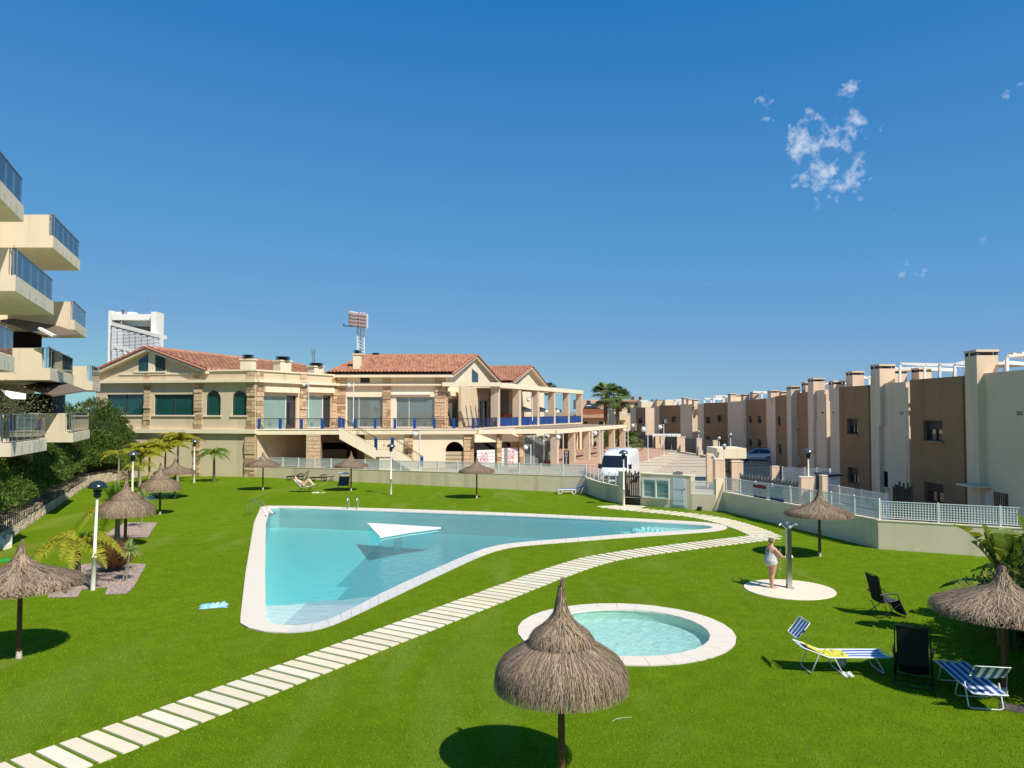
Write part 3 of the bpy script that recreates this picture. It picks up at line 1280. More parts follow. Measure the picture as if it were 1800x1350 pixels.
def pillar(F, u0, u1, z0, z1, w=0.12, depth=0.3, name='stone_pillar', parent=None, course=0.36, mats=None):
 """a pillar faced with courses of stone, alternately proud"""
 mb = MB()
 mb.box(u0 + .03, u1 - .03, -depth, w - .08, z0, z1, 1, F)
 z = z0
 k = 0
 while z < z1 - 0.05:
  h = min(course * random.uniform(0.8, 1.2), z1 - z)
  off = random.uniform(-0.03, 0.03)
  n = random.choice((1, 2, 2)) if (u1 - u0) > 0.5 else 1
  cuts = [u0] + sorted(u0 + (u1 - u0) * random.uniform(.35, .65) for _ in range(n - 1)) + [u1]
  for i in range(n):
   mb.box(cuts[i] + .01, cuts[i + 1] - .01, 0.0, w + off * 1.6 + random.uniform(-.02, .02), z + .015, z + h - .015, int(random.random() < .3), F)
  z += h
  k += 1
 return mb.build(name, [STONE, STONE_D], parent or club, world=True)

def window(F, u0, u1, z0, z1, glass, parent, frame=WHITE_METAL, mull=(), depth=0.18, fw=0.07, curtain=None, name='window'):
 mb = MB()
 d0, d1 = -depth - 0.04, -depth + 0.03
 mb.box(u0, u0 + fw, d0, d1, z0, z1, 0, F)
 mb.box(u1 - fw, u1, d0, d1, z0, z1, 0, F)
 mb.box(u0 + fw, u1 - fw, d0, d1, z0, z0 + fw, 0, F)
 mb.box(u0 + fw, u1 - fw, d0, d1, z1 - fw, z1, 0, F)
 for m in mull:
  uu = u0 + (u1 - u0) * m
  mb.box(uu - fw / 2, uu + fw / 2, d0, d1 + .005, z0 + fw, z1 - fw, 0, F)
 fr = mb.build(name, frame, parent, world=True)
 mb = MB()
 mb.box(u0 + fw * .6, u1 - fw * .6, d0 - 0.01, d0 + 0.01, z0 + fw * .6, z1 - fw * .6, 0, F)
 mb.build('pane', glass, fr, world=False)
 g = fr.children[0]
 M = mat4(parent).inverted()
 g.data.transform(M)
 if curtain:
  # folded curtain hanging behind the pane
  n = max(8, int((u1 - u0) / 0.09))
  mb = MB()
  vs = []
  for i in range(n + 1):
   u = u0 + (u1 - u0) * i / n
   w = -depth - 0.13 + 0.05 * math.sin(i * 1.9) + 0.03 * math.sin(i * 0.7)
   vs += [F.p(u, w, z0), F.p(u, w, z1)]
  mb.add(vs, [(2 * i, 2 * i + 2, 2 * i + 3, 2 * i + 1) for i in range(n)], smooth=True)
  o = mb.build('curtain', curtain, fr)
  o.data.transform(M)
 return fr

def band(F, u0, u1, z0, z1, w0, w1, m, name, parent=None, **kw):
 mb = MB()
 mb.box(u0, u1, w0, w1, z0, z1, 0, F)
 return mb.build(name, m, parent or club, world=True, **kw)

# ---- west wing, front (F1)
ZS0, ZS1 = F1.z(441, 762), F1.z(441, 754.5)
ZCO = F1.z(441, 669.5)
ZPAR = F1.z(441, 652)
U = F1.len
h = F1.hit
win1 = [(188, 252.5, 693.5, 729.5), (271, 341.5, 693.5, 729.5)]
holes = []
for a, b, c, d in win1:
 holes.append((h(a)[0], h(b)[0], h(a, d)[1], h(a, c)[1]))
arches = [(362, 388), (408, 435)]
for a, b in arches:
 holes.append((h(a)[0], h(b)[0], h(a, 730)[1], h(a, 686)[1]))
mb = MB()
wall(F1, 0, U, -0.3, ZPAR, holes, mb)
for (a, b), ho in zip(arches, holes[2:]):
 arch_fill(mb, F1, ho[0], ho[1], ho[3] - 0.85, ho[3] + 0.002, -0.3, -0.002)
mb.build('front_wall', CREAM, club, world=True)
for i, ho in enumerate(holes[:2]):
 window(F1, *ho, GREENGLASS, club, frame=DARKGREY, mull=(0.5,))
for ho in holes[2:]:
 window(F1, *ho, GREENGLASS, club, frame=DARKGREY, fw=0.05)
for ho in holes:
 band(F1, ho[0] - 0.15, ho[1] + 0.15, ho[2] - 0.12, ho[2] - 0.005, 0.0, 0.12, CREAM_CLEAN, 'sill')
band(F1, -0.2, U + 0.15, ZS0, ZS1, 0.0, 0.32, CREAM_CLEAN, 'string_course')
band(F1, -0.2, U + 0.15, ZCO - 0.12, ZCO + 0.12, 0.0, 0.45, CREAM_CLEAN, 'cornice')
band(F1, U * 0.64, U + 0.1, ZPAR, ZPAR + 0.14, -0.4, 0.14, CREAM_CLEAN, 'parapet_coping')
for a, b in ((253.5, 265), (341.5, 356), (434.5, 449.5)):
 pillar(F1, h(a)[0], min(h(b)[0], U + 0.12), ZS1, ZCO - 0.12)
 pillar(F1, h(a)[0], min(h(b)[0], U + 0.12), ZCO + 0.12, ZPAR)
pillar(F1, h(341.5)[0], h(353)[0], -0.1, ZS0)
pillar(F1, h(433)[0], U + 0.1, -0.1, ZS0, w=0.2)
# gable of the front
g0, g1 = h(176)[0], h(360)[0]
gz = F1.z(262, 613)
ga = h(262)[0]
GE = F1.z(360, 650)
mb = MB()
mb.fprism(F1, [(g0, ZPAR - 0.02), (g1, ZPAR - 0.02), (g1, GE), (ga, gz - .25), (g0, GE)], -0.3, -0.05)
mb.build('gable_wall', CREAM, club, world=True)
for a, b in ((243, 259.5), (272.5, 289)):
 u0, u1 = h(a)[0], h(b)[0]
 z0_, z1_ = F1.z(a, 653), F1.z(a, 629 if a < 262 else 624)
 mb = MB()
 if a < 262:
  pl = [(u0, z0_), (u1, z0_), (u1, z1_ + 0.35), (u0, z1_ - 0.15)]
 else:
  pl = [(u0, z0_), (u1, z0_), (u1, z1_ - 0.3), (u0, z1_ + 0.1)]
 mb.fprism(F1, pl, -0.05, 0.0)
 mb.build('gable_window', GREENGLASS, club, world=True)
 mb = MB()
 for k in range(3):
  uu = u0 + (u1 - u0) * (k + .5) / 3
  mb.box(uu - .02, uu + .02, 0.0, 0.03, z0_, z1_ - .3, 0, F1)
 mb.build('window_bar', DARKGREY, club, world=True)
band(F1, h(236)[0], h(292)[0], F1.z(236, 655.5), F1.z(236, 653), -.05, 0.15, CREAM_CLEAN, 'gable_sill')
band(F1, h(260.5)[0], h(271.5)[0], F1.z(262, 653), F1.z(262, 621), -.05, 0.06, CREAM_CLEAN, 'gable_pier')
band(F1, h(210)[0], h(330)[0], ZPAR - .25, ZPAR - .1, 0, .08, CREAM_CLEAN, 'gable_base_band')

def roof(name, e0, e1, r1, r0, parent, cols=None, over=0.0, pitch_n=None, tile=0.70, amp=.17, lip=.05, course=.6):
 """tiled slope: eave e0-e1, ridge r0-r1; barrel tiles as a corrugated skin with stepped courses"""
 e0, e1, r0, r1 = map(Vector, (e0, e1, r0, r1))
 We = (e1 - e0).length
 n = max(3, int(We / tile))
 slope = max((r0 - e0).length, (r1 - e1).length)
 m = max(3, int(slope / course))
 nrm = (e1 - e0).cross((r0 + r1) / 2 - (e0 + e1) / 2).normalized()
 if nrm.z < 0:
  nrm = -nrm
 sub = 4
 V, T = [], []
 W = n * sub + 1
 for j in range(m):
  for half in (0, 1):
   t = max(0, (j - .16) / m) if half == 0 else (j + .9) / m
   a = e0.lerp(r0, t)
   b = e1.lerp(r1, t)
   lift = lip if half == 0 else 0.0
   for i in range(W):
    s = i / (W - 1)
    ph = math.cos(2 * PI * i / sub)
    p = a.lerp(b, s) + nrm * (ph * amp + lift)
    V.append(p)
 for j in range(m):
  b0 = j * 2 * W
  for i in range(W - 1):
   T.append((b0 + i, b0 + i + 1, b0 + W + i + 1, b0 + W + i))
  if j < m - 1:
   for i in range(W - 1):
    T.append((b0 + W + i, b0 + W + i + 1, b0 + 2 * W + i + 1, b0 + 2 * W + i))
 T = np.array(T)
 tint = np.repeat(rng.uniform(0.75, 1.15, (len(T) + 3) // 4), 4)[:len(T)]
 tm = TILE_A
 return tris(name, np.array([list(v) for v in V]), T, tint, tm, parent, world=True, smooth=True, kind='stuff')

TILE_A = mat('barrel_tile', (0.52, 0.255, 0.16), 0.85, col2=(0.37, 0.165, 0.10), vscale=1.2, attr=True)

def wedge(pts_low, pts_high, name, m, parent):
 """solid under-roof: bottom polygon and top polygon with matching corners"""
 mb = MB()
 n = len(pts_low)
 mb.add(list(pts_low) + list(pts_high), [tuple(reversed(range(n))), tuple(range(n, 2 * n))] + [(i, (i + 1) % n, n + (i + 1) % n, n + i) for i in range(n)])
 return mb.build(name, m, parent, world=True)

def gable_roof(parent, p_apex, p_e0, p_e1, back, ze0, hang=0.5, fascia=CREAM_CLEAN, **kw):
 """p_apex, p_e0 (left eave), p_e1 (right eave) on the gable front, ridge runs along vector back"""
 a, l, r = Vector(p_apex), Vector(p_e0), Vector(p_e1)
 bk = Vector(back)
 f = -bk.normalized() * hang
 dl = (l - a).normalized() * 0.45
 dr = (r - a).normalized() * 0.45
 A0, A1 = a + f, a + bk
 L0, L1 = l + f + dl, l + bk + dl
 R0, R1 = r + f + dr, r + bk + dr
 up = Vector((0, 0, 0.09))
 roof('roof_tiles', R0 + up, R1 + up, A1 + up, A0 + up, parent, **kw)
 roof('roof_tiles', L1 + up, L0 + up, A0 + up, A1 + up, parent, **kw)
 # boards under the tiles
 dn = Vector((0, 0, -0.22))
 mb = MB()
 for P, Q in ((L0, L1), (R0, R1)):
  vs = [P + dn, Q + dn, A1 + dn, A0 + dn, P, Q, A1, A0]
  mb.add(vs, [(0, 1, 2, 3), (7, 6, 5, 4), (0, 4, 5, 1), (1, 5, 6, 2), (2, 6, 7, 3), (3, 7, 4, 0)])
 mb.build('roof_soffit', fascia, parent, world=True)
 # ridge tiles
 mb = MB()
 nn = int((A1 - A0).length / 0.5)
 for i in range(nn):
  p = A0.lerp(A1, i / nn) + up + Vector((0, 0, .03))
  q = A0.lerp(A1, (i + 1.05) / nn) + up + Vector((0, 0, .05))
  mb.tube([p, q], [0.14, 0.16], n=6, smooth=False)
 # verge tiles along the front slopes
 for P in (L0, R0):
  kk = int((P - A0).length / 0.45)
  for i in range(kk):
   p = P.lerp(A0, i / kk) + up
   q = P.lerp(A0, (i + 1.05) / kk) + up + Vector((0, 0, .02))
   mb.tube([p, q], [0.12, 0.14], n=6, smooth=False)
 mb.build('ridge_tiles', TILE, parent, world=True, kind='stuff')

# west roof: gable on F1, ridge running back
apx = F1.p(ga, 0.0, gz)
bkdir = (F1.n * -1) * 27 + F1.d * 1.5
gable_roof(club, apx, F1.p(g0, 0, GE), F1.p(g1, 0, GE), bkdir, GE)
# body of the west wing
mb = MB()
FB1 = Frame(A_, B_)
mb.box(0.02, F1.len - 0.32, -26, -0.31, 0, ZPAR - 0.5, 0, F1)
mb.build('wing_body', CREAM, club, world=True)

def chimney(parent, F, a, b, ytop, ybot, w, name='chimney', depth=0.8, cowl=True, m=CREAM_CLEAN, down=0.6):
 u0, z1 = F.hit(a, ytop, w)
 u1, z0 = F.hit(b, ybot, w)
 zt = F.hit((a + b) / 2, ytop, w)[1]
 zb = F.hit((a + b) / 2, ybot, w)[1]
 c = thing(name, None, None, F.p((u0 + u1) / 2, w - depth / 2, zb - down))
 mb = MB()
 mb.box(u0 + .08, u1 - .08, w - depth + .08, w - .08, zb - down, zt - 0.05, 0, F)
 mb.box(u0, u1, w - depth, w, zt - 0.05, zt + 0.08, 0, F)
 return mb, u0, u1, zt, w, depth

def cowl_chimney(F, a, b, ycap, ytop, ybot, w, depth=0.95, down=0.5):
 zt = F.hit((a + b) / 2, ytop, w)[1]
 zb = F.hit((a + b) / 2, ybot, w)[1]
 zc = F.hit((a + b) / 2, ycap, w)[1]
 u0, u1 = F.hit(a, ytop, w)[0], F.hit(b, ytop, w)[0]
 mb = MB()
 mb.box(u0 + .1, u1 - .1, w - depth, w - .08, zb - down, zt - 0.08, 0, F)
 mb.box(u0, u1, w - depth - .08, w, zt - 0.08, zt + 0.04, 0, F)
 ch = mb.build('chimney', CREAM_CLEAN, club, world=True)
 # stack of dark cowl plates
 mb = MB()
 c = F.p((u0 + u1) / 2, w - depth / 2, 0)
 n = 3
 for k in range(n):
  z = zt + 0.08 + (zc - zt - 0.1) * k / n
  hh = (zc - zt - 0.1) / n
  r = (u1 - u0) * 0.42
  mb.lathe([(r * .55, z), (r, z + hh * .15), (r, z + hh * .5), (r * .55, z + hh * .75), (0.01, z + hh * .8)], 10, (c.x, c.y, 0), smooth=False)
 o = mb.build('cowl', BLACK, ch)
 o.data.transform(mat4(club).inverted())
 return ch

cowl_chimney(F1, 420, 443, 622, 631, 653, -3.2)
cowl_chimney(F2, 493, 514.5, 625.5, 634, 656, -1.2)
cowl_chimney(F2, 552.5, 572, 637, 644, 661, -1.4)

# ---- west wing, side (F2), facing the sun
h = F2.hit
U2 = F2.len
hol = []
for a, b, c, d in ((463, 521, 694, 737), (538, 582, 694, 737)):
 hol.append((h(a)[0], h(b)[0], ZT + 0.02, F2.z(a, c)))
mb = MB()
wall(F2, -0.05, U2, -0.3, ZPAR, hol, mb)
mb.build('side_wall', CREAM, club, world=True)
for ho in hol:
 um = ho[0] + (ho[1] - ho[0]) * 0.72
 window(F2, ho[0], um, ho[2], ho[3], glassmat('pale_blind_glass', (0.30, 0.44, 0.38), 0.5, 0.85), club)
 window(F2, um, ho[1], ho[2], ho[3], DARKGLASS, club, frame=DARKBROWN)
 band(F2, ho[0] - .1, ho[1] + .1, ho[3] + 0.25, ho[3] + 0.75, 0.0, 0.35, CREAM_CLEAN, 'awning_box')
band(F2, 0, U2, ZCO - 0.12, ZCO + 0.12, 0.0, 0.45, CREAM_CLEAN, 'cornice')
band(F2, 0, U2, ZPAR, ZPAR + 0.14, -0.3, 0.12, CREAM_CLEAN, 'parapet_coping')
for a, b in ((450, 462), (526.5, 538), (583, 592)):
 pillar(F2, max(0, h(a)[0]), min(U2, h(b)[0]), ZT, ZCO - .12)
 pillar(F2, max(0, h(a)[0]), min(U2, h(b)[0]), ZCO + .12, ZPAR)

# ---- main block, front (F3)
h = F3.hit
U3 = F3.len
ZE3 = F3.z(700, 660)
hol = []
for a, b in ((609, 672.5), (696, 763)):
 hol.append((h(a)[0], h(b)[0], ZT + 0.02, F3.z(a, 697.5)))
small = (h(633)[0], h(650)[0], F3.z(640, 673), F3.z(640, 664))
mb = MB()
wall(F3, -0.4, U3, 0, ZE3, hol + [small], mb)
mb.build('front_wall', CREAM_CLEAN, club, world=True)
CLEARG = glassmat('clear_window_glass', (0.78, 0.88, 0.82), 0.6, 0.18)
for ho in hol:
 window(F3, *ho, CLEARG, club, mull=(0.34,), fw=0.05, curtain=CURTAIN)
 mb = MB()
 mb.box(ho[0] - .2, ho[1] + .2, -3, -1.0, ZT, ho[3] + .3, 0, F3)
 mb.build('room_back', GREENPANEL, club, world=True)
window(F3, *small, DARKGLASS, club, frame=DARKGREY, mull=(0.5,), fw=.04)
band(F3, -0.2, U3 + .2, F3.z(700, 678), F3.z(700, 675), 0.0, 0.4, CREAM_CLEAN, 'cornice')
for a, b in ((592, 608), (673, 687), (764.5, 784)):
 pillar(F3, max(-.3, h(a)[0]), min(U3, h(b)[0]), ZT, F3.z(700, 678))
 pillar(F3, max(-.3, h(a)[0]), min(U3, h(b)[0]), F3.z(700, 675), ZE3)
band(F3, h(689)[0], h(757)[0], F3.z(700, 694), F3.z(700, 691.5), 0.0, 0.25, WHITE, 'awning_roll')
# roof of the main block: hipped left, gable right (on F4)
apx4 = atY(828, 626, 87.5)
gz4 = apx4.z
ridgeL = atY(643, 629.5, 87.5)
ridgeL.z = gz4
eL = F3.p(-1.0, 0.6, ZE3)
eR = F3.p(U3 + 0.1, 0.6, ZE3)
eb = Vector((E_.x, E_.y + 0.5, ZE3))
ebl = Vector((-19, 97, ZE3))
over = (F4.n * 0.7)
tp = Vector((0, 0, 0.1))
roof('roof_tiles', eL + tp, eR + over + tp, Vector((apx4.x, apx4.y, gz4)) + over + tp, ridgeL + tp, club, tile=0.36, amp=.05, lip=.3, course=1.2)
roof('roof_tiles', ebl + tp, eL + tp, ridgeL + tp, ridgeL + tp + Vector((.01, 0, 0)), club)
roof('roof_tiles', eb + over + tp, ebl + tp, ridgeL + tp, Vector((apx4.x, apx4.y, gz4)) + over + tp, club)
mb = MB()
dn = Vector((0, 0, -0.22))
apv = Vector((apx4.x, apx4.y, gz4))
for quad in ([eL, eR + over, apv + over, ridgeL], [eb + over, ebl, ridgeL, apv + over]):
 vs = [q + dn for q in quad] + list(quad)
 mb.add(vs, [(3, 2, 1, 0), (4, 5, 6, 7), (0, 1, 5, 4), (1, 2, 6, 5), (2, 3, 7, 6), (3, 0, 4, 7)])
mb.build('roof_soffit', CREAM_CLEAN, club, world=True)
mb = MB()
for P, Q in ((ridgeL, apv + over), (eR + over, apv + over), (eb + over, apv + over), (eL, ridgeL)):
 kk = int((Q - P).length / 0.5)
 for i in range(kk):
  mb.tube([P.lerp(Q, i / kk) + tp, P.lerp(Q, (i + 1.05) / kk) + tp * 1.3], [0.13, 0.16], n=6, smooth=False)
mb.build('ridge_tiles', TILE, club, world=True, kind='stuff')
# gable face F4
h = F4.hit
U4 = F4.len
ua = (apv - F4.o).dot(F4.d)
hol = []
for a, b, c in ((785, 808, 700), (809, 817, 702), (829, 849, 703), (850, 857, 704)):
 hol.append((h(a)[0], h(b)[0], ZT + .02, F4.z(a, c)))
mb = MB()
wall(F4, 0, U4, 0, ZE3, hol, mb)
mb.fprism(F4, [(0, ZE3), (U4, ZE3), (ua, gz4 - .1)], -0.3, -0.01)
mb.build('side_wall', CREAM_CLEAN, club, world=True)
for i, ho in enumerate(hol):
 window(F4, *ho, CLEARG if i % 2 == 0 else DARKGLASS, club, frame=WHITE_METAL if i % 2 == 0 else DARKBROWN, fw=.05, curtain=GREENPANEL if i % 2 == 0 else None)
for a, b in ((783.5, 786), (818, 828), (859, 866)):
 pillar(F4, max(0, h(a)[0]), h(b)[0], ZT, F4.z(a, 678))
u0, u1 = h(829.5)[0], h(840)[0]
mb = MB()
mb.fprism(F4, [(u0, F4.z(830, 672.5)), (u1, F4.z(840, 673)), (u1, F4.z(840, 657)), (u0, F4.z(830, 648))], 0.0, 0.04)
mb.build('gable_window', DARKGLASS, club, world=True)
band(F4, h(786)[0], h(808)[0], F4.z(790, 696), F4.z(790, 687), 0, .3, CREAM_CLEAN, 'awning_box')
band(F4, h(829)[0], h(849)[0], F4.z(835, 699), F4.z(835, 689), 0, .3, CREAM_CLEAN, 'awning_box')
mb = MB()
mb.box(0.4, U3 - .4, -17, -3.1, 0, ZE3 - .3, 0, F3)
mb.build('main_body', CREAM, club, world=True)
cowl_chimney(F3, 618.5, 634.5, 614, 622, 640, -1.5)
cowl_chimney(F3, 651, 667, 619, 627, 636, -8.5)

# ---- east wing further back, second gable
G_ = Vector((-0.35, 98.2, 0))
H_ = Vector((4.9, 117.0, 0))
F5 = Frame(G_, H_)
ap5 = F5.hit(928, 645)
z5 = F5.z(895, 672)
mb = MB()
mb.box(0, F5.len, -12, 0, 0, z5, 0, F5)
mb.fprism(F5, [(0, z5), (F5.len, z5), (ap5[0], ap5[1] - .1)], -0.4, -0.01)
mb.build('east_wing_wall', CREAM_CLEAN, club, world=True)
pa = F5.p(ap5[0], 0, ap5[1])
gable_roof(club, pa, F5.p(0, 0, z5), F5.p(F5.len, 0, z5), -F5.n * 13, z5, hang=0.6, tile=.36, amp=.05, lip=.3, course=1.2)

# ---- terrace slab
col0, col1 = Vector((-1.35, 78.4, 0)), Vector((9.75, 107.5, 0))
slab = [xy(FT.p(-0.1, 0, 0)), xy(T1), (-1.55, 77.9), (9.9, 107.8), (2, 112), (-6.6, 79), (-17.9, 79)]
mb = MB()
mb.prism(slab, ZT - 0.42, ZT - 0.02)
mb.build('terrace_slab', CREAM_CLEAN, club, world=True)
mb = MB()
mb.prism([xy(Vector((p[0], p[1], 0)) + Vector((0.03, 0.05, 0))) for p in slab], ZT - 0.02, ZT)
mb.build('terrace_paving', mat('terrace_tile', (0.50, 0.27, 0.20), 0.8, col2=(0.58, 0.38, 0.30), vscale=2), club, world=True)
band(FT, 0, FT.len, ZT - 0.02, ZT + 0.08, -0.25, 0.05, CREAM_CLEAN, 'terrace_kerb')
F6 = Frame(T1, (-1.5, 78.0))
F7 = Frame((-1.5, 78.0), (9.9, 107.8))
band(F6, 0, F6.len, ZT - 0.02, ZT + 0.08, -0.25, 0.05, CREAM_CLEAN, 'terrace_kerb')
band(F7, 0, F7.len, ZT - 0.02, ZT + 0.08, -0.25, 0.05, CREAM_CLEAN, 'terrace_kerb')

# railings: blue posts and wrought bars
def railing(F, u0, u1, z, parent, blue_every=1.75, name='railing', dz=0.0, blue_panels=False, hgt=0.95, star=True):
 """dz: rise along the run (for the stair)"""
 L = u1 - u0
 zf = lambda u: z + dz * (u - u0) / L
 rl = MB()
 rl.beam(F.p(u0, -.08, zf(u0) + hgt), F.p(u1, -.08, zf(u1) + hgt), 0.06, 0.05)
 rl.beam(F.p(u0, -.08, zf(u0) + 0.08), F.p(u1, -.08, zf(u1) + .08), 0.04, 0.03)
 rl.beam(F.p(u0, -.08, zf(u0) + hgt - .14), F.p(u1, -.08, zf(u1) + hgt - .14), 0.03, 0.02)
 rail = rl.build(name, IRON, parent, world=True)
 M = mat4(parent).inverted()
 nb = max(2, int(L / 0.15))
 bars = MB()
 for i in range(nb + 1):
  u = u0 + L * i / nb
  bars.box(u - .009, u + .009, -.09, -.07, zf(u) + .08, zf(u) + hgt - .02, 0, F)
 if star:
  k = max(1, int(L / blue_every))
  for i in range(k):
   u = u0 + L * (i + .5) / k
   c = F.p(u, -.08, zf(u) + hgt * .46)
   for a in (0, PI / 3, 2 * PI / 3):
    e = F.d * math.cos(a) * .24 + Vector((0, 0, 1)) * math.sin(a) * .24
    bars.beam(c - e, c + e, 0.022)
 o = bars.build('baluster', IRON, rail, kind='stuff')
 o.data.transform(M)
 k = max(1, int(round(L / blue_every)))
 for i in range(k + 1):
  u = u0 + L * i / k
  mb = MB()
  for q in (-.09, 0, .09):
   mb.box(u + q - .035, u + q + .035, -.12, -.04, zf(u) - .02, zf(u) + hgt + .01, 0, F)
  mb.box(u - .13, u + .13, -.10, -.06, zf(u) + .1, zf(u) + hgt - .12, 0, F)
  b = mb.build('blue_post', BLUE, rail)
  b.data.transform(M)
 if blue_panels:
  for i in range(k):
   ua_, ub_ = u0 + L * i / k + .2, u0 + L * (i + 1) / k - .2
   mb = MB()
   nn = max(2, int((ub_ - ua_) / .3))
   for q in range(nn):
    uu = ua_ + (ub_ - ua_) * (q + .5) / nn
    mb.box(uu - .115, uu + .115, -.10, -.06, zf(uu) + .08, zf(uu) + hgt - .06, 0, F)
   b = mb.build('blue_panel', BLUE, rail)
   b.data.transform(M)
 return rail

us0 = FT.u(455, 745)
us1 = FT.u(603, 745)
us2 = FT.u(624, 745)
railing(FT, us0, us1, ZT + .06, club)
railing(FT, us2, FT.len - .05, ZT + .06, club, blue_every=1.72)
railing(F6, .05, F6.len, ZT + .06, club, blue_every=1.6)
railing(F7, .3, F7.len, ZT + .06, club, blue_every=1.9, blue_panels=True)

# upper pergola: columns and beam
ZB0 = atY(878, 681, 78.2).z
ZB1 = atY(878, 672.5, 78.2).z
cd = (col1 - col0)
for i in range(6):
 p = col0 + cd * (i / 5) ** 1.0
 mb = MB()
 Fc = Frame(p, p + cd)
 mb.box(-0.32, 0.32, -0.75, 0.02, ZT - .02, ZB0, 0, Fc)
 mb.build('column', mat('column_render', (0.66, 0.53, 0.39), 0.9, var=0.08, vscale=2, stain=(2, .3)), club, world=True)
mb = MB()
Fp = Frame(col0, col1)
mb.box(-0.45, Fp.len + .4, -0.8, 0.12, ZB0, ZB1, 0, Fp)
mb.build('pergola_beam', CREAM_CLEAN, club, world=True)
mb = MB()
Fq = Frame((D_.x - .3, D_.y - .55), (col0.x + .1, col0.y - .55))
mb.box(0, Fq.len + .2, -0.35, 0.1, ZB0 + .1, ZB1, 0, Fq)
mb.build('pergola_beam', CREAM_CLEAN, club, world=True)
for i in range(26):
 u = 0.3 + i * (Fp.len - .6) / 25
 mb = MB()
 mb.box(u - .07, u + .07, -4.6 if u > 3 else -2.5, -0.8, ZB0 + .1, ZB1 - .04, 0, Fp)
 mb.build('pergola_slat', CREAM_CLEAN, club, world=True)
# bar behind the columns
mb = MB()
mb.box(4.2, Fp.len - 1, -8.0, -7.6, ZT, ZB0 + .2, 0, Fp)
mb.build('bar_back_wall', DARKVOID, club, world=True)
mb = MB()
mb.box(0, 4.2, -4.5, -4.2, ZT, ZB0 + .2, 0, Fp)
mb.box(4.2, 4.4, -7.6, -4.2, ZT, ZB0 + .2, 0, Fp)
mb.build('bar_side_wall', CREAM, club, world=True)
mb = MB()
mb.box(4.0, Fp.len - 6, -7.9, -0.9, ZB0 + .25, ZB0 + .4, 0, Fp)
mb.build('bar_roof', DARKBROWN, club, world=True)
mb = MB()
mb.box(8.0, 12.5, -3.4, -2.6, ZT, ZT + 1.25, 0, Fp)
mb.box(7.9, 12.6, -3.5, -2.5, ZT + 1.25, ZT + 1.33, 0, Fp)
mb.build('bar_counter', mat('orange_wood', (0.42, 0.12, 0.03), 0.6, var=.3, vscale=5), club, world=True)

# ---- lower floor
FL = Frame(FT.p(FT.u(640, 780), -0.35, 0), FT.p(FT.len, -0.35, 0))
h = FL.hit
arch = (h(783.5)[0], h(815)[0], 0.3, FL.z(800, 776.5))
mb = MB()
wall(FL, 0, FL.len, 0, ZT - .42, [arch], mb)
arch_fill(mb, FL, arch[0], arch[1], arch[3] - (arch[1] - arch[0]) / 2, arch[3] + .002, -0.3, -0.002)
mb.build('lower_wall', CREAM_CLEAN, club, world=True)
mb = MB()
mb.box(arch[0] - .3, arch[1] + .3, -2.5, -2.3, 0, ZT - .5, 0, FL)
mb.build('arch_interior', DARKVOID, club, world=True)
mb = MB()
zq = FL.z(800, 794)
for i in range(4):
 mb.box(arch[0], arch[1], -.26, -.2, zq - .36 * i - .3, zq - .36 * i, 0, FL)
mb.build('arch_shutter', mat('beige_shutter', (0.50, 0.42, 0.27), .8), club, world=True)
pillar(FL, h(711)[0], h(726.5)[0], .3, ZT - .42)
pillar(FL, h(815.5)[0], FL.len, .3, ZT - .42)
mb = MB()
mb.box(FL.len - .9, FL.len + .0, -.02, .35, .2, ZT - .42, 0, FL)
# open undercroft on the left
mb = MB()
back = Frame((B_.x + 2.4, 76.0), (-8, 77.2))
mb.box(0, back.len, -.3, 0, 0, ZT - .42, 0, back)
mb.build('undercroft_wall', CREAM, club, world=True)
for a, b, c, m in ((478.5, 512, 768, DARKBROWN), (512.5, 538, 768, mat('red_brown_door', (0.13, .04, .015), .7, var=.3, vscale=3))):
 mb = MB()
 mb.box(back.u(a), back.u(b), 0.0, .08, 0.3, back.z(a, c), 0, back)
 mb.build('door', m, club, world=True)
mb = MB()
mb.box(back.u(565), back.u(610), 0.0, .08, back.z(580, 790), back.z(580, 778), 0, back)
mb.build('dark_opening', DARKVOID, club, world=True)
for i in range(3):
 mb = MB()
 zz = back.z(580, 792 + i * 6)
 mb.box(back.u(565), back.u(608), 0.0, .12, zz - .25, zz - .02, 0, back)
 mb.build('shutter_slat', mat('beige_shutter', (0.50, 0.42, 0.27), .8), club, world=True)
mb = MB()
mb.box(back.u(610), back.u(628), 0.0, .1, 0.3, back.z(615, 768), 0, back)
mb.build('door', mat('red_brown_door', (0.13, .04, .015), .7), club, world=True)
for a, b in ((538, 563.5),):
 pillar(FT, FT.u(a, 780), FT.u(b, 780), 0.0, ZT - .42, w=-.05, depth=1.2)

# shops on the right: boards with red lettering, glass front
F8 = Frame(T1 + Vector((0, -.3, 0)), (4.3, 73.6))
h = F8.hit
mb = MB()
mb.box(h(835)[0], h(914)[0], -.35, -.05, F8.z(850, 777.5), ZT - .43, 0, F8)
mb.build('shop_lintel', CREAM_CLEAN, club, world=True)
mb = MB()
mb.box(0.4, h(921)[0], -3.0, -2.8, .5, ZT - .5, 0, F8)
mb.build('shop_interior', DARKVOID, club, world=True)
for a, b in ((873, 881.5), (912.5, 919.5)):
 pillar(F8, h(a)[0], h(b)[0], .5, ZT - .43, w=.1)
REDT = mat('faded_red_lettering', (0.62, 0.16, 0.20), .7)

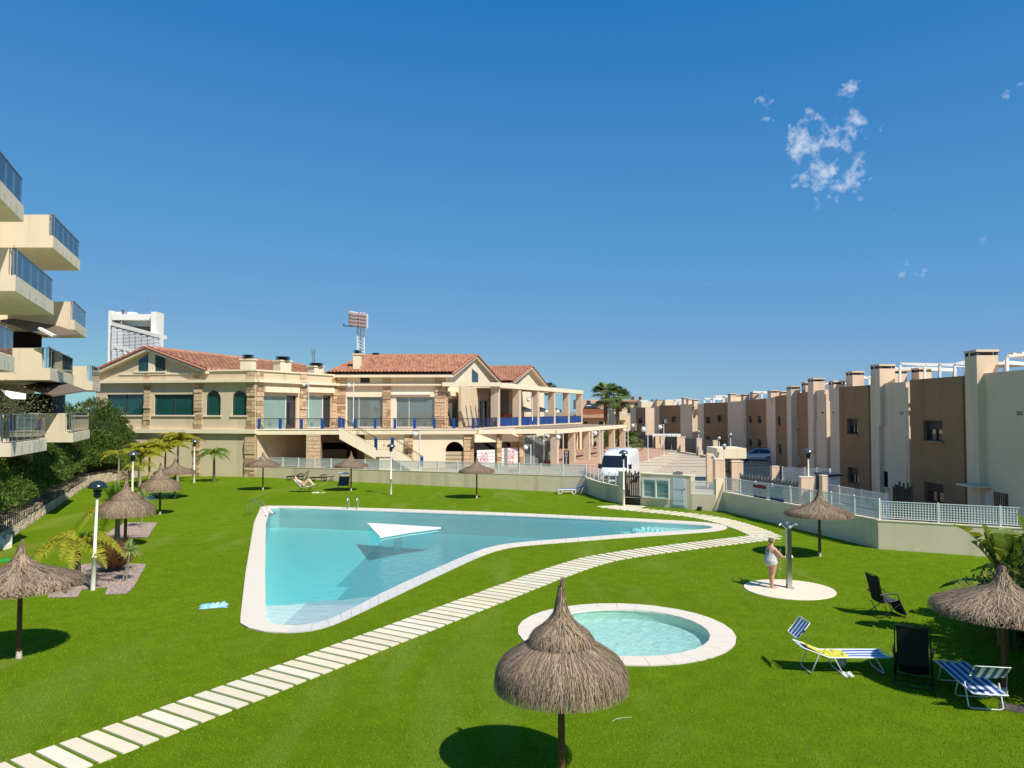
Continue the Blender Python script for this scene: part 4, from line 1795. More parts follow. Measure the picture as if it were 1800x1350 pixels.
def text(body, size, F, u, w, z, m, parent, name='lettering', rz=None, depth=0.004):
 cu = bpy.data.curves.new(name, 'FONT')
 cu.body = body
 cu.size = size
 cu.extrude = depth
 cu.align_x = 'CENTER'
 cu.align_y = 'CENTER'
 tmp = bpy.data.objects.new('tmp', cu)
 me = bpy.data.meshes.new_from_object(tmp)
 bpy.data.objects.remove(tmp)
 me.materials.clear()
 me.materials.append(m)
 R = Matrix((F.d, Vector((0, 0, 1)), F.n)).transposed().to_4x4()
 me.transform(Matrix.Translation(F.p(u, w, z)) @ R)
 if parent is not None:
  me.transform(mat4(parent).inverted())
 me.name = name
 return link(name, me, parent)

for (a, b, yt, lines, uc) in ((840, 871.5, 791.5, ('LA', 'DEL'), 853), (882, 911.5, 788, ('VA', 'DE', 'PA'), 900)):
 u0, u1 = h(a)[0], h(b)[0]
 zt = F8.z(a, yt)
 nb = 6
 for i in range(nb):
  mb = MB()
  z1_ = zt - (zt - .5) * i / nb
  mb.box(u0, u1, -.22, -.16 + (i % 2) * .015, z1_ - (zt - .5) / nb + .03, z1_, 0, F8)
  mb.build('board', mat('white_board', (.78, .74, .72), .6), club, world=True)
 for k, t in enumerate(lines):
  text(t, .55, F8, h(uc)[0], -.13, zt - .38 - k * .5, REDT, club)
 if a > 880:
  band(F8, h(888)[0], h(893)[0], .5, zt, -.16, -.08, GREYMETAL, 'grey_post')
# glass shop
mb = MB()
u0, u1 = h(921)[0], h(979)[0]
z0_, z1_ = .55, F8.z(940, 766)
fr = window(F8, u0, u0 + (u1 - u0) * .60, z0_, z1_, CLEARG, club, mull=(0.5,), fw=.05, curtain=GREENPANEL, depth=.05)
fr = window(F8, u0 + (u1 - u0) * .62, u1, z0_, z1_, glassmat('pale_blind_glass', (0.30, 0.44, 0.38), 0.5, 0.85), club, fw=.05, depth=.05)
band(F8, h(957)[0], h(965)[0], F8.z(960, 775), F8.z(960, 764), .0, .06, WHITE, 'shop_sign')
text('NC', .34, F8, h(961)[0], .07, F8.z(960, 768), BLACK, club)
mb = MB()
uq = h(962.5)[0]
mb.fprism(F8, [(uq - .25, .8), (uq + .2, .8), (uq + .32, z1_ - 1.0), (uq + .05, z1_ - .6)], 0.0, .03)
mb.build('door_poster', mat('grey_poster', (.18, .18, .17), .6), club, world=True)

# lower pergola: beam, columns, deck of slats
LP0, LP1 = Vector((4.25, 71.6, 0)), Vector((14.2, 97.0, 0))
FLP = Frame(LP0, LP1)
ZLB0, ZLB1 = 3.72, 4.08
PG = thing('pergola', 'cream lower pergola with six square columns and slatted top beside the plaza', 'pergola', (9, 84, ZPL))
for i in range(6):
 u = FLP.len * i / 5
 mb = MB()
 mb.box(u - .28, u + .28, -.62, .02, ZPL - .4, ZLB0, 0, FLP)
 mb.build('column', mat('column_render', (0.66, 0.53, 0.39), 0.9), PG, world=True)
mb = MB()
mb.box(-.4, FLP.len + .4, -.7, .1, ZLB0, ZLB1, 0, FLP)
mb.build('side_beam', CREAM_CLEAN, PG, world=True)
FLF = Frame(T1 + Vector((.1, .02, 0)), LP0 + Vector((.3, -.1, 0)))
mb = MB()
mb.box(.3, FLF.len + .1, -.5, .1, ZLB0 + .02, ZLB1 + .05, 0, FLF)
mb.build('front_beam', CREAM_CLEAN, PG, world=True)
for i in range(40):
 t = (i + .5) / 40
 q = LP0 + (LP1 - LP0) * t
 # from the side beam back to the terrace edge, parallel to the front
 inner = Vector((-1.5, 78.0, 0)).lerp(Vector((9.9, 107.8, 0)), min(1, t * .9)) + F7.n * .12
 if t < .15:
  inner = Vector((-3.0, 70.6, 0)).lerp(Vector((-1.4, 78.0, 0)), t / .15)
 mb = MB()
 mb.beam(Vector((inner.x, inner.y, ZLB1 - .1)), Vector((q.x - .45, q.y, ZLB1 - .1)), .13, .2)
 mb.build('slat', CREAM_CLEAN, PG, world=True)

# ---- stair from the terrace down to the plaza, with landing
ST = Frame(FT.p(0, 1.6, 0), FT.p(FT.len, 1.6, 0))
h = ST.hit
s0, s1, s2, s3 = h(597)[0], h(661)[0], h(690)[0], h(742)[0]
zl = ST.z(670, 792)
stair = thing('stair', 'outside stair with landing going down from the terrace, blue posts on its railing', 'stairs', ST.p((s0 + s3) / 2, -.8, ZPL))

def stair_run(u0, u1, z0, z1, n):
 for i in range(n):
  ua_, ub_ = u0 + (u1 - u0) * i / n, u0 + (u1 - u0) * (i + 1) / n
  zz = z0 + (z1 - z0) * (i + 1) / n
  mb = MB()
  mb.box(ua_, ub_ + .02, -1.5, -.16, zz - .18, zz, 0, ST)
  mb.build('step', CREAM, stair, world=True)
 for w0, w1 in ((-.15, 0.0), (-1.65, -1.5)):
  mb = MB()
  mb.fprism(ST, [(u0, z0 - .75), (u1, z1 - .75), (u1, z1 + .22), (u0, z0 + .22)], w0, w1)
  mb.build('stringer', CREAM_CLEAN, stair, world=True)

stair_run(s0, s1, ZT, zl, 10)
stair_run(s2, s3, zl, ZPL, 9)
mb = MB()
mb.box(s1, s2, -1.65, 0, zl - .55, zl, 0, ST)
mb.build('landing', CREAM_CLEAN, stair, world=True)
mb = MB()
mb.box(s1 + .3, s2 - .1, -1.5, -.1, .3, zl - .56, 0, ST)
mb.build('landing_pier', CREAM_CLEAN, stair, world=True)
railing(ST, s0, s1, ZT + .2, stair, dz=zl - ZT, blue_every=2.4)
railing(ST, s1, s2, zl + .02, stair, blue_every=1.5)
railing(ST, s2, s3, zl + .2, stair, dz=ZPL - zl, blue_every=2.4)

# ================================================================== BOUNDARY WALLS AND FENCES
def solid_wall(name, label, a, b, z0, z1a, z1b, t=0.25, m=WALLMAT, cap=True):
 """rendered wall from a to b (front face on the line), coped"""
 F = Frame(a, b)
 w = thing(name, label, 'wall', F.p(F.len / 2, -t / 2, z0))
 n = max(1, int(F.len / 5.5))
 for i in range(n):
  u0, u1 = F.len * i / n, F.len * (i + 1) / n
  za, zb = z1a + (z1b - z1a) * i / n, z1a + (z1b - z1a) * (i + 1) / n
  mb = MB()
  g = 0.006
  c = [F.p(u0 + g, 0, z0), F.p(u1 - g, 0, z0), F.p(u1 - g, -t, z0), F.p(u0 + g, -t, z0),
    F.p(u0 + g, 0, za), F.p(u1 - g, 0, zb), F.p(u1 - g, -t, zb), F.p(u0 + g, -t, za)]
  mb.hexa(c)
  mb.build('wall_panel', m, w, world=True)
 if cap:
  mb = MB()
  c = [F.p(0, .02, z1a), F.p(F.len, .02, z1b), F.p(F.len, -t - .02, z1b), F.p(0, -t - .02, z1a),
    F.p(0, .02, z1a + .04), F.p(F.len, .02, z1b + .04), F.p(F.len, -t - .02, z1b + .04), F.p(0, -t - .02, z1a + .04)]
  mb.hexa(c)
  mb.build('wall_cap', CREAM_CLEAN, w, world=True)
 return F, w

def lattice_mesh(w, h, cell=0.085, bar=0.028):
 mb = MB()
 nx, nz = max(2, int(w / cell)), max(2, int(h / cell))
 f = .03
 mb.box(0, w, -.02, .02, 0, f)
 mb.box(0, w, -.02, .02, h - f, h)
 mb.box(0, f, -.02, .02, f, h - f)
 mb.box(w - f, w, -.02, .02, f, h - f)
 for i in range(1, nx):
  x = w * i / nx
  mb.add([(x - bar / 2, -.006, f), (x + bar / 2, -.006, f), (x + bar / 2, -.006, h - f), (x - bar / 2, -.006, h - f)], [(0, 1, 2, 3)])
 for j in range(1, nz):
  z = h * j / nz
  mb.add([(f, .004, z - bar / 2), (w - f, .004, z - bar / 2), (w - f, .004, z + bar / 2), (f, .004, z + bar / 2)], [(0, 1, 2, 3)])
 return mb.mesh('lattice_panel', WHITE_METAL)

def fence(name, label, F, u0, u1, za, zb, h=0.8, pw=1.75, m=WHITE_METAL, cell=.085, group=None, bar=.028):
 th = thing(name, label, 'fence', F.p((u0 + u1) / 2, -.12, (za + zb) / 2))
 inv = mat4(th).inverted()
 L = u1 - u0
 n = max(1, round(L / pw))
 w = L / n
 me = lattice_mesh(w - .07, h, cell, bar)
 pm = MB()
 pm.box(-.03, .03, -.03, .03, -.08, h + .05)
 pme = pm.mesh('post', m)
 ang = math.atan2(F.d.y, F.d.x)
 slope = math.atan2(zb - za, L)
 for i in range(n + 1):
  u = u0 + w * i
  z = za + (zb - za) * i / n
  o = link('post', pme, th)
  o.matrix_basis = inv @ Matrix.Translation(F.p(u, -.12, z + .06)) @ Matrix.Rotation(ang, 4, 'Z')
  if i < n:
   o = link('lattice_panel', me, th)
   o.matrix_basis = inv @ Matrix.Translation(F.p(u + .035, -.12, z + .07)) @ Matrix.Rotation(ang, 4, 'Z') @ Matrix.Rotation(-slope, 4, 'Y')
 return th

FW, _w = solid_wall('garden_wall', 'long low cream wall with water stains between the lawn and the club', W0, W1_, -.1, 0.92, 1.17)
fence('lattice_fence', 'long white lattice fence on the low wall in front of the club', FW, 0.05, FW.len - .05, .96, 1.21, h=.72, pw=1.72, bar=.036)
# curved wall near the van
prev = CURVE[0]
cw = thing('curved_wall', 'low curved cream wall in front of the white van', 'wall', tuple(CURVE[2]))
cf = thing('curved_fence', 'white railing of horizontal bars on the curved wall in front of the van', 'fence', (CURVE[2].x, CURVE[2].y, 1.1))
inner = [xy(p) for p in chaikin([xy(c) for c in CURVE], 2, closed=False)] if False else chaikin([xy(c) for c in CURVE], 2, closed=False)
for i in range(len(inner) - 1):
 F = Frame(inner[i], inner[i + 1])
 mb = MB()
 mb.box(-.01, F.len + .01, -.25, 0, -.1, 1.08, 0, F)
 mb.build('wall_segment', WALLMAT, cw, world=True)
mb = MB()
rails = []
for k in range(7):
 mb.tube([(p[0] + .05, p[1] + .1, 1.2 + k * .105) for p in inner], 0.014, n=5)
mb.build('rail', WHITE_METAL, cf, world=True)
rs = resample(inner, 0.95, closed=False)
for p in rs:
 mb = MB()
 mb.box(p[0] + .02, p[0] + .08, p[1] + .08, p[1] + .14, 1.08, 1.92)
 mb.build('post', WHITE_METAL, cf, world=True)
# gate pillar
gp = at(1093, 886)
FG = Frame(at(1098.5, 887), G1)
gpil = thing('gate_pillar', 'cream pillar on the left of the black garden gate', 'pillar', tuple(gp))
mb = MB()
FP = Frame(at(1087, 885.5), at(1098, 887))
mb.box(0, FP.len, -.45, 0, -.1, 2.0, 0, FP)
mb.build('pillar_body', WALLMAT, gpil, world=True)
mb = MB()
mb.box(-.02, FP.len + .02, -.47, .02, 2.0, 2.05, 0, FP)
mb.build('pillar_cap', CREAM_CLEAN, gpil, world=True)

def picket_gate(name, label, cat, F, u0, u1, z0, h, n, m=BLACK, w=.055, lo=.72, posts=True, var=(0, .25, .05, .3, .1, .2), rail=(.12, .62, .66)):
 th = thing(name, label, cat, F.p((u0 + u1) / 2, 0, z0))
 inv = mat4(th).inverted()
 meshes = {}
 for i in range(n):
  u = u0 + (u1 - u0) * (i + .5) / n
  hh = h * (1 - var[i % len(var)] * .3)
  k = round(hh, 3)
  if k not in meshes:
   q = MB()
   q.box(-w / 2, w / 2, -.03, .03, 0.03, hh)
   meshes[k] = q.mesh('bar', m)
  o = link('bar', meshes[k], th)
  o.matrix_basis = inv @ Matrix.Translation(F.p(u, 0, z0)) @ Matrix.Rotation(math.atan2(F.d.y, F.d.x), 4, 'Z')
 for r in rail:
  q = MB()
  q.box(u0, u1, -.05, -.03, z0 + h * r - .03, z0 + h * r + .03, 0, F)
  q.build('cross_rail', m, th, world=True)
 return th

picket_gate('garden_gate', 'black metal garden gate of uneven vertical bars beside the cabinet wall', 'gate', FG, .03, FG.len - .05, 0.02, 2.15, 8, var=(0, .3, .05, .25, .45, .1, .3, .12), w=.07, rail=(.03, .80))
# small building with cabinet: window box and louvred doors
FU = Frame(G1, U1c)
ut = thing('cabinet_wall', 'cream wall block holding a glazed notice cabinet and white utility doors', 'wall', tuple((G1 + U1c) / 2))
ZUT = FU.z(1150, 834)
mb = MB()
hl = FU.hit
wa, wb = hl(1129)[0], hl(1177)[0]
da, db = hl(1179)[0], hl(1205)[0]
wz0, wz1 = FU.z(1150, 876), FU.z(1150, 841)
dz1 = FU.z(1190, 842)
wall(FU, 0, FU.len, -.1, ZUT, [(wa + .1, wb - .1, wz0 + .1, wz1 - .1), (da + .05, db - .05, .12, dz1 - .05)], mb, thick=.6)
mb.build('wall_block', WALLMAT, ut, world=True)
mb = MB()
mb.box(-.02, FU.len + .02, -.62, .03, ZUT, ZUT + .05, 0, FU)
mb.build('wall_cap', CREAM_CLEAN, ut, world=True)
mb = MB()
mb.box(wa + .1, wb - .1, -.5, -.4, wz0 + .1, wz1 - .1, 0, FU)
mb.build('notice_board', GREENPANEL, ut, world=True)
window(FU, wa, wb, wz0, wz1, glassmat('cabinet_glass', (0.35, 0.56, 0.48), .6, .5), ut, mull=(.5,), depth=-.08, fw=.09, name='cabinet_window')
for (u, z, w, hh, c) in ((.35, -.35, .3, .25, (0.02, .3, .45)), (.75, -.4, .25, .35, (.05, .1, .08)), (1.4, -.6, .35, .5, (.25, .35, .3)), (.5, -1.0, .5, .25, (.5, .55, .5))):
 mb = MB()
 mb.box(wa + u, wa + u + w, -.39, -.37, wz1 + z, wz1 + z + hh * .6, 0, FU)
 mb.build('notice', mat('notice_%d' % int(u * 100), c, .7), ut, world=True)
DOORM = mat('white_grey_door', (.66, .70, .70), .5, var=.06, vscale=4)
mb = MB()
mb.box(da, db, -.12, .02, .1, dz1, 0, FU)
mb.build('utility_door', DOORM, ut, world=True)
for a0, a1 in ((.12, .34), (.40, .98), (1.08, 1.66), (1.74, 1.9)):
 mb = MB()
 mb.box(da + .12, db - .12, .02, .045, a0 + .1, min(a1 + .08, dz1 - .08), 0, FU)
 mb.build('door_panel', DOORM, ut, world=True)
mb = MB()
mb.box(db - .12, db - .07, .045, .09, 1.15, 1.22, 0, FU)
mb.build('door_handle', BLACK, ut, world=True)
mb = MB()
for k in range(3):
 mb.box(hl(1181)[0] + k * .22, hl(1181)[0] + k * .22 + .14, -.25, -.05, ZUT + .05, ZUT + .05 + (.14, .2, .18)[k], 0, FU)
mb.build('switch_box', GREYMETAL, ut, world=True)
# wall with lattice opening right of it
FK = Frame(U1c, K1)
kw = thing('lattice_wall', 'short cream wall with a framed white lattice, right of the utility doors', 'wall', tuple((U1c + K1) / 2))
mb = MB()
zk = FK.z(1235, 869)
mb.box(.02, FK.len, -.25, 0, -.1, zk, 0, FK)
mb.build('wall_panel', WALLMAT, kw, world=True)
lw = FK.len - .12
me = lattice_mesh(lw, FK.z(1235, 846) - zk - .03, .085, .03)
o = link('lattice_panel', me, kw)
o.matrix_basis = mat4(kw).inverted() @ Matrix.Translation(FK.p(.06, -.1, zk + .02)) @ Matrix.Rotation(math.atan2(FK.d.y, FK.d.x), 4, 'Z')
mb = MB()
mb.box(FK.len * .3, FK.len * .45, .02, .3, 0, .22, 0, FK)
tag(mb.build('black_box', BLACK, None), 'small black box on the lawn at the foot of the lattice wall', 'box')
# end pillar and the long right wall
FR = Frame(K2, K3)
mb = MB()
ep = thing('wall_end', 'cream wall end with slots at the left end of the right hand wall', 'pillar', tuple(K2))
FE = Frame(K1 + Vector((.04, .02, 0)), K2)
mb.box(0, FE.len, -.3, 0, -.1, FE.z(1265, 841), 0, FE)
mb.build('pillar_body', WALLMAT, ep, world=True)
zr0 = FR.z(1274, 866.5)
zr1 = FR.z(1543, 915)
FR, _w = solid_wall('side_wall', 'long cream wall in shade running along the right side of the lawn', K2, K3, -.1, zr0, zr1)
fr_ = fence('lattice_fence', 'white lattice fence on the shaded right wall, a red and blue banner tied to it', FR, .05, FR.len - .05, zr0 + .04, zr1 + .04, h=.78, pw=1.55, bar=.034)
FS, _w = solid_wall('corner_wall', 'sunlit cream wall at the right edge behind the banana plant', K3, K5, -.1, 1.18, 1.18)
fence('lattice_fence', 'brightly lit white lattice fence on the corner wall before the brown house', FS, .08, FS.len - .05, 1.22, 1.22, h=.72, pw=2.1, cell=.10, bar=.036)
# banners on the fence
ban = thing('banner', 'banner with a red strip on top and a blue strip below on the right fence', 'banner', FR.p(FR.u(1331), -.09, zr0 + .5))
ub0, ub1 = FR.u(1320), FR.u(1342)
zb = zr0 + (zr1 - zr0) * .25
for z0_, z1_, m, nm in ((.58, .74, mat('red_banner', (.30, .02, .03), .7, var=.4, vscale=8), 'red_strip'), (.16, .58, mat('pale_banner', (.55, .58, .58), .7, var=.35, vscale=9), 'pale_field'), (.06, .16, mat('navy_banner', (.02, .05, .17), .7), 'blue_strip')):
 band(FR, ub0, ub1, zb + z0_, zb + z1_, -.09, -.075, m, nm, ban)
ban2 = thing('banner', 'pale green banner with a dark blue lower edge, right of the red banner', 'banner', FR.p(FR.u(1355), -.09, zr0 + .5))
ub0, ub1 = FR.u(1349), FR.u(1373)
zb = zr0 + (zr1 - zr0) * .36
for z0_, z1_, m, nm in ((.2, .76, mat('green_banner', (.45, .54, .50), .7, var=.3, vscale=5), 'pale_field'), (.06, .2, mat('navy_banner', (.02, .05, .17), .7), 'blue_strip')):
 band(FR, ub0, ub1, zb + z0_, zb + z1_, -.09, -.075, m, nm, ban2)

# ------------------------------------------------------------------ rubble wall under the hedge
stone_me = []
for k in range(8):
 mb = MB()
 mb.box(-.5, .5, -.5, .5, 0, 1)
 me = mb.mesh('stone', RUBBLE)
 bm = bmesh.new()
 bm.from_mesh(me)
 bmesh.ops.bevel(bm, geom=bm.edges[:], offset=.09, segments=1, affect='EDGES')
 for v in bm.verts:
  v.co += Vector((random.uniform(-.06, .06), random.uniform(-.06, .06), random.uniform(-.06, .06)))
 bm.to_mesh(me)
 bm.free()
 stone_me.append(me)
RW = thing('rubble_wall', 'low wall of pale rough stones under the hedge along the left lawn edge', 'wall', tuple(P0))
line = [xy(PB), xy(P0), xy(P1), xy(P2), xy(P3), (-33.6, 70.6)]
line = [line[0], line[1], line[2]] + chaikin([line[2], line[3], line[4]], 2, closed=False)[1:] + [line[5]]
acc = resample(line, 0.40, closed=False)
inv = mat4(RW).inverted()
cnt = 0
for ci, (zb, hh) in enumerate(((0.0, .26), (.26, .24), (.50, .22))):
 off = .2 * (ci % 2)
 for i in range(len(acc) - 1):
  a, b = Vector((*acc[i], 0)), Vector((*acc[i + 1], 0))
  if a.y < 30:
   continue
  d = (b - a).normalized()
  c = (a + b) / 2 + d * off
  nrm = Vector((-d.y, d.x, 0))
  # nearest stones as parts, the rest joined
  top = ci == 2
  if top and random.random() < .6:
   continue
  s = (.36 * random.uniform(.85, 1.06), .34, hh * random.uniform(.9, 1.03))
  Mx = Matrix.Translation(c + nrm * (.12 + .05 * ci + random.uniform(-.03, .03)) + Vector((0, 0, zb))) @ Matrix.Rotation(math.atan2(d.y, d.x) + random.uniform(-.06, .06), 4, 'Z') @ Matrix.Diagonal((*s, 1))
  if c.y < 66 and cnt < 290:
   o = link('stone', random.choice(stone_me), RW)
   o.matrix_basis = inv @ Mx
   cnt += 1
  else:
   try:
    rest
   except NameError:
    rest = MB()
   me = random.choice(stone_me)
   rest.add([Mx @ v.co for v in me.vertices], [tuple(p.vertices) for p in me.polygons])
rest.build('far_stones', RUBBLE, RW, world=True, kind='stuff')
# earth bank behind it
bank = []
for p in acc:
 bank.append(p)
mb = MB()
vs, fs = [], []
for i, p in enumerate(acc):
 j = min(i + 1, len(acc) - 1)
 k = max(i - 1, 0)
 d = Vector((acc[j][0] - acc[k][0], acc[j][1] - acc[k][1], 0)).normalized()
 nrm = Vector((-d.y, d.x, 0))
 q = Vector((*p, 0))
 vs += [q + nrm * .25 + Vector((0, 0, .45)), q + nrm * 2.4 + Vector((0, 0, .9))]
for i in range(len(acc) - 1):
 fs.append((2 * i, 2 * i + 2, 2 * i + 3, 2 * i + 1))
mb.add(vs, fs)
mb.build('hedge_bank', EARTH, kind='structure')
# dark railing standing on the rubble wall
RL = thing('wall_railing', 'dark metal railing of thin bars on the rubble wall under the hedge', 'railing', (P0.x, P0.y, .6))
inv = mat4(RL).inverted()
q = MB()
q.box(-.013, .013, -.013, .013, 0, .85)
barm = q.mesh('bar', BLACK)
rp = [p for p in resample(line, .42, closed=False) if 32 < p[1] < 60]
for i, p in enumerate(rp):
 d = Vector((rp[min(i + 1, len(rp) - 1)][0] - rp[max(i - 1, 0)][0], rp[min(i + 1, len(rp) - 1)][1] - rp[max(i - 1, 0)][1], 0)).normalized()
 nrm = Vector((-d.y, d.x, 0))
 c = Vector((*p, .42)) + nrm * .02
 o = link('bar', barm, RL)
 o.matrix_basis = inv @ Matrix.Translation(c)
mb = MB()
for z in (.62, 1.3):
 pts = []
 for i in range(0, len(rp), 4):
  d = Vector((rp[min(i + 1, len(rp) - 1)][0] - rp[max(i - 1, 0)][0], rp[min(i + 1, len(rp) - 1)][1] - rp[max(i - 1, 0)][1], 0)).normalized()
  pts.append(Vector((*rp[i], z - .1)) + Vector((-d.y, d.x, 0)) * .02)
 mb.tube(pts, .018, n=5)
mb.build('rail', BLACK, RL, world=True)

# ================================================================== APARTMENT BLOCK ON THE LEFT
apt = thing('apartment_block', 'pale apartment block at the left edge with stacked angular glass fronted balconies', 'building', (-24, 40, 0))
AW0, AW1 = Vector((-20.5, 24, 0)), Vector((-29.5, 50.5, 0))

def balcony(front_a, corner, end, zb, fas_h, slab, glass_from, wall_part=None, depthback=6.0, glass_h=1.05, n_glass=5):
 """front_a..corner: face towards the viewer, corner..end: slanting side"""
 fa_, c_, e_ = Vector(front_a), Vector(corner), Vector(end)
 back = e_ + Vector((-depthback - 2, 0, 0))
 poly = [xy(fa_), xy(c_), xy(e_), xy(back)]
 mb = MB()
 mb.prism(poly, zb, zb + fas_h)
 b = mb.build('balcony', APART, apt, world=True)
 inv_ = mat4(apt).inverted()
 Fs = Frame(c_, e_)
 # joints and drip marks: small dark recesses
 for k in range(5):
  u = Fs.len * (k + .2 + random.random() * .9) / 5.8
  q = MB()
  q.box(u, u + .012, 0, .008, zb + .04, zb + fas_h * random.uniform(.3, .7), 0, Fs)
  o = q.build('drain_mark', DARKGREY, b)
  o.data.transform(inv_)
 # glass parapet with posts
 L = Fs.len
 n = n_glass
 for k in range(n + 1):
  u = .06 + (L - .12) * k / n
  q = MB()
  q.box(u - .012, u + .012, -.10, -.07, zb + fas_h, zb + fas_h + glass_h + (.12 if k in (0, 2, n - 1) else 0), 0, Fs)
  o = q.build('rail_post', GREYMETAL, b)
  o.data.transform(inv_)
 for k in range(n):
  u0, u1 = .06 + (L - .12) * k / n, .06 + (L - .12) * (k + 1) / n
  q = MB()
  q.box(u0 + .03, u1 - .03, -.085, -.07, zb + fas_h + .06, zb + fas_h + glass_h, 0, Fs)
  o = q.build('glass_panel', RAILGLASS, b)
  o.data.transform(inv_)
 q = MB()
 q.box(0, L, -.11, -.04, zb + fas_h + glass_h, zb + fas_h + glass_h + .03, 0, Fs)
 o = q.build('hand_rail', GREYMETAL, b)
 o.data.transform(inv_)
 # front part: solid parapet, then bars up to the corner
 Ff = Frame(fa_, c_)
 ug = Ff.u(glass_from) if glass_from else Ff.len
 if ug > .1:
  q = MB()
  q.box(0, ug, -.2, 0, zb + fas_h, zb + fas_h + glass_h, 0, Ff)
  o = q.build('solid_parapet', APART, b)
  o.data.transform(inv_)
 nb = max(2, int((Ff.len - ug) / .28))
 for k in range(nb + 1):
  u = ug + (Ff.len - ug) * k / nb
  q = MB()
  q.box(u - .015, u + .015, -.08, -.05, zb + fas_h, zb + fas_h + glass_h, 0, Ff)
  o = q.build('rail_bar', GREYMETAL, b)
  o.data.transform(inv_)
 q = MB()
 q.box(ug, Ff.len, -.09, -.04, zb + fas_h + glass_h, zb + fas_h + glass_h + .03, 0, Ff)
 o = q.build('hand_rail', GREYMETAL, b)
 o.data.transform(inv_)
 # back of the loggia: dark sliding doors under the slab above
 return b

def bx_(px, Y, z):
 return atY(px, 700, Y)

def place_b(pf, pc, pe, Yc, Ye, ybot_c, zf, gl, **kw):
 c = atY(pc, ybot_c, Yc)
 e = atY(pe, 700, Ye)
 f = atY(pf, 700, Yc)
 zb = c.z
 return balcony((f.x, Yc, 0), (c.x, Yc, 0), (e.x, Ye, 0), zb, zf, None, gl, **kw), zb

# far column (visible up to x = 160) and near column, from bottom to top
cols = []
cols.append(place_b(50, 128, 159, 41.0, 47.6, 777.5, .50, 114.5))
cols.append(place_b(-30, 88, 129, 40.0, 48.5, 668.0, .62, 71.5))
cols.append(place_b(10, 131, 150, 43.5, 48.5, 579.5, .55, 120.0))
cols.append(place_b(-60, 93, 136, 38.0, 44.3, 435.0, .60, 79.0))
cols.append(place_b(95, 163, 176, 53, 57.0, 686.0, .62, 151.0))
cols.append(place_b(-60, 19, 84, 28.5, 33.2, 803.0, .50, 1.0, n_glass=5))
cols.append(place_b(-120, -40, 24, 26.0, 31.5, 640.0, .62, -60.0, n_glass=5))
cols.append(place_b(-90, 27, 91, 29.6, 37.0, 511.5, .62, 8.5))
cols.append(place_b(-160, -35, 34.5, 24.5, 30.3, 312.0, .62, -50.0, n_glass=5))
# body of the block behind the balconies
def slant_body(px, Ya, Yb, z1):
 a_, b_ = atY(px, 700, Ya), atY(px, 700, Yb)
 mb = MB()
 mb.prism([(a_.x, Ya), (b_.x, Yb), (b_.x - 10, Yb), (a_.x - 10, Ya)], 0, z1)
 mb.build('block_body', APART, apt, world=True)

slant_body(60, 47.2, 58, 14.3)
slant_body(-40, 33, 46.8, 20)
# dark sliding doors set in the facade behind each balcony
for (pa, pb, yt, yb, Y) in ((24, 73, 575, 611, 44.6), (33, 92, 692, 728, 44.6), (-10, 30, 700, 726, 33), (8, 24, 470, 492, 36)):
 a, b = atY(pa, yb, Y), atY(pb, yt, Y)
 mb = MB()
 mb.box(a.x, b.x, Y - .02, Y + .06, a.z, b.z)
 mb.build('sliding_door', DARKVOID, apt, world=True)
# awnings: slanting frames with cloth
AWN = mat('dark_awning', (.16, .12, .09), .8)
for (pa, ya, pb, yb, pc, yc, Y, m) in ((0, 562, 82, 590, 90, 597, 40, AWN), (38, 678, 92, 695, 60, 697, 40, AWN)):
 a, b = atY(pa, ya, Y + 2.5), atY(pb, yb, Y - .3)
 mb = MB()
 mb.add([a, b, b + Vector((.3, 2.6, .35)), a + Vector((.3, 2.6, .5)), a - Vector((0, 0, .08)), b - Vector((0, 0, .08)), b + Vector((.3, 2.6, .27)), a + Vector((.3, 2.6, .42))],
   [(0, 1, 2, 3), (7, 6, 5, 4), (0, 4, 5, 1), (1, 5, 6, 2), (2, 6, 7, 3), (3, 7, 4, 0)])
 mb.build('awning', m, apt, world=True)
wa_ = [atY(70, 577, 39.5), atY(96, 591, 39.5)]
mb = MB()
mb.beam(wa_[0], wa_[1], .28, .12)
mb.build('awning_box', WHITE, apt, world=True)
aw = [atY(0, 683, 29), atY(8, 687, 28), atY(44, 693, 28), atY(44, 702, 27.6), atY(20, 701, 27.6), atY(9, 694, 27.6)]
mb = MB()
b0 = len(aw)
mb.add(aw + [p + Vector((0, .05, .02)) for p in aw], [(1, 2, 3, 4, 5), (11, 10, 9, 8, 7), (0, 1, 5)])
mb.build('white_awning', WHITE, apt, world=True)
# grey slatted screen
for k in range(5):
 a = atY(92 + k * 4.3, 727, 43.5 + k * .1)
 zt = atY(92 + k * 4.3, 688, 43.5).z
 mb = MB()
 mb.box(a.x - .05, a.x + .07, a.y, a.y + .16, a.z, zt)
 mb.build('screen_slat', mat('blue_grey_slat', (.10, .13, .16), .6), apt, world=True)
# pale tile wall seen through glass, and planter shrubs
pl = thing('planter_shrub', 'grey green potted shrub behind the glass of the lowest left balcony', 'plant', tuple(atY(22, 728, 31)))
c0 = np.array(atY(22, 716, 31))
C = rng.normal(size=(1500, 3)) * np.array([.75, .35, .38]) + c0
V, T = leaf_quads(C, .09)
tris('foliage', V, T, rng.uniform(.6, 1.5, len(T)), leafmat('shrub_leaf', (.16, .17, .07)), pl, world=True)
mb = MB()
mb.tube([tuple(c0 - np.array([0, 0, 1.0])), tuple(c0)], .04, n=6)
mb.build('stem', BARK, pl, world=True)

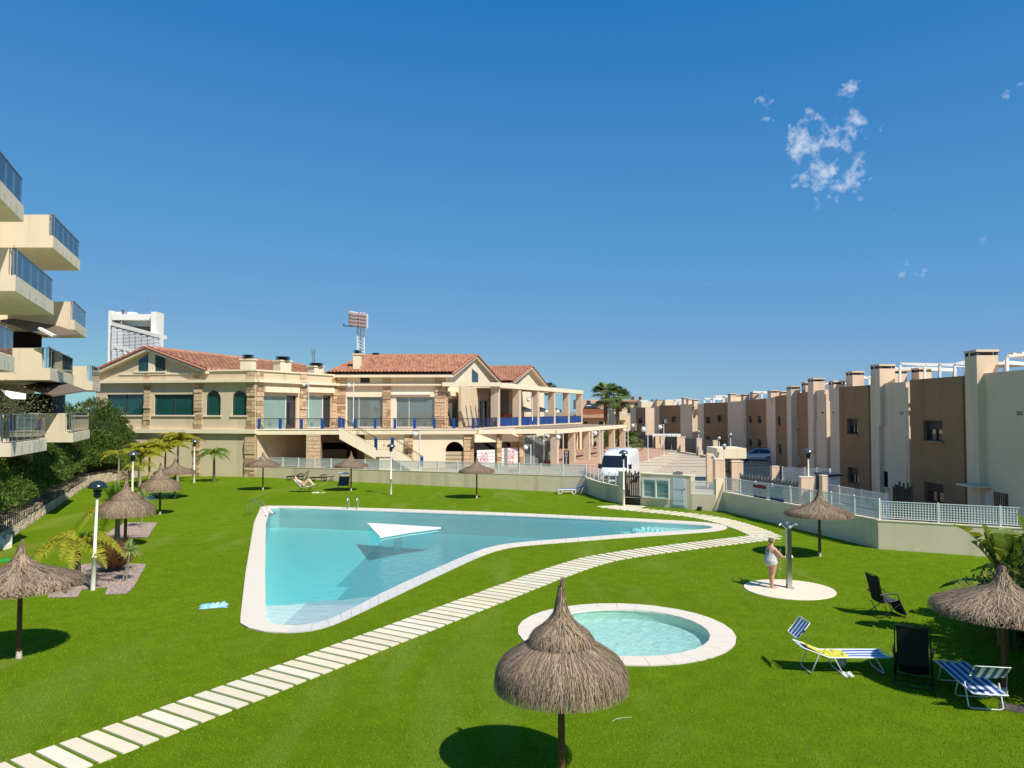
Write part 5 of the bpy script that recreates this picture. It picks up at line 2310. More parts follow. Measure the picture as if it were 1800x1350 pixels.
# ================================================================== ROW OF HOUSES ON THE RIGHT
DPX = [(1900, 27.0), (1800, 30.5), (1717, 34.3), (1697, 35.0), (1640, 37.5), (1600, 39.6), (1593, 41.8), (1544, 44.6), (1530, 45.6), (1497, 48.0), (1475, 49.8),
  (1459, 51.2), (1450, 53.6), (1429, 56.3), (1420, 57.6), (1400, 61.5), (1388, 64.5), (1383, 68), (1363, 74), (1349, 79), (1347, 83), (1311, 98), (1303, 102),
  (1283, 107), (1278, 109), (1237, 116), (1226, 118), (1216, 121.5), (1196, 125), (1159, 131), (1150, 133), (1134, 137.5), (1118, 142), (1108, 145)]
DPX.sort()

def depth_of(px):
 for i in range(len(DPX) - 1):
  if DPX[i][0] <= px <= DPX[i + 1][0]:
   t = (px - DPX[i][0]) / (DPX[i + 1][0] - DPX[i][0])
   return DPX[i][1] + (DPX[i + 1][1] - DPX[i][1]) * t
 return DPX[-1][1] if px > DPX[-1][0] else DPX[0][1]

def hp(px):
 q = atY(px, 723, depth_of(px))
 return Vector((q.x, q.y, 0))

def house_block(parent, pn, pf, ytop_n, m, name, dz=0.0, depth=9.0, wins=(), proud=0.0, pbase=ZR - .3, top=None, pier=None):
 """block of a house; pn = near edge, pf = far edge (both as lines of sight), front along them"""
 a, b = hp(pf), hp(pn)
 F = Frame(a, b)      # u runs from far to near = left to right
 z1 = top if top is not None else F.z(pn, ytop_n)
 holes = []
 for (w0, w1, y0, y1) in wins:
  u0, u1 = F.u(w0, y0, proud), F.u(w1, y0, proud)
  cpx = (w0 + w1) / 2
  zc = F.hit(cpx, y0, proud)[1], F.hit(cpx, y1, proud)[1]
  holes.append((u0, u1, zc[1], zc[0]))
 mb = MB()
 wall(F, 0, F.len, pbase, z1, holes, mb, thick=.3, w=proud)
 mb.box(0, F.len, -depth, proud - .3, pbase, z1 - .05 if z1 else 7, 0, F) if not holes else mb.box(0, F.len, -depth, proud - 1.0, pbase, z1 - .05, 0, F)
 if holes:
  mb.box(0, .3, proud - 1.0, proud - .3, pbase, z1 - .05, 0, F)
  mb.box(F.len - .3, F.len, proud - 1.0, proud - .3, pbase, z1 - .05, 0, F)
  mb.box(.3, F.len - .3, proud - 1.0, proud - .3, z1 - .25, z1 - .05, 0, F)
 o = mb.build(name, m, parent, world=True)
 for ho in holes:
  window(F, *ho, DARKGLASS, parent, frame=DARKGREY, depth=.2 - proud, fw=.05, mull=(0.5,) if ho[1] - ho[0] > .9 else ())
  band(F, ho[0] - .1, ho[1] + .12, ho[2] - .09, ho[2] - .003, proud, proud + .1, m, 'sill', parent)
  # roller blind box half lowered
  band(F, ho[0] + .06, ho[1] - .06, ho[3] - (ho[3] - ho[2]) * .45, ho[3] - .05, proud - .19, proud - .17, mat('dark_blind', (.03, .032, .035), .6), 'roller_blind', parent)
 return F, z1

def roof_chimney(parent, F, pa, pb, ytop, m=BEIGE, w=-.02, zbase=6.5, depth=.75, capc=True):
 u0, u1 = F.hit(pa, ytop, w)[0], F.hit(pb, ytop, w)[0]
 zt = F.hit((pa + pb) / 2, ytop, w)[1]
 mb = MB()
 mb.box(u0, u1, w - depth, w, zbase, zt - .25, 0, F)
 ch = mb.build('chimney', m, parent, world=True)
 inv_ = mat4(parent).inverted()
 mb = MB()
 for (x0, x1, y0, y1) in ((u0, u0 + .12, w - .12, w), (u1 - .12, u1, w - .12, w), (u0, u0 + .12, w - depth, w - depth + .12), (u1 - .12, u1, w - depth, w - depth + .12)):
  mb.box(x0, x1, y0, y1, zt - .25, zt - .1, 0, F)
 mb.box(u0 + .14, u1 - .14, w - depth + .14, w - .14, zt - .25, zt - .12, 0, F)
 o = mb.build('vent', DARKGREY, ch)
 o.data.transform(inv_)
 mb = MB()
 mb.box(u0 - .03, u1 + .03, w - depth - .03, w + .03, zt - .1, zt, 0, F)
 o = mb.build('chimney_cap', m, ch)
 o.data.transform(inv_)
 return ch

HG = 'flat roofed houses in a curved row on the right'

def house(label, px):
 p = hp(px)
 return thing('terraced_house', label, 'house', (p.x + 3, p.y, ZR), group=HG)

# house 1: beige block at the right edge with the door
h1 = house('nearest beige house at the right edge, with a small canopy over its white door', 1760)
F, z = house_block(h1, 1808, 1697, 0, BEIGE, 'beige_wall', top=7.45, wins=())
HF1 = F
roof_chimney(h1, F, 1695.5, 1716.5, 616, zbase=5.0, w=.30, depth=.9)
band(F, F.u(1697, 700, .3), F.u(1718, 700, .3), ZR - .3, 7.44, 0.0, .29, BEIGE, 'chimney_breast', h1)
ud0, ud1 = F.u(1724, 870), F.u(1740, 870)
band(F, ud0, ud1, ZR, F.z(1730, 862), .0, .05, WHITE, 'front_door', h1)
band(F, ud0 - .5, ud1 + .15, F.z(1715, 853), F.z(1715, 850), .0, .8, BEIGE, 'door_canopy', h1)
mb = MB()
mb.box(F.u(1748, 870), F.u(1772, 870), .0, .04, F.z(1760, 893), F.z(1760, 866), 0, F)
w_ = mb.build('ground_window', DARKGLASS, h1, world=True)
for k in range(6):
 q = MB()
 uu = F.u(1748, 870) + (F.u(1772, 870) - F.u(1748, 870)) * (k + .5) / 6
 q.box(uu - .012, uu + .012, .05, .07, F.z(1760, 893), F.z(1760, 866), 0, F)
 o = q.build('window_bar', BLACK, w_)
 o.data.transform(mat4(h1).inverted())
for k in range(2):
 band(F, F.u(1787), F.u(1797), F.z(1792, 725.5 + k * 4), F.z(1792, 723.5 + k * 4), .0, .02, DARKGREY, 'vent_slot', h1)
# house 2: brown
h2 = house('large brown house with a square upper window, second from the right edge', 1650)
F, z = house_block(h2, 1697, 1600, 661.5, BROWN, 'brown_wall', wins=((1623, 1656.5, 739, 775), (1625, 1658, 849, 884)), top=7.42)
band(F, F.u(1681, 700, .12), F.len, ZR - .3, 7.38, 0.002, .12, BROWN, 'corner_pier', h2)
u0, u1 = F.u(1625, 870), F.u(1658, 870)
for k in range(9):
 zz = F.z(1640, 884) + (F.z(1640, 849) - F.z(1640, 884)) * (k + .5) / 9
 band(F, u0, u1, zz - .012, zz + .012, .01, .03, BLACK, 'window_bar', h2)
# house 3 beige + house 4 brown
h3 = house('beige house with a tall chimney and one low window, left of the large brown house', 1565)
F, z = house_block(h3, 1593, 1530, 675, BEIGE, 'beige_wall', wins=((1549.5, 1560.5, 828.5, 856),), top=7.40)
roof_chimney(h3, F, 1530, 1546, 641, zbase=5.0, w=.25, depth=.9)
band(F, F.u(1530, 700, .25) + .01, F.u(1544, 700, .25), ZR - .3, 7.38, 0.0, .24, BEIGE, 'chimney_breast', h3)
for k in range(2):
 band(F, F.u(1582), F.u(1588), F.z(1585, 725.5 + k * 3.4), F.z(1585, 724 + k * 3.4), .0, .02, DARKGREY, 'vent_slot', h3)
roof_chimney(h3, F, 1560.5, 1573, 650, w=-2.0)
roof_chimney(h3, F, 1602, 1615.5, 647, w=-3.0)
h4 = house('brown house with one tall window, between two beige houses', 1500)
F, z = house_block(h4, 1530, 1475, 677.5, BROWN, 'brown_wall', wins=((1488.5, 1507.5, 736, 763), (1489.5, 1508.5, 822, 849)), top=7.36)
band(F, F.u(1520, 700, .12), F.len, ZR - .3, 7.3, 0.002, .12, BROWN, 'corner_pier', h4)
roof_chimney(h4, F, 1487, 1498.5, 653, w=-1.0)
F, z = house_block(h4, 1474.8, 1459, 683, BEIGE, 'beige_wall', top=7.28)
roof_chimney(h4, F, 1456.5, 1465.5, 669.5, w=-.3)
band(F, F.u(1463), F.u(1466), F.z(1465, 726), F.z(1465, 724), .0, .02, DARKGREY, 'vent_slot', h4)
h5 = house('narrow beige house with a chimney, left of the second sunlit gap', 1435)
F, z = house_block(h5, 1450, 1420, 689, BEIGE, 'beige_wall', top=7.30)
roof_chimney(h5, F, 1420, 1429.5, 665, zbase=5, w=.2, depth=.8)
band(F, F.u(1420, 700, .2) + .01, F.u(1428.5, 700, .2), ZR - .3, 7.28, 0.0, .19, BEIGE, 'chimney_breast', h5)
band(F, F.u(1444), F.u(1447.5), F.z(1446, 727), F.z(1446, 724), .0, .02, DARKGREY, 'vent_slot', h5)
h6 = house('brown house with two narrow windows one above the other, right of the tall paired chimneys', 1405)
F, z = house_block(h6, 1420, 1388, 691, BROWN, 'brown_wall', wins=((1396, 1404.5, 734, 754), (1397, 1406, 797, 817)), top=7.26)
roof_chimney(h6, F, 1409, 1416, 672, w=-.3)
h7 = house('brown house with small stacked windows behind a slim beige pier', 1375)
F, z = house_block(h7, 1388, 1363, 696, BROWN, 'brown_wall', wins=((1367, 1372, 732, 747), (1368, 1373.5, 781, 796)), top=7.24)
roof_chimney(h7, F, 1382.5, 1390, 679, zbase=ZR, w=.3, depth=.7)
roof_chimney(h7, F, 1368, 1374, 688, w=-1)
F, z = house_block(h7, 1362.8, 1348, 703, BEIGE, 'beige_wall', top=7.2)
roof_chimney(h7, F, 1349, 1355, 686.5, w=.1)
h8 = house('brown house above the parked car with four small windows', 1330)
F, z = house_block(h8, 1347, 1311, 703, BROWN, 'brown_wall', wins=((1316, 1321.5, 731, 743), (1331.5, 1338, 731, 743.5), (1316, 1322, 771, 783), (1331.5, 1338, 772, 785)), top=7.2)
roof_chimney(h8, F, 1318, 1323, 689, w=-.6)
h9 = house('beige house in the middle of the row with three thin chimneys', 1293)
F, z = house_block(h9, 1310.8, 1279, 706, BEIGE, 'beige_wall', top=7.15)
roof_chimney(h9, F, 1302.5, 1307, 693, w=.1, zbase=3)
roof_chimney(h9, F, 1279, 1284, 692, w=.1)
roof_chimney(h9, F, 1289.5, 1294, 694, w=-1)
h10 = house('brown house with two windows upstairs behind the guard house', 1257)
F, z = house_block(h10, 1278.8, 1237, 708, BROWN, 'brown_wall', wins=((1241, 1248.5, 733, 744), (1261, 1269, 730, 741), (1241, 1249, 767, 774), (1261, 1269, 766, 775)), top=7.05)
h11 = house('beige house pair with a sunlit gap, left of the brown house behind the guard house', 1215)
F, z = house_block(h11, 1236.8, 1226, 710, BEIGE, 'beige_wall', top=6.95)
roof_chimney(h11, F, 1216, 1220, 702, w=-.5)
F, z = house_block(h11, 1216, 1196, 711, BEIGE, 'beige_wall', top=6.95)
roof_chimney(h11, F, 1198, 1202, 699, w=.1)
roof_chimney(h11, F, 1206, 1210, 701, w=.1)
h12 = house('brown house with an air conditioner by its window, near the far end of the row', 1177)
F, z = house_block(h12, 1195.8, 1159, 712, BROWN, 'brown_wall', wins=((1180.5, 1188.5, 732, 742), (1164.5, 1170.5, 736, 745), (1180, 1188, 762.5, 768)), top=6.8)
band(F, F.u(1167.5, 740, .3), F.u(1171, 740, .3), F.z(1170, 744), F.z(1170, 737), .02, .35, WHITE, 'air_conditioner', h12)
F, z = house_block(h12, 1158.8, 1150, 716, BEIGE, 'beige_wall', top=6.65)
h13 = house('last brown house at the far end of the row, beyond a sunlit wall', 1126)
F, z = house_block(h13, 1134, 1118, 716.5, BROWN, 'brown_wall', wins=((1122, 1129, 735, 744), (1122, 1129, 763, 769)), top=6.5)
F, z = house_block(h13, 1117.8, 1108, 717, BEIGE, 'beige_wall', top=6.45)
# sunlit walls filling the gaps at the back
for (pn, pf, hh, par) in ((1601, 1593, 7.1, h3), (1460, 1450, 7.0, h5), (1227, 1216, 6.9, h11), (1151, 1134, 6.4, h13)):
 F = Frame(hp(pf), hp(pf) + Vector((1, 0.12, 0)))
 mb = MB()
 mb.box(0.0, 7, 0.03, .2, ZR - .3, hh, 0, F)
 mb.build('gap_wall', BEIGE, par, world=True)

# white pergola frames on the flat roofs
RG = 'white steel frames on the flat roofs'

def roof_frame(label, pts, posts, Y, t=.11, sheet_=None, depth=2.6):
 q = atY(pts[0][0], pts[0][1], Y)
 th = thing('roof_frame', label, 'roof frame', tuple(q), group=RG)
 P = [atY(p[0], p[1], Y) for p in pts]
 mb = MB()
 dv = Vector((depth * .8, depth * .5, 0))
 for i in range(len(P) - 1):
  mb.beam(P[i], P[i + 1], t)
  mb.beam(P[i] + dv, P[i + 1] + dv, t)
 for p in P:
  mb.beam(p, p + dv, t)
 mb.build('beam', WHITE, th, world=True)
 for (x, y0, y1) in posts:
  a, b = atY(x, y0, Y), atY(x, y1, Y)
  mb = MB()
  mb.beam(a, b, t, up=Vector((0, 1, 0)))
  mb.build('post', WHITE, th, world=True)
  mb = MB()
  mb.beam(a + dv, b + dv, t, up=Vector((0, 1, 0)))
  mb.build('post', WHITE, th, world=True)
 if sheet_:
  mb = MB()
  for i in range(len(P) - 1):
   n = max(2, int((P[i + 1] - P[i]).length / .35))
   for k in range(n):
    a = P[i].lerp(P[i + 1], (k + .5) / n) + Vector((0, 0, .1))
    mb.beam(a, a + dv, .2, .05)
  mb.build('cover_slats', sheet_, th, world=True, kind='stuff')
 return th

CANV = mat('cream_canvas', (.72, .66, .52), .8)
roof_frame('large white roof frame at the right edge of the picture', [(1769, 626), (1830, 620)], [(1770, 626, 658), (1830, 620, 652)], 33, sheet_=CANV)
roof_frame('flat cream canopy frame between the tall chimney and the right edge', [(1718, 641), (1768, 638)], [(1768, 638, 658)], 36, t=.14, sheet_=CANV)
roof_frame('bare white roof frame left of the tallest chimney', [(1651, 641), (1678, 640.5), (1695, 636)], [(1652, 641, 665), (1678, 640, 662)], 40)
roof_frame('long thin white frame over the brown house roof', [(1581, 639), (1651, 640.5)], [(1582, 639, 673)], 43)
roof_frame('cream slatted roof shade behind the chimneys of the beige house', [(1547, 649), (1624, 648)], [(1548, 649, 676), (1622, 648, 668)], 50, t=.2, sheet_=CANV, depth=4)
roof_frame('white roof frame with pale cloth above the brown house with one tall window', [(1499, 664), (1530, 664)], [(1500, 664, 678), (1528, 664, 678)], 56, sheet_=WHITE)
roof_frame('small white roof frame between two slim chimneys', [(1430, 681), (1456, 673)], [(1433, 680, 690), (1448, 674, 690)], 62, sheet_=CANV)
roof_frame('thin white roof frame above the brown house with four windows', [(1323, 689), (1349, 691)], [(1339, 690, 704)], 95, t=.2)
roof_frame('white roof frame between slim chimneys in the middle of the row', [(1355, 691), (1384, 690)], [(1372, 691, 700)], 78, t=.15)
roof_frame('white roof frame near the middle of the row, above the brown house behind the guard house', [(1255, 697), (1279, 697)], [(1255, 697, 708), (1272, 697, 707)], 116, t=.35, sheet_=WHITE)
roof_frame('low cream roof shade farther left in the row', [(1237, 701), (1255, 701)], [(1238, 701, 709), (1250, 701, 709)], 120, t=.3, sheet_=CANV)
roof_frame('pale roof frame over the far beige houses', [(1185, 704), (1202, 703)], [(1186, 704, 712), (1200, 703, 712)], 128, t=.3, sheet_=CANV)

# ------------------------------------------------------------------ yards in front of the houses
# far gates along the road: posts and dark sheet gates
DG = mat('dark_sheet_gate', (.060, .072, .082), .55)
posts_px = [(1110, 1130, 787), (1155.5, 790), (1164, 791), (1195, 793), (1204, 794), (1226, 798), (1233.5, 799), (1256, 804)]
gate_segs = [(1120, 786, 1152, 789), (1169, 791.5, 1192, 793.5), (1204, 795, 1224, 799), (1236, 800, 1253, 804.5)]
ord_ = ('farthest', 'second farthest', 'second nearest', 'nearest')
for k, (xa, ya, xb, yb) in enumerate(gate_segs):
 F = Frame(at(xa, ya, ZR), at(xb, yb, ZR))
 th = thing('sheet_gate', '%s of the four dark grey sheet metal gates along the curved road' % ord_[k], 'gate', F.p(F.len / 2, 0, ZR), group='dark gates along the road')
 for half in range(2):
  mb = MB()
  u0, u1 = F.len * half / 2 + .05, F.len * (half + 1) / 2 - .05
  mb.box(u0, u1, -.04, 0, ZR + .1, ZR + 1.85, 0, F)
  lf = mb.build('gate_leaf', DG, th, world=True)
  mb = MB()
  mb.box(u0, u1, 0, .03, ZR + .95, ZR + 1.05, 0, F)
  n = 8
  for i in range(n):
   u = u0 + (u1 - u0) * (i + .5) / n
   mb.box(u - .03, u + .03, -.03, -.01, ZR + 1.85, ZR + 1.95 + .15 * (i % 3) / 2, 0, F)
  mb.build('gate_bars', DARKGREY, th, world=True)
for k, (x, y, w) in enumerate(((1155.5, 790.5, .55), (1165, 791.5, .6), (1197.5, 794.5, 1.1), (1229, 799.5, .6), (1257.5, 805, .5))):
 p = at(x, y, ZR)
 nm = ('farthest beige gate post beside the road', 'beige gate post with a meter cupboard, second from the far end', 'broad beige wall pier between two dark gates',
   'beige gate post with a lamp, near the road bend', 'nearest beige gate post just left of the guard house')[k]
 th = thing('gate_post', nm, 'pillar', tuple(p), group='beige posts between the road gates')
 mb = MB()
 mb.obox((0, 0, -.3), w, .4, 2.25)
 mb.build('post_body', BEIGE, th)
 mb = MB()
 mb.obox((0, 0, 1.95), w + .06, .46, .06)
 mb.build('post_cap', CREAM_CLEAN, th)
# canopy behind the gate
cnp = thing('white_canopy', 'small white scalloped canopy behind the second farthest road gate', 'canopy', tuple(at(1180, 792, ZR) + Vector((0, 3, 1.8))))
mb = MB()
for i in range(6):
 mb.box(-2 + i * .66, -2 + i * .66 + .6, -.2, 1.6, .25, .33)
 mb.box(-2 + i * .66, -2 + i * .66 + .6, -.22, -.18, -.02, .25)
mb.build('canopy_cloth', WHITE, cnp)
for x in (-1.9, 1.9):
 mb = MB()
 mb.box(x - .05, x + .05, -.1, .0, -1.9, .25)
 mb.build('canopy_leg', WHITE, cnp)

# guard house block with pillars in front of it
gd = thing('guard_house', 'low pale guard house with flat roof at the entrance beside the road', 'building', tuple(at(1287, 845, ZR)))
YG = 58.0
a, b = atY(1261, 806, YG), atY(1312, 788, YG)
mb = MB()
mb.box(a.x, b.x, YG, YG + 3.2, a.z, b.z)
mb.build('roof_slab', CREAM_CLEAN, gd, world=True)
mb = MB()
mb.box(a.x + .3, b.x - .3, YG + .5, YG + 3.0, ZR - .2, a.z)
mb.build('guard_wall', BEIGE, gd, world=True)
mb = MB()
mb.box(a.x + .6, b.x - 1.0, YG + .4, YG + .5, a.z - .25, a.z - .1)
mb.build('dark_lintel', DARKGREY, gd, world=True)
YP = 52.0
pil_px = [(1258, 1273.5, 808, 'cream pillar at the left end of the entrance group'), (1287, 1306.5, 812, 'broad cream pillar right of the black bars at the entrance')]
for (xa, xb, yt, lab) in pil_px:
 a, b = atY(xa, 880, YP), atY(xb, yt, YP)
 th = thing('entrance_pillar', lab, 'pillar', ((a.x + b.x) / 2, YP + .3, ZR))
 mb = MB()
 mb.box(a.x, b.x, YP, YP + .7, -.1, b.z)
 mb.build('pillar_body', BEIGE, th, world=True)
 mb = MB()
 mb.box(a.x - .03, b.x + .03, YP - .03, YP + .73, b.z, b.z + .05)
 mb.build('pillar_cap', CREAM_CLEAN, th, world=True)
F = Frame(atY(1274, 800, YP + .3), atY(1287, 800, YP + .3))
picket_gate('bar_gate', 'narrow gate of black bars between the two entrance pillars', 'gate', F, 0.02, F.len - .02, ZR - .3, atY(1280, 806, YP).z - ZR + .3, 5, var=(0, .1, .05, .15, .1), w=.07)
# road barrier box left of the entrance pillar
bp_ = atY(1249, 840, 54)
th = thing('barrier_post', 'tall grey metal post with a rounded bright edge left of the entrance', 'post', (bp_.x, bp_.y, ZR))
mb = MB()
mb.box(-.28, .18, -.2, .2, -.1, atY(1249, 797, 54).z - ZR)
mb.build('post_body', BEIGE, th)
mb = MB()
mb.tube([(.3, -.25, 0), (.3, -.25, atY(1249, 806, 54).z - ZR), (.1, -.25, atY(1249, 800, 54).z - ZR)], .06)
mb.build('round_tube', WHITE, th)
# dark picket fences
F = Frame(atY(1311, 800, 50), atY(1357, 800, 50))
picket_gate('picket_fence', 'dark blue grey picket fence right in front of the parked car', 'fence', F, 0, F.len, -.1, atY(1330, 811, 50).z + .1, 15, m=DARKGREY, var=(0, .05, .02, .08, .03, .06), w=.055, rail=(.3, .9))
F = Frame(atY(1300, 800, 46.5), atY(1414, 800, 41.0))
picket_gate('picket_fence', 'long curved grey picket fence with pointed bars behind the banner fence', 'fence', F, 0, F.len, ZR - .2, F.z(1350, 838) - ZR + .2, 40, m=mat('mid_grey_metal', (.16, .17, .17), .5), var=(0, .2, .05, .28, .1, .25), w=.09, rail=(.75,))
F = Frame(atY(1417, 800, 41), atY(1452, 800, 40))
picket_gate('picket_fence', 'short picket fence of mixed bars beside the lamp on the wall', 'fence', F, .6, F.len, ZR - .2, F.z(1435, 832) - ZR + .2, 10, m=DARKGREY, var=(0, .2, .05, .28), w=.06, rail=(.7,))
F = Frame(atY(1568, 800, 34.2), atY(1604, 800, 33.4))
picket_gate('picket_gate', 'black gate of uneven bars in front of the large brown house', 'gate', F, 0, F.len, ZR - .2, F.z(1585, 846) - ZR + .2, 10, var=(.35, .2, .25, 0, .3, .1, .4, .05, .3, .2), w=.06, rail=(.3,))
for (xa, xb, yt, Y, lab) in ((1409, 1432, 839.5, 40.5, 'low cream pillar carrying a globe lamp behind the right fence'), (1446, 1454.5, 837, 39.5, 'slim cream pillar right of the globe lamp'), (1357, 1370, 820.5, 52, 'cream pillar at the right end of the dark picket fence')):
 a, b = atY(xa, 880, Y), atY(xb, yt, Y)
 th = thing('yard_pillar', lab, 'pillar', ((a.x + b.x) / 2, Y + .2, ZR))
 mb = MB()
 mb.box(a.x, b.x, Y, Y + .4, ZR - .3, b.z)
 mb.build('pillar_body', BEIGE, th, world=True)
 mb = MB()
 mb.box(a.x - .02, b.x + .02, Y - .02, Y + .42, b.z, b.z + .04)
 mb.build('pillar_cap', CREAM_CLEAN, th, world=True)
# white wall behind the right fence with its lattice
F = Frame(atY(1372, 800, 50), atY(1455, 800, 44))
fence('lattice_fence', 'white lattice fence on the ramp wall behind the grey pickets', F, 0, F.len, F.z(1372, 846), F.z(1455, 862) + .3, h=.85, pw=1.6, bar=.04)
F = Frame(atY(1400, 800, 43.5), atY(1557, 800, 36.0))
th = thing('white_wall', 'low bright white wall with lattice behind the right fence', 'wall', F.p(F.len / 2, 0, ZR))
mb = MB()
mb.box(0, F.len, -.2, 0, ZR - .3, F.z(1470, 885), 0, F)
mb.build('wall_panel', WHITE, th, world=True)
fence('lattice_fence', 'white lattice fence standing on the low white wall near the black gate', F, 0, F.len - .1, F.z(1470, 884), F.z(1470, 884), h=.8, pw=1.7, bar=.036)
# dark shed roof at (1455, 840)
shd = thing('white_shed', 'small white shed with a dark roof in the corner by the beige house', 'shed', tuple(atY(1462, 850, 43)))
a, b = atY(1457, 858, 43), atY(1474, 838, 43)
mb = MB()
mb.box(a.x, b.x, 43, 44.5, ZR - .2, b.z)
mb.build('shed_wall', WHITE, shd, world=True)
mb = MB()
c = [Vector((a.x - .15, 42.8, b.z)), Vector((b.x + .15, 42.8, b.z + .05)), Vector((b.x + .15, 44.7, b.z + .05)), Vector((a.x - .15, 44.7, b.z))]
mb.hexa(c + [p + Vector((0, 0, .12)) for p in c])
mb.build('shed_roof', DARKGREY, shd, world=True)

# ================================================================== FAR BUILDINGS
# white tower behind the club
tw = thing('white_tower', 'tall white tower block with louvred corner balconies behind the club', 'building', tuple(atY(240, 720, 150)))
Y = 150
WT = mat('tower_white', (.82, .78, .70), .8, var=.04, vscale=.3)

def tb(x0, x1, y0, y1, d0, d1, m, name):
 a, b = atY(x0, y1, Y), atY(x1, y0, Y)
 mb = MB()
 mb.box(a.x, b.x, Y + d0, Y + d1, a.z, b.z)
 return mb.build(name, m, tw, world=True)

tb(187.5, 196, 546, 720, 0, 6, WT, 'side_wall')
tb(267, 279, 549, 720, -1, 2.3, WT, 'stair_tower')
tb(196, 267, 552, 562, 0, 3, WT, 'roof_slab')
tb(196, 258, 562, 720, 3.5, 6, WT, 'tower_body')
tb(205, 262, 562, 572, 2, 3.4, mat('grey_glass_band', (.35, .42, .42), .4), 'glass_band')  # grey green glass strip just below the roof slab
tb(200, 210, 547, 553, 1, 2.5, WT, 'roof_box')
tb(219, 231, 547, 553, 1, 2.5, WT, 'roof_box')
for k in range(4):
 tb(208 + k * 1.6, 208.8 + k * 1.6, 542, 552, 1, 1.3, GREYMETAL, 'vent_pipe')
for (ya, yb, lv0, lv1) in ((566, 590, 572, 612), (604, 628, 611, 650)):
 a, b = atY(196, ya + 3, Y - 0.5), atY(281, yb + 1, Y - 3.5)
 mb = MB()
 up = Vector((0, 0, .35))
 dv = Vector((0, 3, 0))
 mb.hexa([a - up, b - up, b - up + dv, a - up + dv, a + up, b + up, b + up + dv, a + up + dv])
 mb.build('balcony_slab', WT, tw, world=True)
 n = 17
 for k in range(n):
  t = k / n
  zt = (a.z - .5)
  for s in range(8):
   x0_ = a.x + (b.x - a.x) * s / 8 + .1
   x1_ = a.x + (b.x - a.x) * (s + 1) / 8 - .1
   tt = (s + .5) / 8
   y_ = a.y + (b.y - a.y) * tt
   ztop = a.z + (b.z - a.z) * tt - .5
   z_ = ztop - .27 * (k + .5)
   mb = None
   if s == 0 and k == 0:
    lou = MB()
   lou.box(x0_, x1_, y_ + .1, y_ + .22, z_ - (.12 if s < 2 else .075), z_ + .075)
 lou.build('louvre', mat('louvre_white', (.80, .80, .80), .5), tw, world=True, kind='stuff')
 tb(200, 258, ya + 10, yb + 20, 2.6, 3.4, mat('dark_recess', (.10, .095, .08), .8), 'window_recess')
mb = MB()
p = atY(258, 549, Y + 2)
mb.tube([p, p + Vector((0, 0, 2.2))], .05, n=5)
for s in (-1, 1):
 mb.beam(p + Vector((0, 0, 1.9)), p + Vector((.35 * s, 0, 2.3)), .05)
mb.build('antenna', GREYMETAL, tw, world=True)

# stadium light mast
mast = thing('floodlight_mast', 'white lattice floodlight mast with two banks of lamps behind the club', 'mast', tuple(atY(637, 690, 120)))
Y = 120
mb = MB()
legs = []
for (x, dy) in ((628.5, 0), (634.5, 1.2), (640.5, .4)):
 a, b = atY(x, 690, Y + dy), atY(x - .3, 549, Y + dy)
 mb.beam(a, b, .17, up=Vector((0, 1, 0)))
 legs.append((a, b))
mb.build('mast_leg', WHITE, mast, world=True)
mb = MB()
n = 26
for i in range(n):
 for j in range(3):
  a0, a1 = legs[j]
  b0, b1 = legs[(j + 1) % 3]
  mb.beam(a0.lerp(a1, i / n), b0.lerp(b1, (i + 1) / n), .06)
mb.build('lattice_brace', WHITE, mast, world=True)
FR_ = mat('lamp_back', (.42, .30, .27), .6, var=.3, vscale=4)
for r in range(4):
 for (xa, xb, dz) in ((615, 627, 0), (629, 644, 1.6)):
  for k in range(3):
   x = xa + (xb - xa) * (k + .5) / 3
   a = atY(x, 552 + r * 6 + dz + k * .9, Y - .6)
   mb = MB()
   mb.lathe([(.05, -.02), (.28, .02), (.34, .22), (.3, .26), (.02, .27)], 8)
   o = mb.build('floodlight', FR_, mast)
   M = mat4(mast).inverted() @ Matrix.Translation(a) @ Matrix.Rotation(PI / 2 * .9, 4, 'X')
   o.matrix_basis = M
mb = MB()
for (xa, ya, xb, yb) in ((614, 547, 614, 571), (646, 553, 646, 577), (614, 547, 646, 553), (614, 559, 646, 565), (614, 571, 646, 577)):
 mb.beam(atY(xa, ya, Y - .5), atY(xb, yb, Y - .5), .16, up=Vector((0, 1, 0)))
mb.build('lamp_frame', WHITE, mast, world=True)
mb = MB()
mb.beam(atY(604.5, 573, Y - .3), atY(628, 574, Y - .3), .12)
mb.beam(atY(604.5, 573, Y - .3), atY(604.5, 569, Y - .3), .16, up=Vector((0, 1, 0)))
mb.build('side_arm', DARKGREY, mast, world=True)
# small lattice aerial on the left roof
aer = thing('aerial_mast', 'thin grey lattice aerial rising behind the middle chimneys', 'mast', tuple(atY(551, 645, 100)))
mb = MB()
for x in (549, 553):
 mb.beam(atY(x, 650, 100), atY(x, 616, 100), .09, up=Vector((0, 1, 0)))
for k in range(8):
 mb.beam(atY(549, 650 - k * 4, 100), atY(553, 646 - k * 4, 100), .05)
mb.build('lattice', GREYMETAL, aer, world=True)
mb = MB()
for x, y in ((548, 612), (551, 614), (554, 612)):
 mb.beam(atY(x, 622, 100), atY(x, y, 100), .06, up=Vector((0, 1, 0)))
mb.build('antenna', GREYMETAL, aer, world=True)

# ochre houses beyond the plaza
OCH = mat('ochre_render', (.70, .50, .32), .9, var=.1, vscale=.4)
ORNG = mat('orange_brick', (.36, .12, .06), .9, var=.25, vscale=2)
PALEY = mat('pale_yellow_render', (.72, .58, .36), .9, var=.08, vscale=.5)

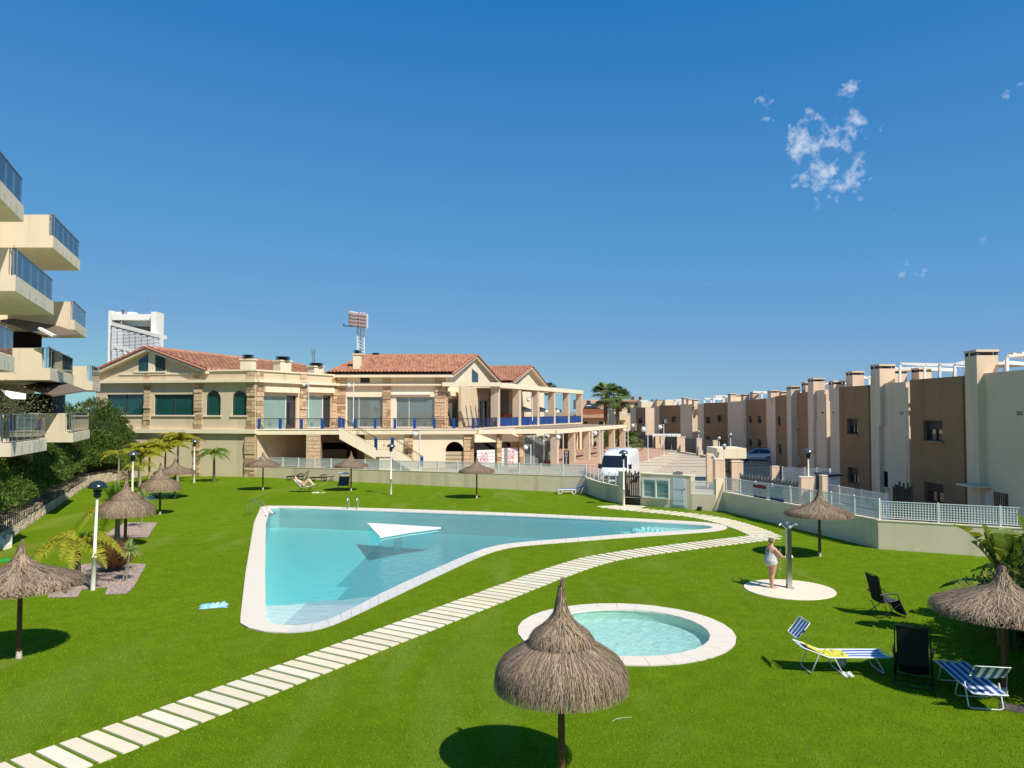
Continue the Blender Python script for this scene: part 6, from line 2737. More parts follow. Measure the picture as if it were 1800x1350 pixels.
def far_house(label, parts, Y, wins=(), extra=()):
 q = atY(parts[0][0], 760, Y)
 th = thing('distant_house', label, 'house', (q.x, Y, ZR), group='houses beyond the plaza and the road')
 for (x0, x1, y0, y1, d0, d1, m, nm) in parts:
  a, b = atY(x0, y1, Y), atY(x1, y0, Y)
  mb = MB()
  mb.box(a.x, b.x, Y + d0, Y + d1, max(a.z, ZR - .3) if y1 < 790 else ZR - .3, b.z)
  mb.build(nm, m, th, world=True)
 for (x0, x1, y0, y1) in wins:
  a, b = atY(x0, y1, Y), atY(x1, y0, Y)
  mb = MB()
  mb.box(a.x, b.x, Y - .06, Y + .02, a.z, b.z)
  f = mb.build('window', DARKGLASS, th, world=True)
  mb = MB()
  mb.box(a.x - .1, b.x + .1, Y - .12, Y - .02, a.z - .15, a.z)
  o = mb.build('sill', WHITE, f)
  o.data.transform(mat4(th).inverted())
 return th

f1 = far_house('far ochre house with a long red brick balcony left of the palms',
    [(1015, 1066, 729, 800, 0, 10, OCH, 'wall'), (1015, 1066, 719, 728, -2.6, 0, ORNG, 'brick_balcony'), (1015, 1066, 729, 734, -3.2, 0, mat('terracotta_ledge', (.55, .30, .18), .9), 'ledge'),
    (1015, 1058, 702, 719, 3, 10, OCH, 'upper_wall')], 150, wins=((1053, 1061, 741, 752), (1025, 1032, 741, 752), (1031, 1038, 704, 712)))
mb = MB()
a, b, c, d = atY(1026, 716, 148), atY(1050, 716, 148), atY(1056, 709, 153), atY(1031, 709, 153)
mb.add([a, b, c, d], [(0, 1, 2, 3)])
mb.build('dark_roof', mat('dark_slate', (.035, .04, .05), .6), f1, world=True)
mb = MB()
a, b, c = atY(1049, 717, 149), atY(1067, 717, 149), atY(1060, 709, 149)
mb.add([a, b, c, a + Vector((0, 6, 0)), b + Vector((0, 6, 0)), c + Vector((0, 6, 0))], [(0, 1, 2), (0, 2, 5, 3), (1, 4, 5, 2)])
mb.build('tile_gable', mat('terracotta_ledge', (.55, .30, .18), .9), f1, world=True)
f2 = far_house('far pale yellow house with a small balcony between the palms and the brown row',
    [(1080, 1112, 712, 800, 0, 10, PALEY, 'wall'), (1081, 1100, 727, 738, -2, 0, PALEY, 'balcony'), (1070, 1092, 716, 720, -.3, .5, WHITE, 'ledge')], 165,
    wins=((1087, 1093, 717, 724), (1103, 1109, 716, 727), (1084, 1092, 742, 752)))
f3 = far_house('far flat ochre house seen just above the plaza houses', [(1090, 1130, 704, 790, 0, 12, OCH, 'wall'), (1090, 1132, 703, 706, -.5, 12, mat('terracotta_ledge', (.55, .30, .18), .9), 'roof_edge'), (1112, 1116, 697, 704, 1, 2, mat('red_chimney', (.22, .03, .02), .8), 'red_chimney'),
                   (1125, 1129, 697, 704, 1, 2, mat('red_chimney', (.22, .03, .02), .8), 'red_chimney')], 190, wins=((1116, 1120, 709, 713),))
f4 = far_house('far cream terrace with parapet openings above the last brown houses', [(1128, 1172, 706, 790, 0, 12, CREAM_CLEAN, 'wall'), (1126, 1140, 703, 706, 0, 8, WHITE, 'roof_shed'), (1147, 1149, 702, 707, 1, 2, DARKGREY, 'chimney'), (1155, 1157, 702, 707, 1, 2, DARKGREY, 'chimney')], 185,
    wins=((1152, 1156, 708, 714), (1158, 1162, 708, 714), (1167, 1171, 708, 713)))
f5 = far_house('far pale flat roofed house behind the middle of the brown row', [(1170, 1200, 702.5, 790, 0, 12, CREAM_CLEAN, 'wall'), (1158, 1176, 704, 790, 2, 10, OCH, 'side_wall')], 180)
f6 = far_house('far white house with an arched frame on its roof behind the row', [(1201, 1232, 706, 790, 4, 12, WHITE, 'wall')], 175)
# club side rooms seen through the pergola
for k, (x0, x1, m, nm) in enumerate(((984, 1003, mat('dark_board', (.02, .02, .025), .6), 'board'),)):
 pass
bd = thing('menu_board', 'black board with white stacked letters between the pergola columns', 'sign', tuple(atY(995, 817, 74)))
a, b = atY(990.5, 817, 74), atY(1000.5, 792, 74)
FBd = Frame((a.x, 74), (b.x, 74))
mb = MB()
mb.box(0, FBd.len, -.05, 0, a.z, b.z, 0, FBd)
mb.build('board', mat('black_board', (.015, .014, .02), .6), bd, world=True)
for k, t in enumerate('HOSE'):
 text(t, .34, FBd, FBd.len / 2, .01, b.z - .2 - k * .32, WHITE, bd)
for (x0, x1, Yy, lab) in ((996, 1004, 92, 'slim pale pillar of the side room'),):
 pass
sr = thing('side_pavilion', 'glazed side room with thin cream pillars seen between the pergola columns', 'building', tuple(atY(1015, 790, 104)))
for (x0, x1) in ((1001, 1003.5), (1013.5, 1016), (1019, 1023), (1026.5, 1029), (1040, 1043)):
 a, b = atY(x0, 800, 104), atY(x1, 700, 104)
 mb = MB()
 mb.box(a.x, b.x, 104, 104.3, ZPL - .1, 3.6)
 mb.build('pillar', CREAM_CLEAN, sr, world=True)
a, b = atY(984, 800, 106), atY(1030, 700, 106)
mb = MB()
mb.box(a.x, b.x, 106, 106.2, ZPL - .1, 3.6)
mb.build('glass_wall', mat('olive_panel', (.24, .22, .14), .7, var=.5, vscale=.8), sr, world=True)
mb = MB()
mb.box(a.x, b.x + 1.6, 103.8, 106.4, 3.6, 4.0)
mb.build('roof_slab', CREAM_CLEAN, sr, world=True)

# ================================================================== THATCHED UMBRELLAS
def strands(prof, n, w, jit, seglen, tail, tint=(0.22, 1.4), layers=None):
 """strands of heather laid down the slope of a profile [(r, z)...] from the top to the hem"""
 P = np.array(prof, float)
 seg = np.hypot(np.diff(P[:, 0]), np.diff(P[:, 1]))
 S = np.concatenate([[0], np.cumsum(seg)])
 L = S[-1]
 # denser towards the hem (circumference grows)
 s0 = L * np.sqrt(rng.random(n)) * 0.99 - seglen * 0.5
 s0 = np.clip(s0, 0, L)
 ln = seglen * rng.uniform(0.6, 1.2, n)
 a0 = rng.uniform(0, 2 * PI, n)
 da = rng.normal(0, jit, n)
 lift = rng.uniform(0.005, 0.035, n)
 V = np.zeros((n, 3, 2, 3))
 for k in range(3):
  s = s0 + ln * k / 2
  over = np.clip(s - L, 0, tail)
  sc = np.clip(s, 0, L)
  r = np.interp(sc, S, P[:, 0])
  z = np.interp(sc, S, P[:, 1])
  dr = P[-1, 0] - P[-2, 0]
  dz = P[-1, 1] - P[-2, 1]
  l_ = math.hypot(dr, dz)
  r = r + over * (dr / l_ * .6)
  z = z + over * (dz / l_ - .4)
  r = r + lift * (1 if k < 2 else 1.5)
  z = z + lift * .8
  a = a0 + da * k / 2 / np.maximum(r, .15)
  ww = w * (1 if k < 2 else .35) * .5
  for e, sg in ((0, -1), (1, 1)):
   V[:, k, e, 0] = r * np.cos(a) - sg * ww * np.sin(a)
   V[:, k, e, 1] = r * np.sin(a) + sg * ww * np.cos(a)
   V[:, k, e, 2] = z
 i0 = np.arange(n) * 6
 T = np.concatenate([np.stack([i0, i0 + 1, i0 + 3, i0 + 2], 1), np.stack([i0 + 2, i0 + 3, i0 + 5, i0 + 4], 1)])
 t = rng.uniform(tint[0], tint[1], n)
 t = np.tile(t, 2)
 tc = np.stack([t, t * rng.uniform(.93, 1.0, len(t)), t * rng.uniform(.86, 1.0, len(t))], 1)
 return V.reshape(-1, 3), T, tc

def umbrella_proto(label, kind, fine=1.0):
 t = thing('thatched_umbrella', label, 'umbrella', (0, 0, 0), group='thatched sun umbrellas on the lawn')
 mb = MB()
 top = 2.6
 mb.tube([(0, 0, 0), (0, 0, .25), (0, 0, 1.2), (0.01, 0, top)], [.062, .058, .055, .05], n=10)
 pole = mb.build('pole', POLEW, t)
 mb = MB()
 mb.lathe([(.068, 0), (.066, .16), (.058, .17)], 10)
 mb.build('pole_foot', mat('pale_foot', (.55, .48, .36), .8), pole)
 if kind == 'droopy':
  tiers = [([(.12, 2.56), (.22, 2.43), (.43, 2.28), (.51, 2.14)], 1500, 'cap_tier', .30, .04),
     ([(.35, 2.19), (.66, 2.03), (.90, 1.87), (1.00, 1.72), (1.02, 1.60)], 5200, 'skirt_tier', .50, .13)]
  neck = [(.025, 3.0), (.035, 2.86), (.055, 2.74), (.085, 2.62), (.15, 2.48)]
  tip = 3.16
 else:
  tiers = [([(.10, 2.42), (.20, 2.22), (.55, 2.06), (.95, 1.93), (1.30, 1.80), (1.33, 1.72)], 5600, 'canopy', .45, .05)]
  neck = [(.045, 2.62), (.05, 2.55), (.07, 2.42), (.12, 2.32)]
  tip = 2.78
 for prof, n, nm, sl, tail in tiers:
  mb = MB()
  inner_ = [(max(.01, r - .05), z - .03) for r, z in prof]
  mb.lathe(inner_, 28)
  mb.lathe([(r, z - .02) for r, z in reversed(inner_)], 28)
  base = mb.build(nm, mat('thatch_under', (.08, .055, .036), .95, var=.5, vscale=20), t)
  V, T, tc = strands(prof, int(n * fine), .016 / math.sqrt(fine), .10 if kind == 'droopy' else .22, sl, tail)
  tris('thatch_strands', V, T, tc, THATCH, base, kind='stuff')
  if kind == 'droopy':
   for rr, zz in ((prof[-2][0] * .98, prof[-2][1] + .02),) if nm == 'cap_tier' else ((.64, 2.03),):
    mb = MB()
    mb.tube([(rr * math.cos(a), rr * math.sin(a), zz + .03) for a in [2 * PI * i / 24 for i in range(24)]], .006, n=5, closed=True)
    mb.build('binding_ring', mat('binding', (.36, .29, .20), .9), base)
 V, T, tc = strands(neck, int(500 * fine), .014, .03, .25, .05)
 mb = MB()
 mb.lathe([(max(.01, r - .015), z) for r, z in neck], 12)
 nk = mb.build('neck', mat('thatch_under', (.08, .055, .036), .95), t)
 tris('thatch_strands', V, T, tc, THATCH, nk, kind='stuff')
 # tuft at the top
 n = int(120 * fine)
 a = rng.uniform(0, 2 * PI, n)
 sp = rng.uniform(0, .055, n)
 z0 = neck[0][1] - .1
 V = np.zeros((n, 3, 3))
 V[:, 0, 0] = -.008
 V[:, 1, 0] = .008
 V[:, 0, 2] = V[:, 1, 2] = z0
 V[:, 0, 1] = V[:, 1, 1] = rng.uniform(-.03, .03, n)
 V[:, 2, 0] = sp * np.cos(a) + .03
 V[:, 2, 1] = sp * np.sin(a)
 V[:, 2, 2] = tip * rng.uniform(.97, 1.01, n)
 tris('tuft', V.reshape(-1, 3), np.arange(n * 3).reshape(n, 3), rng.uniform(.6, 1.2, n), THATCH, t, kind='stuff')
 return t

UG = 'thatched sun umbrellas on the lawn'
um_d = umbrella_proto('nearest thatched umbrella with a drooping fringe, below the paddling pool', 'droopy', 2.0)
p = at(987, 1371)
um_d.location = (p.x, p.y, 0)
um_f = umbrella_proto('flared thatched umbrella at the left edge of the lawn', 'flared', 1.0)
p = at(33, 1157)
um_f.location = (p.x, p.y, 0)
dup(um_f, tuple(at(1766, 1222)), 1.0, 'flared thatched umbrella at the right edge between the striped loungers and the banana plant')
dup(um_f, tuple(at(1441, 978)), 2.1, 'flared thatched umbrella beyond the shower, before the shaded right wall', scale=(.98, .98, .97))
dup(um_f, tuple(at(838, 876)), 3.0, 'flared thatched umbrella on the far lawn in front of the arch of the club', scale=(.9, .9, 1.02))
dup(um_f, tuple(at(617, 863)), 4.0, 'ragged flared thatched umbrella beside the grey canopied chair, tip leaning right', scale=(.92, .92, 1.04))
dup(um_f, tuple(at(462, 861.5)), 5.0, 'ragged flared thatched umbrella at the left end of the low garden wall', scale=(.92, .92, 1.04))
dup(um_d, tuple(at(220, 962)), 1.2, 'drooping thatched umbrella behind the feather palm and first lamp', scale=(1.12, 1.12, .95))
dup(um_d, tuple(at(281, 904)), 2.2, 'drooping thatched umbrella with the green lounger beneath it', scale=(1.05, 1.05, .92))
dup(um_f, tuple(at(307, 876)), 3.3, 'grey brown thatched umbrella farthest back on the left, near the yellow palms', scale=(1.0, 1.0, .98))

# ================================================================== GARDEN LAMPS
def lamp_proto(label, domem):
 t = thing('garden_lamp', label, 'lamp', (0, 0, 0), group='dome topped garden lamp posts')
 mb = MB()
 mb.tube([(0, 0, 0), (0, 0, 1.05), (0, 0, 1.06), (0, 0, 1.10), (0, 0, 1.11), (0, 0, 3.02)], [.075, .07, .09, .09, .052, .042], n=12)
 mb.build('post', mat('cream_post_paint', (.80, .76, .62), .5), t)
 mb = MB()
 mb.lathe([(.05, 2.98), (.12, 3.03), (.12, 3.10), (.09, 3.13), (.13, 3.18), (.13, 3.25), (.06, 3.27)], 14)
 mb.build('collar', BLACK, t)
 mb = MB()
 mb.lathe([(.10, 3.24), (.12, 3.28), (.12, 3.36), (.05, 3.38)], 12)
 mb.build('lens', glassmat('lamp_lens', (.75, .8, .8), .6, .4), t)
 mb = MB()
 R_ = .30
 prof = [(R_ * math.cos(a), 3.30 + R_ * .82 * math.sin(a)) for a in [PI / 2 * i / 8 for i in range(9)]]
 prof[-1] = (.001, prof[-1][1])
 mb.lathe([(R_ - .02, 3.30)] + prof, 20)
 mb.build('dome', domem, t)
 return t

l1 = lamp_proto('nearest garden lamp with a glossy black dome, standing in the gravel bed on the left', mat('glossy_black_dome', (.02, .03, .035), .22, spec=.6))
l1.location = tuple(at(163, 1037.5))
l1.rotation_euler = (0, .03, 0)
lg = lamp_proto('garden lamp with a grey dome behind the drooping umbrella on the left', mat('glossy_grey_dome', (.16, .17, .17), .25, metal=.6, spec=.6))
lg.location = tuple(at(232, 903))
dup(lg, tuple(at(341, 849)), .5, 'garden lamp with a grey dome in front of the left stone pillar of the club')
dup(lg, tuple(at(687, 869)), .5, 'garden lamp with a grey dome on the far lawn in front of the outside stair')
dup(lg, tuple(at(1096.5, 890)), .5, 'garden lamp with a grey dome beside the black garden gate, before the white van', scale=.97)
q = atY(1421, 840, 40.7)
dup(lg, (q.x, q.y, q.z - 1.75), .5, 'garden lamp with a grey dome on the cream pillar behind the right fence', scale=.93)

def globe_lamp(label, px, ytop, ybase, zb, side_, Yfix=None, arm=.45, r=.22):
 b = at(px, ybase, zb) if Yfix is None else atY(px, ybase, Yfix)
 top = atY(px, ytop, b.y).z
 t = thing('street_lamp', label, 'street lamp', (b.x, b.y, b.z), group='white globe street lamps around the plaza')
 h = top - b.z
 mb = MB()
 mb.tube([(0, 0, 0), (0, 0, h)], [.05, .038], n=8)
 mb.build('pole', WHITE_METAL, t)
 mb = MB()
 s = side_
 mb.tube([(0, 0, h * .86), (s * arm * .5, 0, h * .95), (s * arm, 0, h * .97), (s * arm, 0, h * .93)], .022, n=6)
 mb.tube([(0, 0, h * .99), (s * (arm + .22), 0, h * .99)], .03, n=6)
 mb.build('arm', GREYMETAL, t)
 mb = MB()
 mb.ball((s * arm, 0, h * .99 - r - .06), r, 14)
 mb.build('globe', mat('frosted_globe', (.78, .77, .72), .35, spec=.5), t)
 mb = MB()
 mb.lathe([(r * 1.01, 0), (r * .8, -r * .6), (r * .35, -r * .94), (.01, -r * 1.01)], 14, (s * arm, 0, h * .99 - r - .06))
 mb.build('lower_shell', mat('globe_base', (.42, .33, .24), .4), t)
 return t

globe_lamp('white globe street lamp standing on the terrace left of the main block windows', 621, 672, 742, ZT, -1, Yfix=71.5)
globe_lamp('globe street lamp on the terrace in front of the west wing side', 542, 672, 736, ZT, -1, Yfix=69.5, r=.16)
globe_lamp('globe street lamp on the lower level left of the arch', 738, 757, 812, ZPL, -1, Yfix=68.5)
globe_lamp('globe street lamp on the lower level in front of the glass shop', 933, 781, 818, ZPL, -1, Yfix=66)
globe_lamp('globe street lamp in front of the first column of the lower pergola', 990, 763, 820, ZPL, -1, Yfix=67)
globe_lamp('globe street lamp seen between the upper pergola columns', 936, 698, 740, ZT, -1, Yfix=86)
globe_lamp('globe street lamp between the third and fourth columns of the lower pergola', 1054.5, 756, 822, ZPL, -1, Yfix=72)
globe_lamp('globe street lamp at the far end of the lower pergola', 1104, 752, 790, ZPL, -1, Yfix=95)
globe_lamp('globe street lamp on the red paving, tall and left of the road kerb', 1139, 749, 812, ZR, -1, r=.26)
globe_lamp('globe street lamp at the road bend where the kerb ends', 1167, 746, 802, ZR, -1, r=.26)
globe_lamp('farthest globe street lamp beyond the red paving', 1118, 744, 789, ZR, -1, r=.26)
for px, yt, Y, lab in ((1228, 757, 90, 'small globe post lamp on the gate post right of the road bend'), (1284, 762, 72, 'small globe post lamp behind the roof of the guard house'),
      (1264, 768, 66, 'small globe post lamp above the left end of the guard house'), (1273, 781, 57.5, 'low wide globe lamp just in front of the guard house roof')):
 b = atY(px, yt, Y)
 t = thing('post_lamp', lab, 'lamp', (b.x, b.y, ZR), group='small globe post lamps near the guard house')
 h = b.z - ZR
 mb = MB()
 mb.tube([(0, 0, 0), (0, 0, h - .35)], .04, n=8)
 mb.build('pole', WHITE_METAL, t)
 mb = MB()
 mb.lathe([(.05, h - .38), (.1, h - .3), (.1, h - .22)], 8)
 mb.build('collar', BLACK, t)
 mb = MB()
 mb.ball((0, 0, h - .12), .17, 12)
 mb.build('globe', mat('grey_globe', (.45, .46, .45), .25, metal=.4), t)

# ================================================================== HEDGE AND SHRUBS
def clump_leaves(cl, n_per, size, jitter=.16, tint_r=(.6, 1.4), updir=.35):
 """cl: array (k,4) of centre and radius; leaves on the shells"""
 cl = np.asarray(cl, float)
 k = len(cl)
 idx = np.repeat(np.arange(k), n_per)
 d = rng.normal(size=(len(idx), 3))
 d[:, 2] = np.abs(d[:, 2]) * .75 + d[:, 2] * .25
 d /= np.linalg.norm(d, axis=1)[:, None]
 C = cl[idx, :3] + d * (cl[idx, 3] * (1 + rng.normal(0, jitter, len(idx))))[:, None]
 V, T = leaf_quads(C, size, updir=updir, aspect=3.0, out=d)
 tc = rng.uniform(.7, 1.3, k)[idx] * rng.uniform(*tint_r, len(idx))
 warm = rng.uniform(.85, 1.25, k)[idx]
 return V, T, np.stack([tc * warm, tc, tc * .9], 1)

def hedge_height(y):
 if y < 52:
  return 3.3
 if y < 60:
  return 3.3 + (y - 52) / 8 * 3.0
 return 6.4

def hedge_part(y0, y1, label, name, dens=1.0, hmul=1.0, depth=3.0):
 pts = [p for p in resample(line, .45, closed=False)]
 cl, core = [], []
 loc = None
 for i in range(1, len(pts) - 1):
  x, y = pts[i]
  if not (y0 <= y < y1) or (x > -31 and y > 69):
   continue
  d = Vector((pts[i + 1][0] - pts[i - 1][0], pts[i + 1][1] - pts[i - 1][1], 0)).normalized()
  nr = Vector((-d.y, d.x, 0))
  hh = hedge_height(y) * hmul * random.uniform(.85, 1.08)
  loc = loc or (x + nr.x * 1.5, y, .7)
  nc = int(9 * dens * hh / 3)
  for q in range(nc):
   t = random.random()
   dd = .55 + depth * (t ** 1.2)
   z = .9 + (hh - .9) * min(1, (.15 + t) * random.uniform(.5, 1.1))
   cl.append((x + nr.x * dd, y + nr.y * dd, z, random.uniform(.38, .62)))
  core.append((x + nr.x * 2.1, y + nr.y * 2.1, hh))
 th = thing(name, label, 'hedge', loc)
 V, T, tc = clump_leaves(cl, 95, .21)
 tris('foliage', V, T, tc, LEAF_HEDGE, th, world=True)
 mb = MB()
 for k, (x, y, hh) in enumerate(core[::3]):
  mb.tube([(x, y, .5), (x + random.uniform(-.3, .3), y, hh * .4), (x + random.uniform(-.5, .5), y + random.uniform(-.3, .3), hh * .8)], [.09, .06, .03], n=6)
 mb.build('stems', BARK, th, world=True)
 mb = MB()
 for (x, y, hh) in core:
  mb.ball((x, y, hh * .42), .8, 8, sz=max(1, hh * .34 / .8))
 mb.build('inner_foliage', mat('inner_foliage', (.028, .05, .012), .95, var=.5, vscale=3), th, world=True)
 return th

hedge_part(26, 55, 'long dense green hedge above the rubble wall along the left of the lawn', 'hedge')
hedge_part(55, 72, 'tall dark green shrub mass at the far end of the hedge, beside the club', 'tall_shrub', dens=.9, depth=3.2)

def bush(label, name, c, r, h, n, size, m, cat='bush', tint=(.6, 1.4)):
 th = thing(name, label, cat, c)
 cl = []
 for _ in range(n):
  a = random.uniform(0, 2 * PI)
  q = math.sqrt(random.random())
  z = h * random.uniform(.25, 1) * (1 - .35 * q * q)
  cl.append((c[0] + r[0] * q * math.cos(a), c[1] + r[1] * q * math.sin(a), c[2] + z, random.uniform(.18, .34) * min(1.6, h / 1.2)))
 V, T, tc = clump_leaves(cl, 60, size, tint_r=tint)
 tris('foliage', V, T, tc, m, th, world=True)
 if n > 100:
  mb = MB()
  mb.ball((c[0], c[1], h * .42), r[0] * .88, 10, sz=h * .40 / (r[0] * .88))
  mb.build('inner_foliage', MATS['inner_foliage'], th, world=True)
 mb = MB()
 for k in range(4):
  mb.tube([(c[0], c[1], c[2]), (c[0] + r[0] * random.uniform(-.5, .5), c[1] + r[1] * random.uniform(-.5, .5), c[2] + h * .8)], [.05, .02], n=6)
 mb.build('stems', BARK, th, world=True)
 return th

# ================================================================== PALMS AND GARDEN PLANTS
def fronds(c, n, length, e0, droop, leaflet, m_tint=(.7, 1.3), az=None, sag=1.0, lw=.022, seed_up=.5, gap=.035):
 Vs, Ts, Tc = [], [], []
 rach = MB()
 b = 0
 for i in range(n):
  a = (az[i] if az is not None else 2 * PI * (i + random.uniform(-.3, .3)) / n)
  L = length * random.uniform(.85, 1.12)
  e = e0 * random.uniform(.45, 1.12)
  k = 14
  pts = []
  for s in range(k + 1):
   t = s / k
   r = L * t * math.cos(e * (1 - .4 * t))
   z = L * t * math.sin(e) - droop * L * t * t
   pts.append(Vector((c[0] + r * math.cos(a), c[1] + r * math.sin(a), c[2] + z)))
  rach.tube(pts, [.02 * (1 - .8 * s / k) + .003 for s in range(k + 1)], n=4, cap=False)
  m = int(L / gap)
  t = (np.arange(m) + .5) / m
  t = t[t > .12]
  P = np.array([list(p) for p in pts])
  xi = t * k
  i0 = np.minimum(xi.astype(int), k - 1)
  f = (xi - i0)[:, None]
  base = P[i0] * (1 - f) + P[i0 + 1] * f
  tan = P[i0 + 1] - P[i0]
  tan /= np.linalg.norm(tan, axis=1)[:, None]
  sidev = np.cross(tan, [0, 0, 1])
  sidev /= np.linalg.norm(sidev, axis=1)[:, None]
  for sg in (-1, 1):
   ll = leaflet * np.sin(PI * (t * .85 + .12)) * rng.uniform(.8, 1.15, len(t))
   d = sidev * sg * .8 + tan * .55 + np.array([0, 0, seed_up]) + rng.normal(0, .12, (len(t), 3))
   d /= np.linalg.norm(d, axis=1)[:, None]
   mid = base + d * (ll * .5)[:, None]
   tip = mid + (d * .8 + np.array([0, 0, -.9 * sag])) * (ll * .45)[:, None]
   w = tan * lw / 2
   q = len(t)
   V = np.stack([base - w, base + w, mid + w, mid - w, tip], 1).reshape(-1, 3)
   ii = b + np.arange(q) * 5
   Vs.append(V)
   Ts.append(np.concatenate([np.stack([ii, ii + 1, ii + 2], 1), np.stack([ii, ii + 2, ii + 3], 1), np.stack([ii + 3, ii + 2, ii + 4], 1)]))
   tt = np.tile(rng.uniform(*m_tint, q), 3)
   Tc.append(tt)
   b += q * 5
 return np.concatenate(Vs), np.concatenate(Ts), np.concatenate(Tc), rach

def feather_palm(label, base, h, n, length, m, e0=.7, droop=.75, leaflet=.33, trunk=BARKPALE, tr=.07, lean=(0, 0), az=None, name='feather_palm', gap=.035, lw=.022):
 th = thing(name, label, 'palm', (base[0], base[1], 0))
 c = (base[0] + lean[0], base[1] + lean[1], h)
 mb = MB()
 pts = [Vector((base[0], base[1], 0)).lerp(Vector(c), i / 5) for i in range(6)]
 mb.tube(pts, [tr * 1.5, tr * 1.15, tr, tr * .95, tr * .9, tr * .6], n=8)
 mb.build('trunk', trunk, th, world=True)
 V, T, tc, rach = fronds(c, n, length, e0, droop, leaflet, az=az, gap=gap, lw=lw)
 tris('crown', V, T, tc, m, th, world=True)
 rach.build('frond_stalks', mat('frond_stalk', (.30, .30, .06), .6), th, world=True)
 return th

p = at(136, 1031)
feather_palm('small feather palm with drooping yellow green fronds in the near gravel bed', (p.x, p.y), 1.25, 12, 1.8, LEAF_YELLOW, e0=1.05, droop=.95, leaflet=.55, trunk=BARK, tr=.10, lw=.03)
p = at(206, 955)
feather_palm('feather palm with arching green fronds and a pale ringed trunk under the drooping umbrella', (p.x, p.y), 1.35, 12, 2.0, LEAF_YELLOW, e0=1.05, droop=1.0, leaflet=.5, tr=.11)
for (px, py, h, n, L, lab) in ((262, 852, 2.4, 13, 2.1, 'bright yellow green palm left of the farthest left umbrella'), (290, 850, 2.5, 14, 2.3, 'tall yellow green palm directly behind the farthest left umbrella'),
        (246, 858, 2.2, 12, 1.9, 'bright yellow green palm next to the tall dark shrub'), (312, 846, 3.0, 12, 2.3, 'yellow green palm with long raised fronds reaching towards the grey lamp')):
 p = at(px, py)
 feather_palm(lab, (p.x, p.y), h, n + 9, L, LEAF_YELLOW, e0=1.3, droop=.62, leaflet=.6, tr=.09, gap=.045, lw=.06, name='yellow_palm')
p = at(376, 847)
feather_palm('small green palm standing alone in front of the blank club wall', (p.x, p.y), 2.1, 20, 1.8, LEAF_PALM, e0=1.3, droop=.85, leaflet=.45, trunk=BARK, tr=.10, gap=.05, lw=.045)
# spiky clump (like a young palm) by the lamp
p = at(203, 888)

def spiky(label, base, n, length, w, m, name, e=(.2, 1.4), tint=(.7, 1.3), z0=.1, stem=None, bend=.35, cat='plant'):
 th = thing(name, label, cat, (base[0], base[1], 0))
 a = rng.uniform(0, 2 * PI, n)
 el = rng.uniform(e[0], e[1], n)
 L = length * rng.uniform(.75, 1.1, n)
 V = np.zeros((n, 5, 3))
 sx, sy = -np.sin(a) * w / 2, np.cos(a) * w / 2
 for k, (t, ww) in enumerate(((0, .6), (.5, 1.0), (1.0, 0))):
  r = L * t * np.cos(el)
  z = L * t * np.sin(el) - bend * L * t * t * np.cos(el)
  x, y = base[0] + r * np.cos(a), base[1] + r * np.sin(a)
  if k < 2:
   V[:, k * 2] = np.stack([x - sx * ww, y - sy * ww, z0 + z], 1)
   V[:, k * 2 + 1] = np.stack([x + sx * ww, y + sy * ww, z0 + z], 1)
  else:
   V[:, 4] = np.stack([x, y, z0 + z], 1)
 i0 = np.arange(n) * 5
 T = np.concatenate([np.stack([i0, i0 + 1, i0 + 3], 1), np.stack([i0, i0 + 3, i0 + 2], 1), np.stack([i0 + 2, i0 + 3, i0 + 4], 1)])
 tris('blades', V.reshape(-1, 3), T, np.tile(rng.uniform(*tint, n), 3), m, th, world=True)
 if stem:
  for (dx, dy) in stem:
   mb = MB()
   mb.tube([(base[0] + dx, base[1] + dy, 0), (base[0] + dx * .4, base[1] + dy * .4, z0 * .6), (base[0], base[1], z0)], [.03, .022, .02], n=7)
   mb.build('stem', BARKPALE, th, world=True)
 return th

spiky('dense spiky bright green palm clump behind the first garden lamp', (p.x, p.y), 420, 1.5, .05, LEAF_PALM, 'spiky_clump', e=(.35, 1.45))
p = at(215, 1023)
spiky('small yucca with pale striped leaves on two thin stems in the near gravel bed', (p.x + .25, p.y), 130, .50, .035, leafmat('striped_leaf', (.42, .48, .16)), 'yucca', e=(-.3, 1.5), z0=1.05, stem=((-.25, 0), (-.15, .05)))
p = at(249, 928)
spiky('small yucca on a single thin stem in the far gravel bed', (p.x + .05, p.y), 110, .62, .04, leafmat('striped_leaf', (.42, .48, .16)), 'yucca', e=(-.3, 1.5), z0=1.45, stem=((-.05, 0),))
p = at(193, 1006)
spiky('low brown dry grassy bush beside the first garden lamp', (p.x, p.y), 900, 1.15, .014, LEAF_DRY, 'dry_bush', e=(.5, 1.5), bend=.25, cat='bush')
p = at(205, 1004)
spiky('thin reddish dry bush right behind the yucca', (p.x + .1, p.y), 600, 1.15, .014, leafmat('red_dry_blade', (.30, .14, .06)), 'dry_bush', e=(.5, 1.5), bend=.2, cat='bush')
p = at(258, 904)
spiky('low pale green spiky plant left of the green lounger', (p.x - .3, p.y + .4), 120, .7, .05, LEAF_YELLOW, 'spiky_plant', e=(.2, 1.4))
bush('low round green shrub against the end of the rubble wall', 'garden_shrub', (at(222, 845).x, at(222, 845).y + .6, .2), (1.0, .8), 2.0, 26, .14, LEAF_PALM)
# little trunks of young trees along the rubble wall
for k, (px, py, h) in enumerate(((208, 866, 2.6), (243, 868, 1.8))):
 p = at(px, py)
 feather_palm(('slim young palm with a grey trunk in front of the rubble wall', 'shorter young palm between the lamp and the yellow palms')[k], (p.x, p.y), h, 9, 1.5, LEAF_YELLOW, e0=1.2, droop=.8, leaflet=.4, tr=.06, gap=.06, lw=.04, name='young_palm')

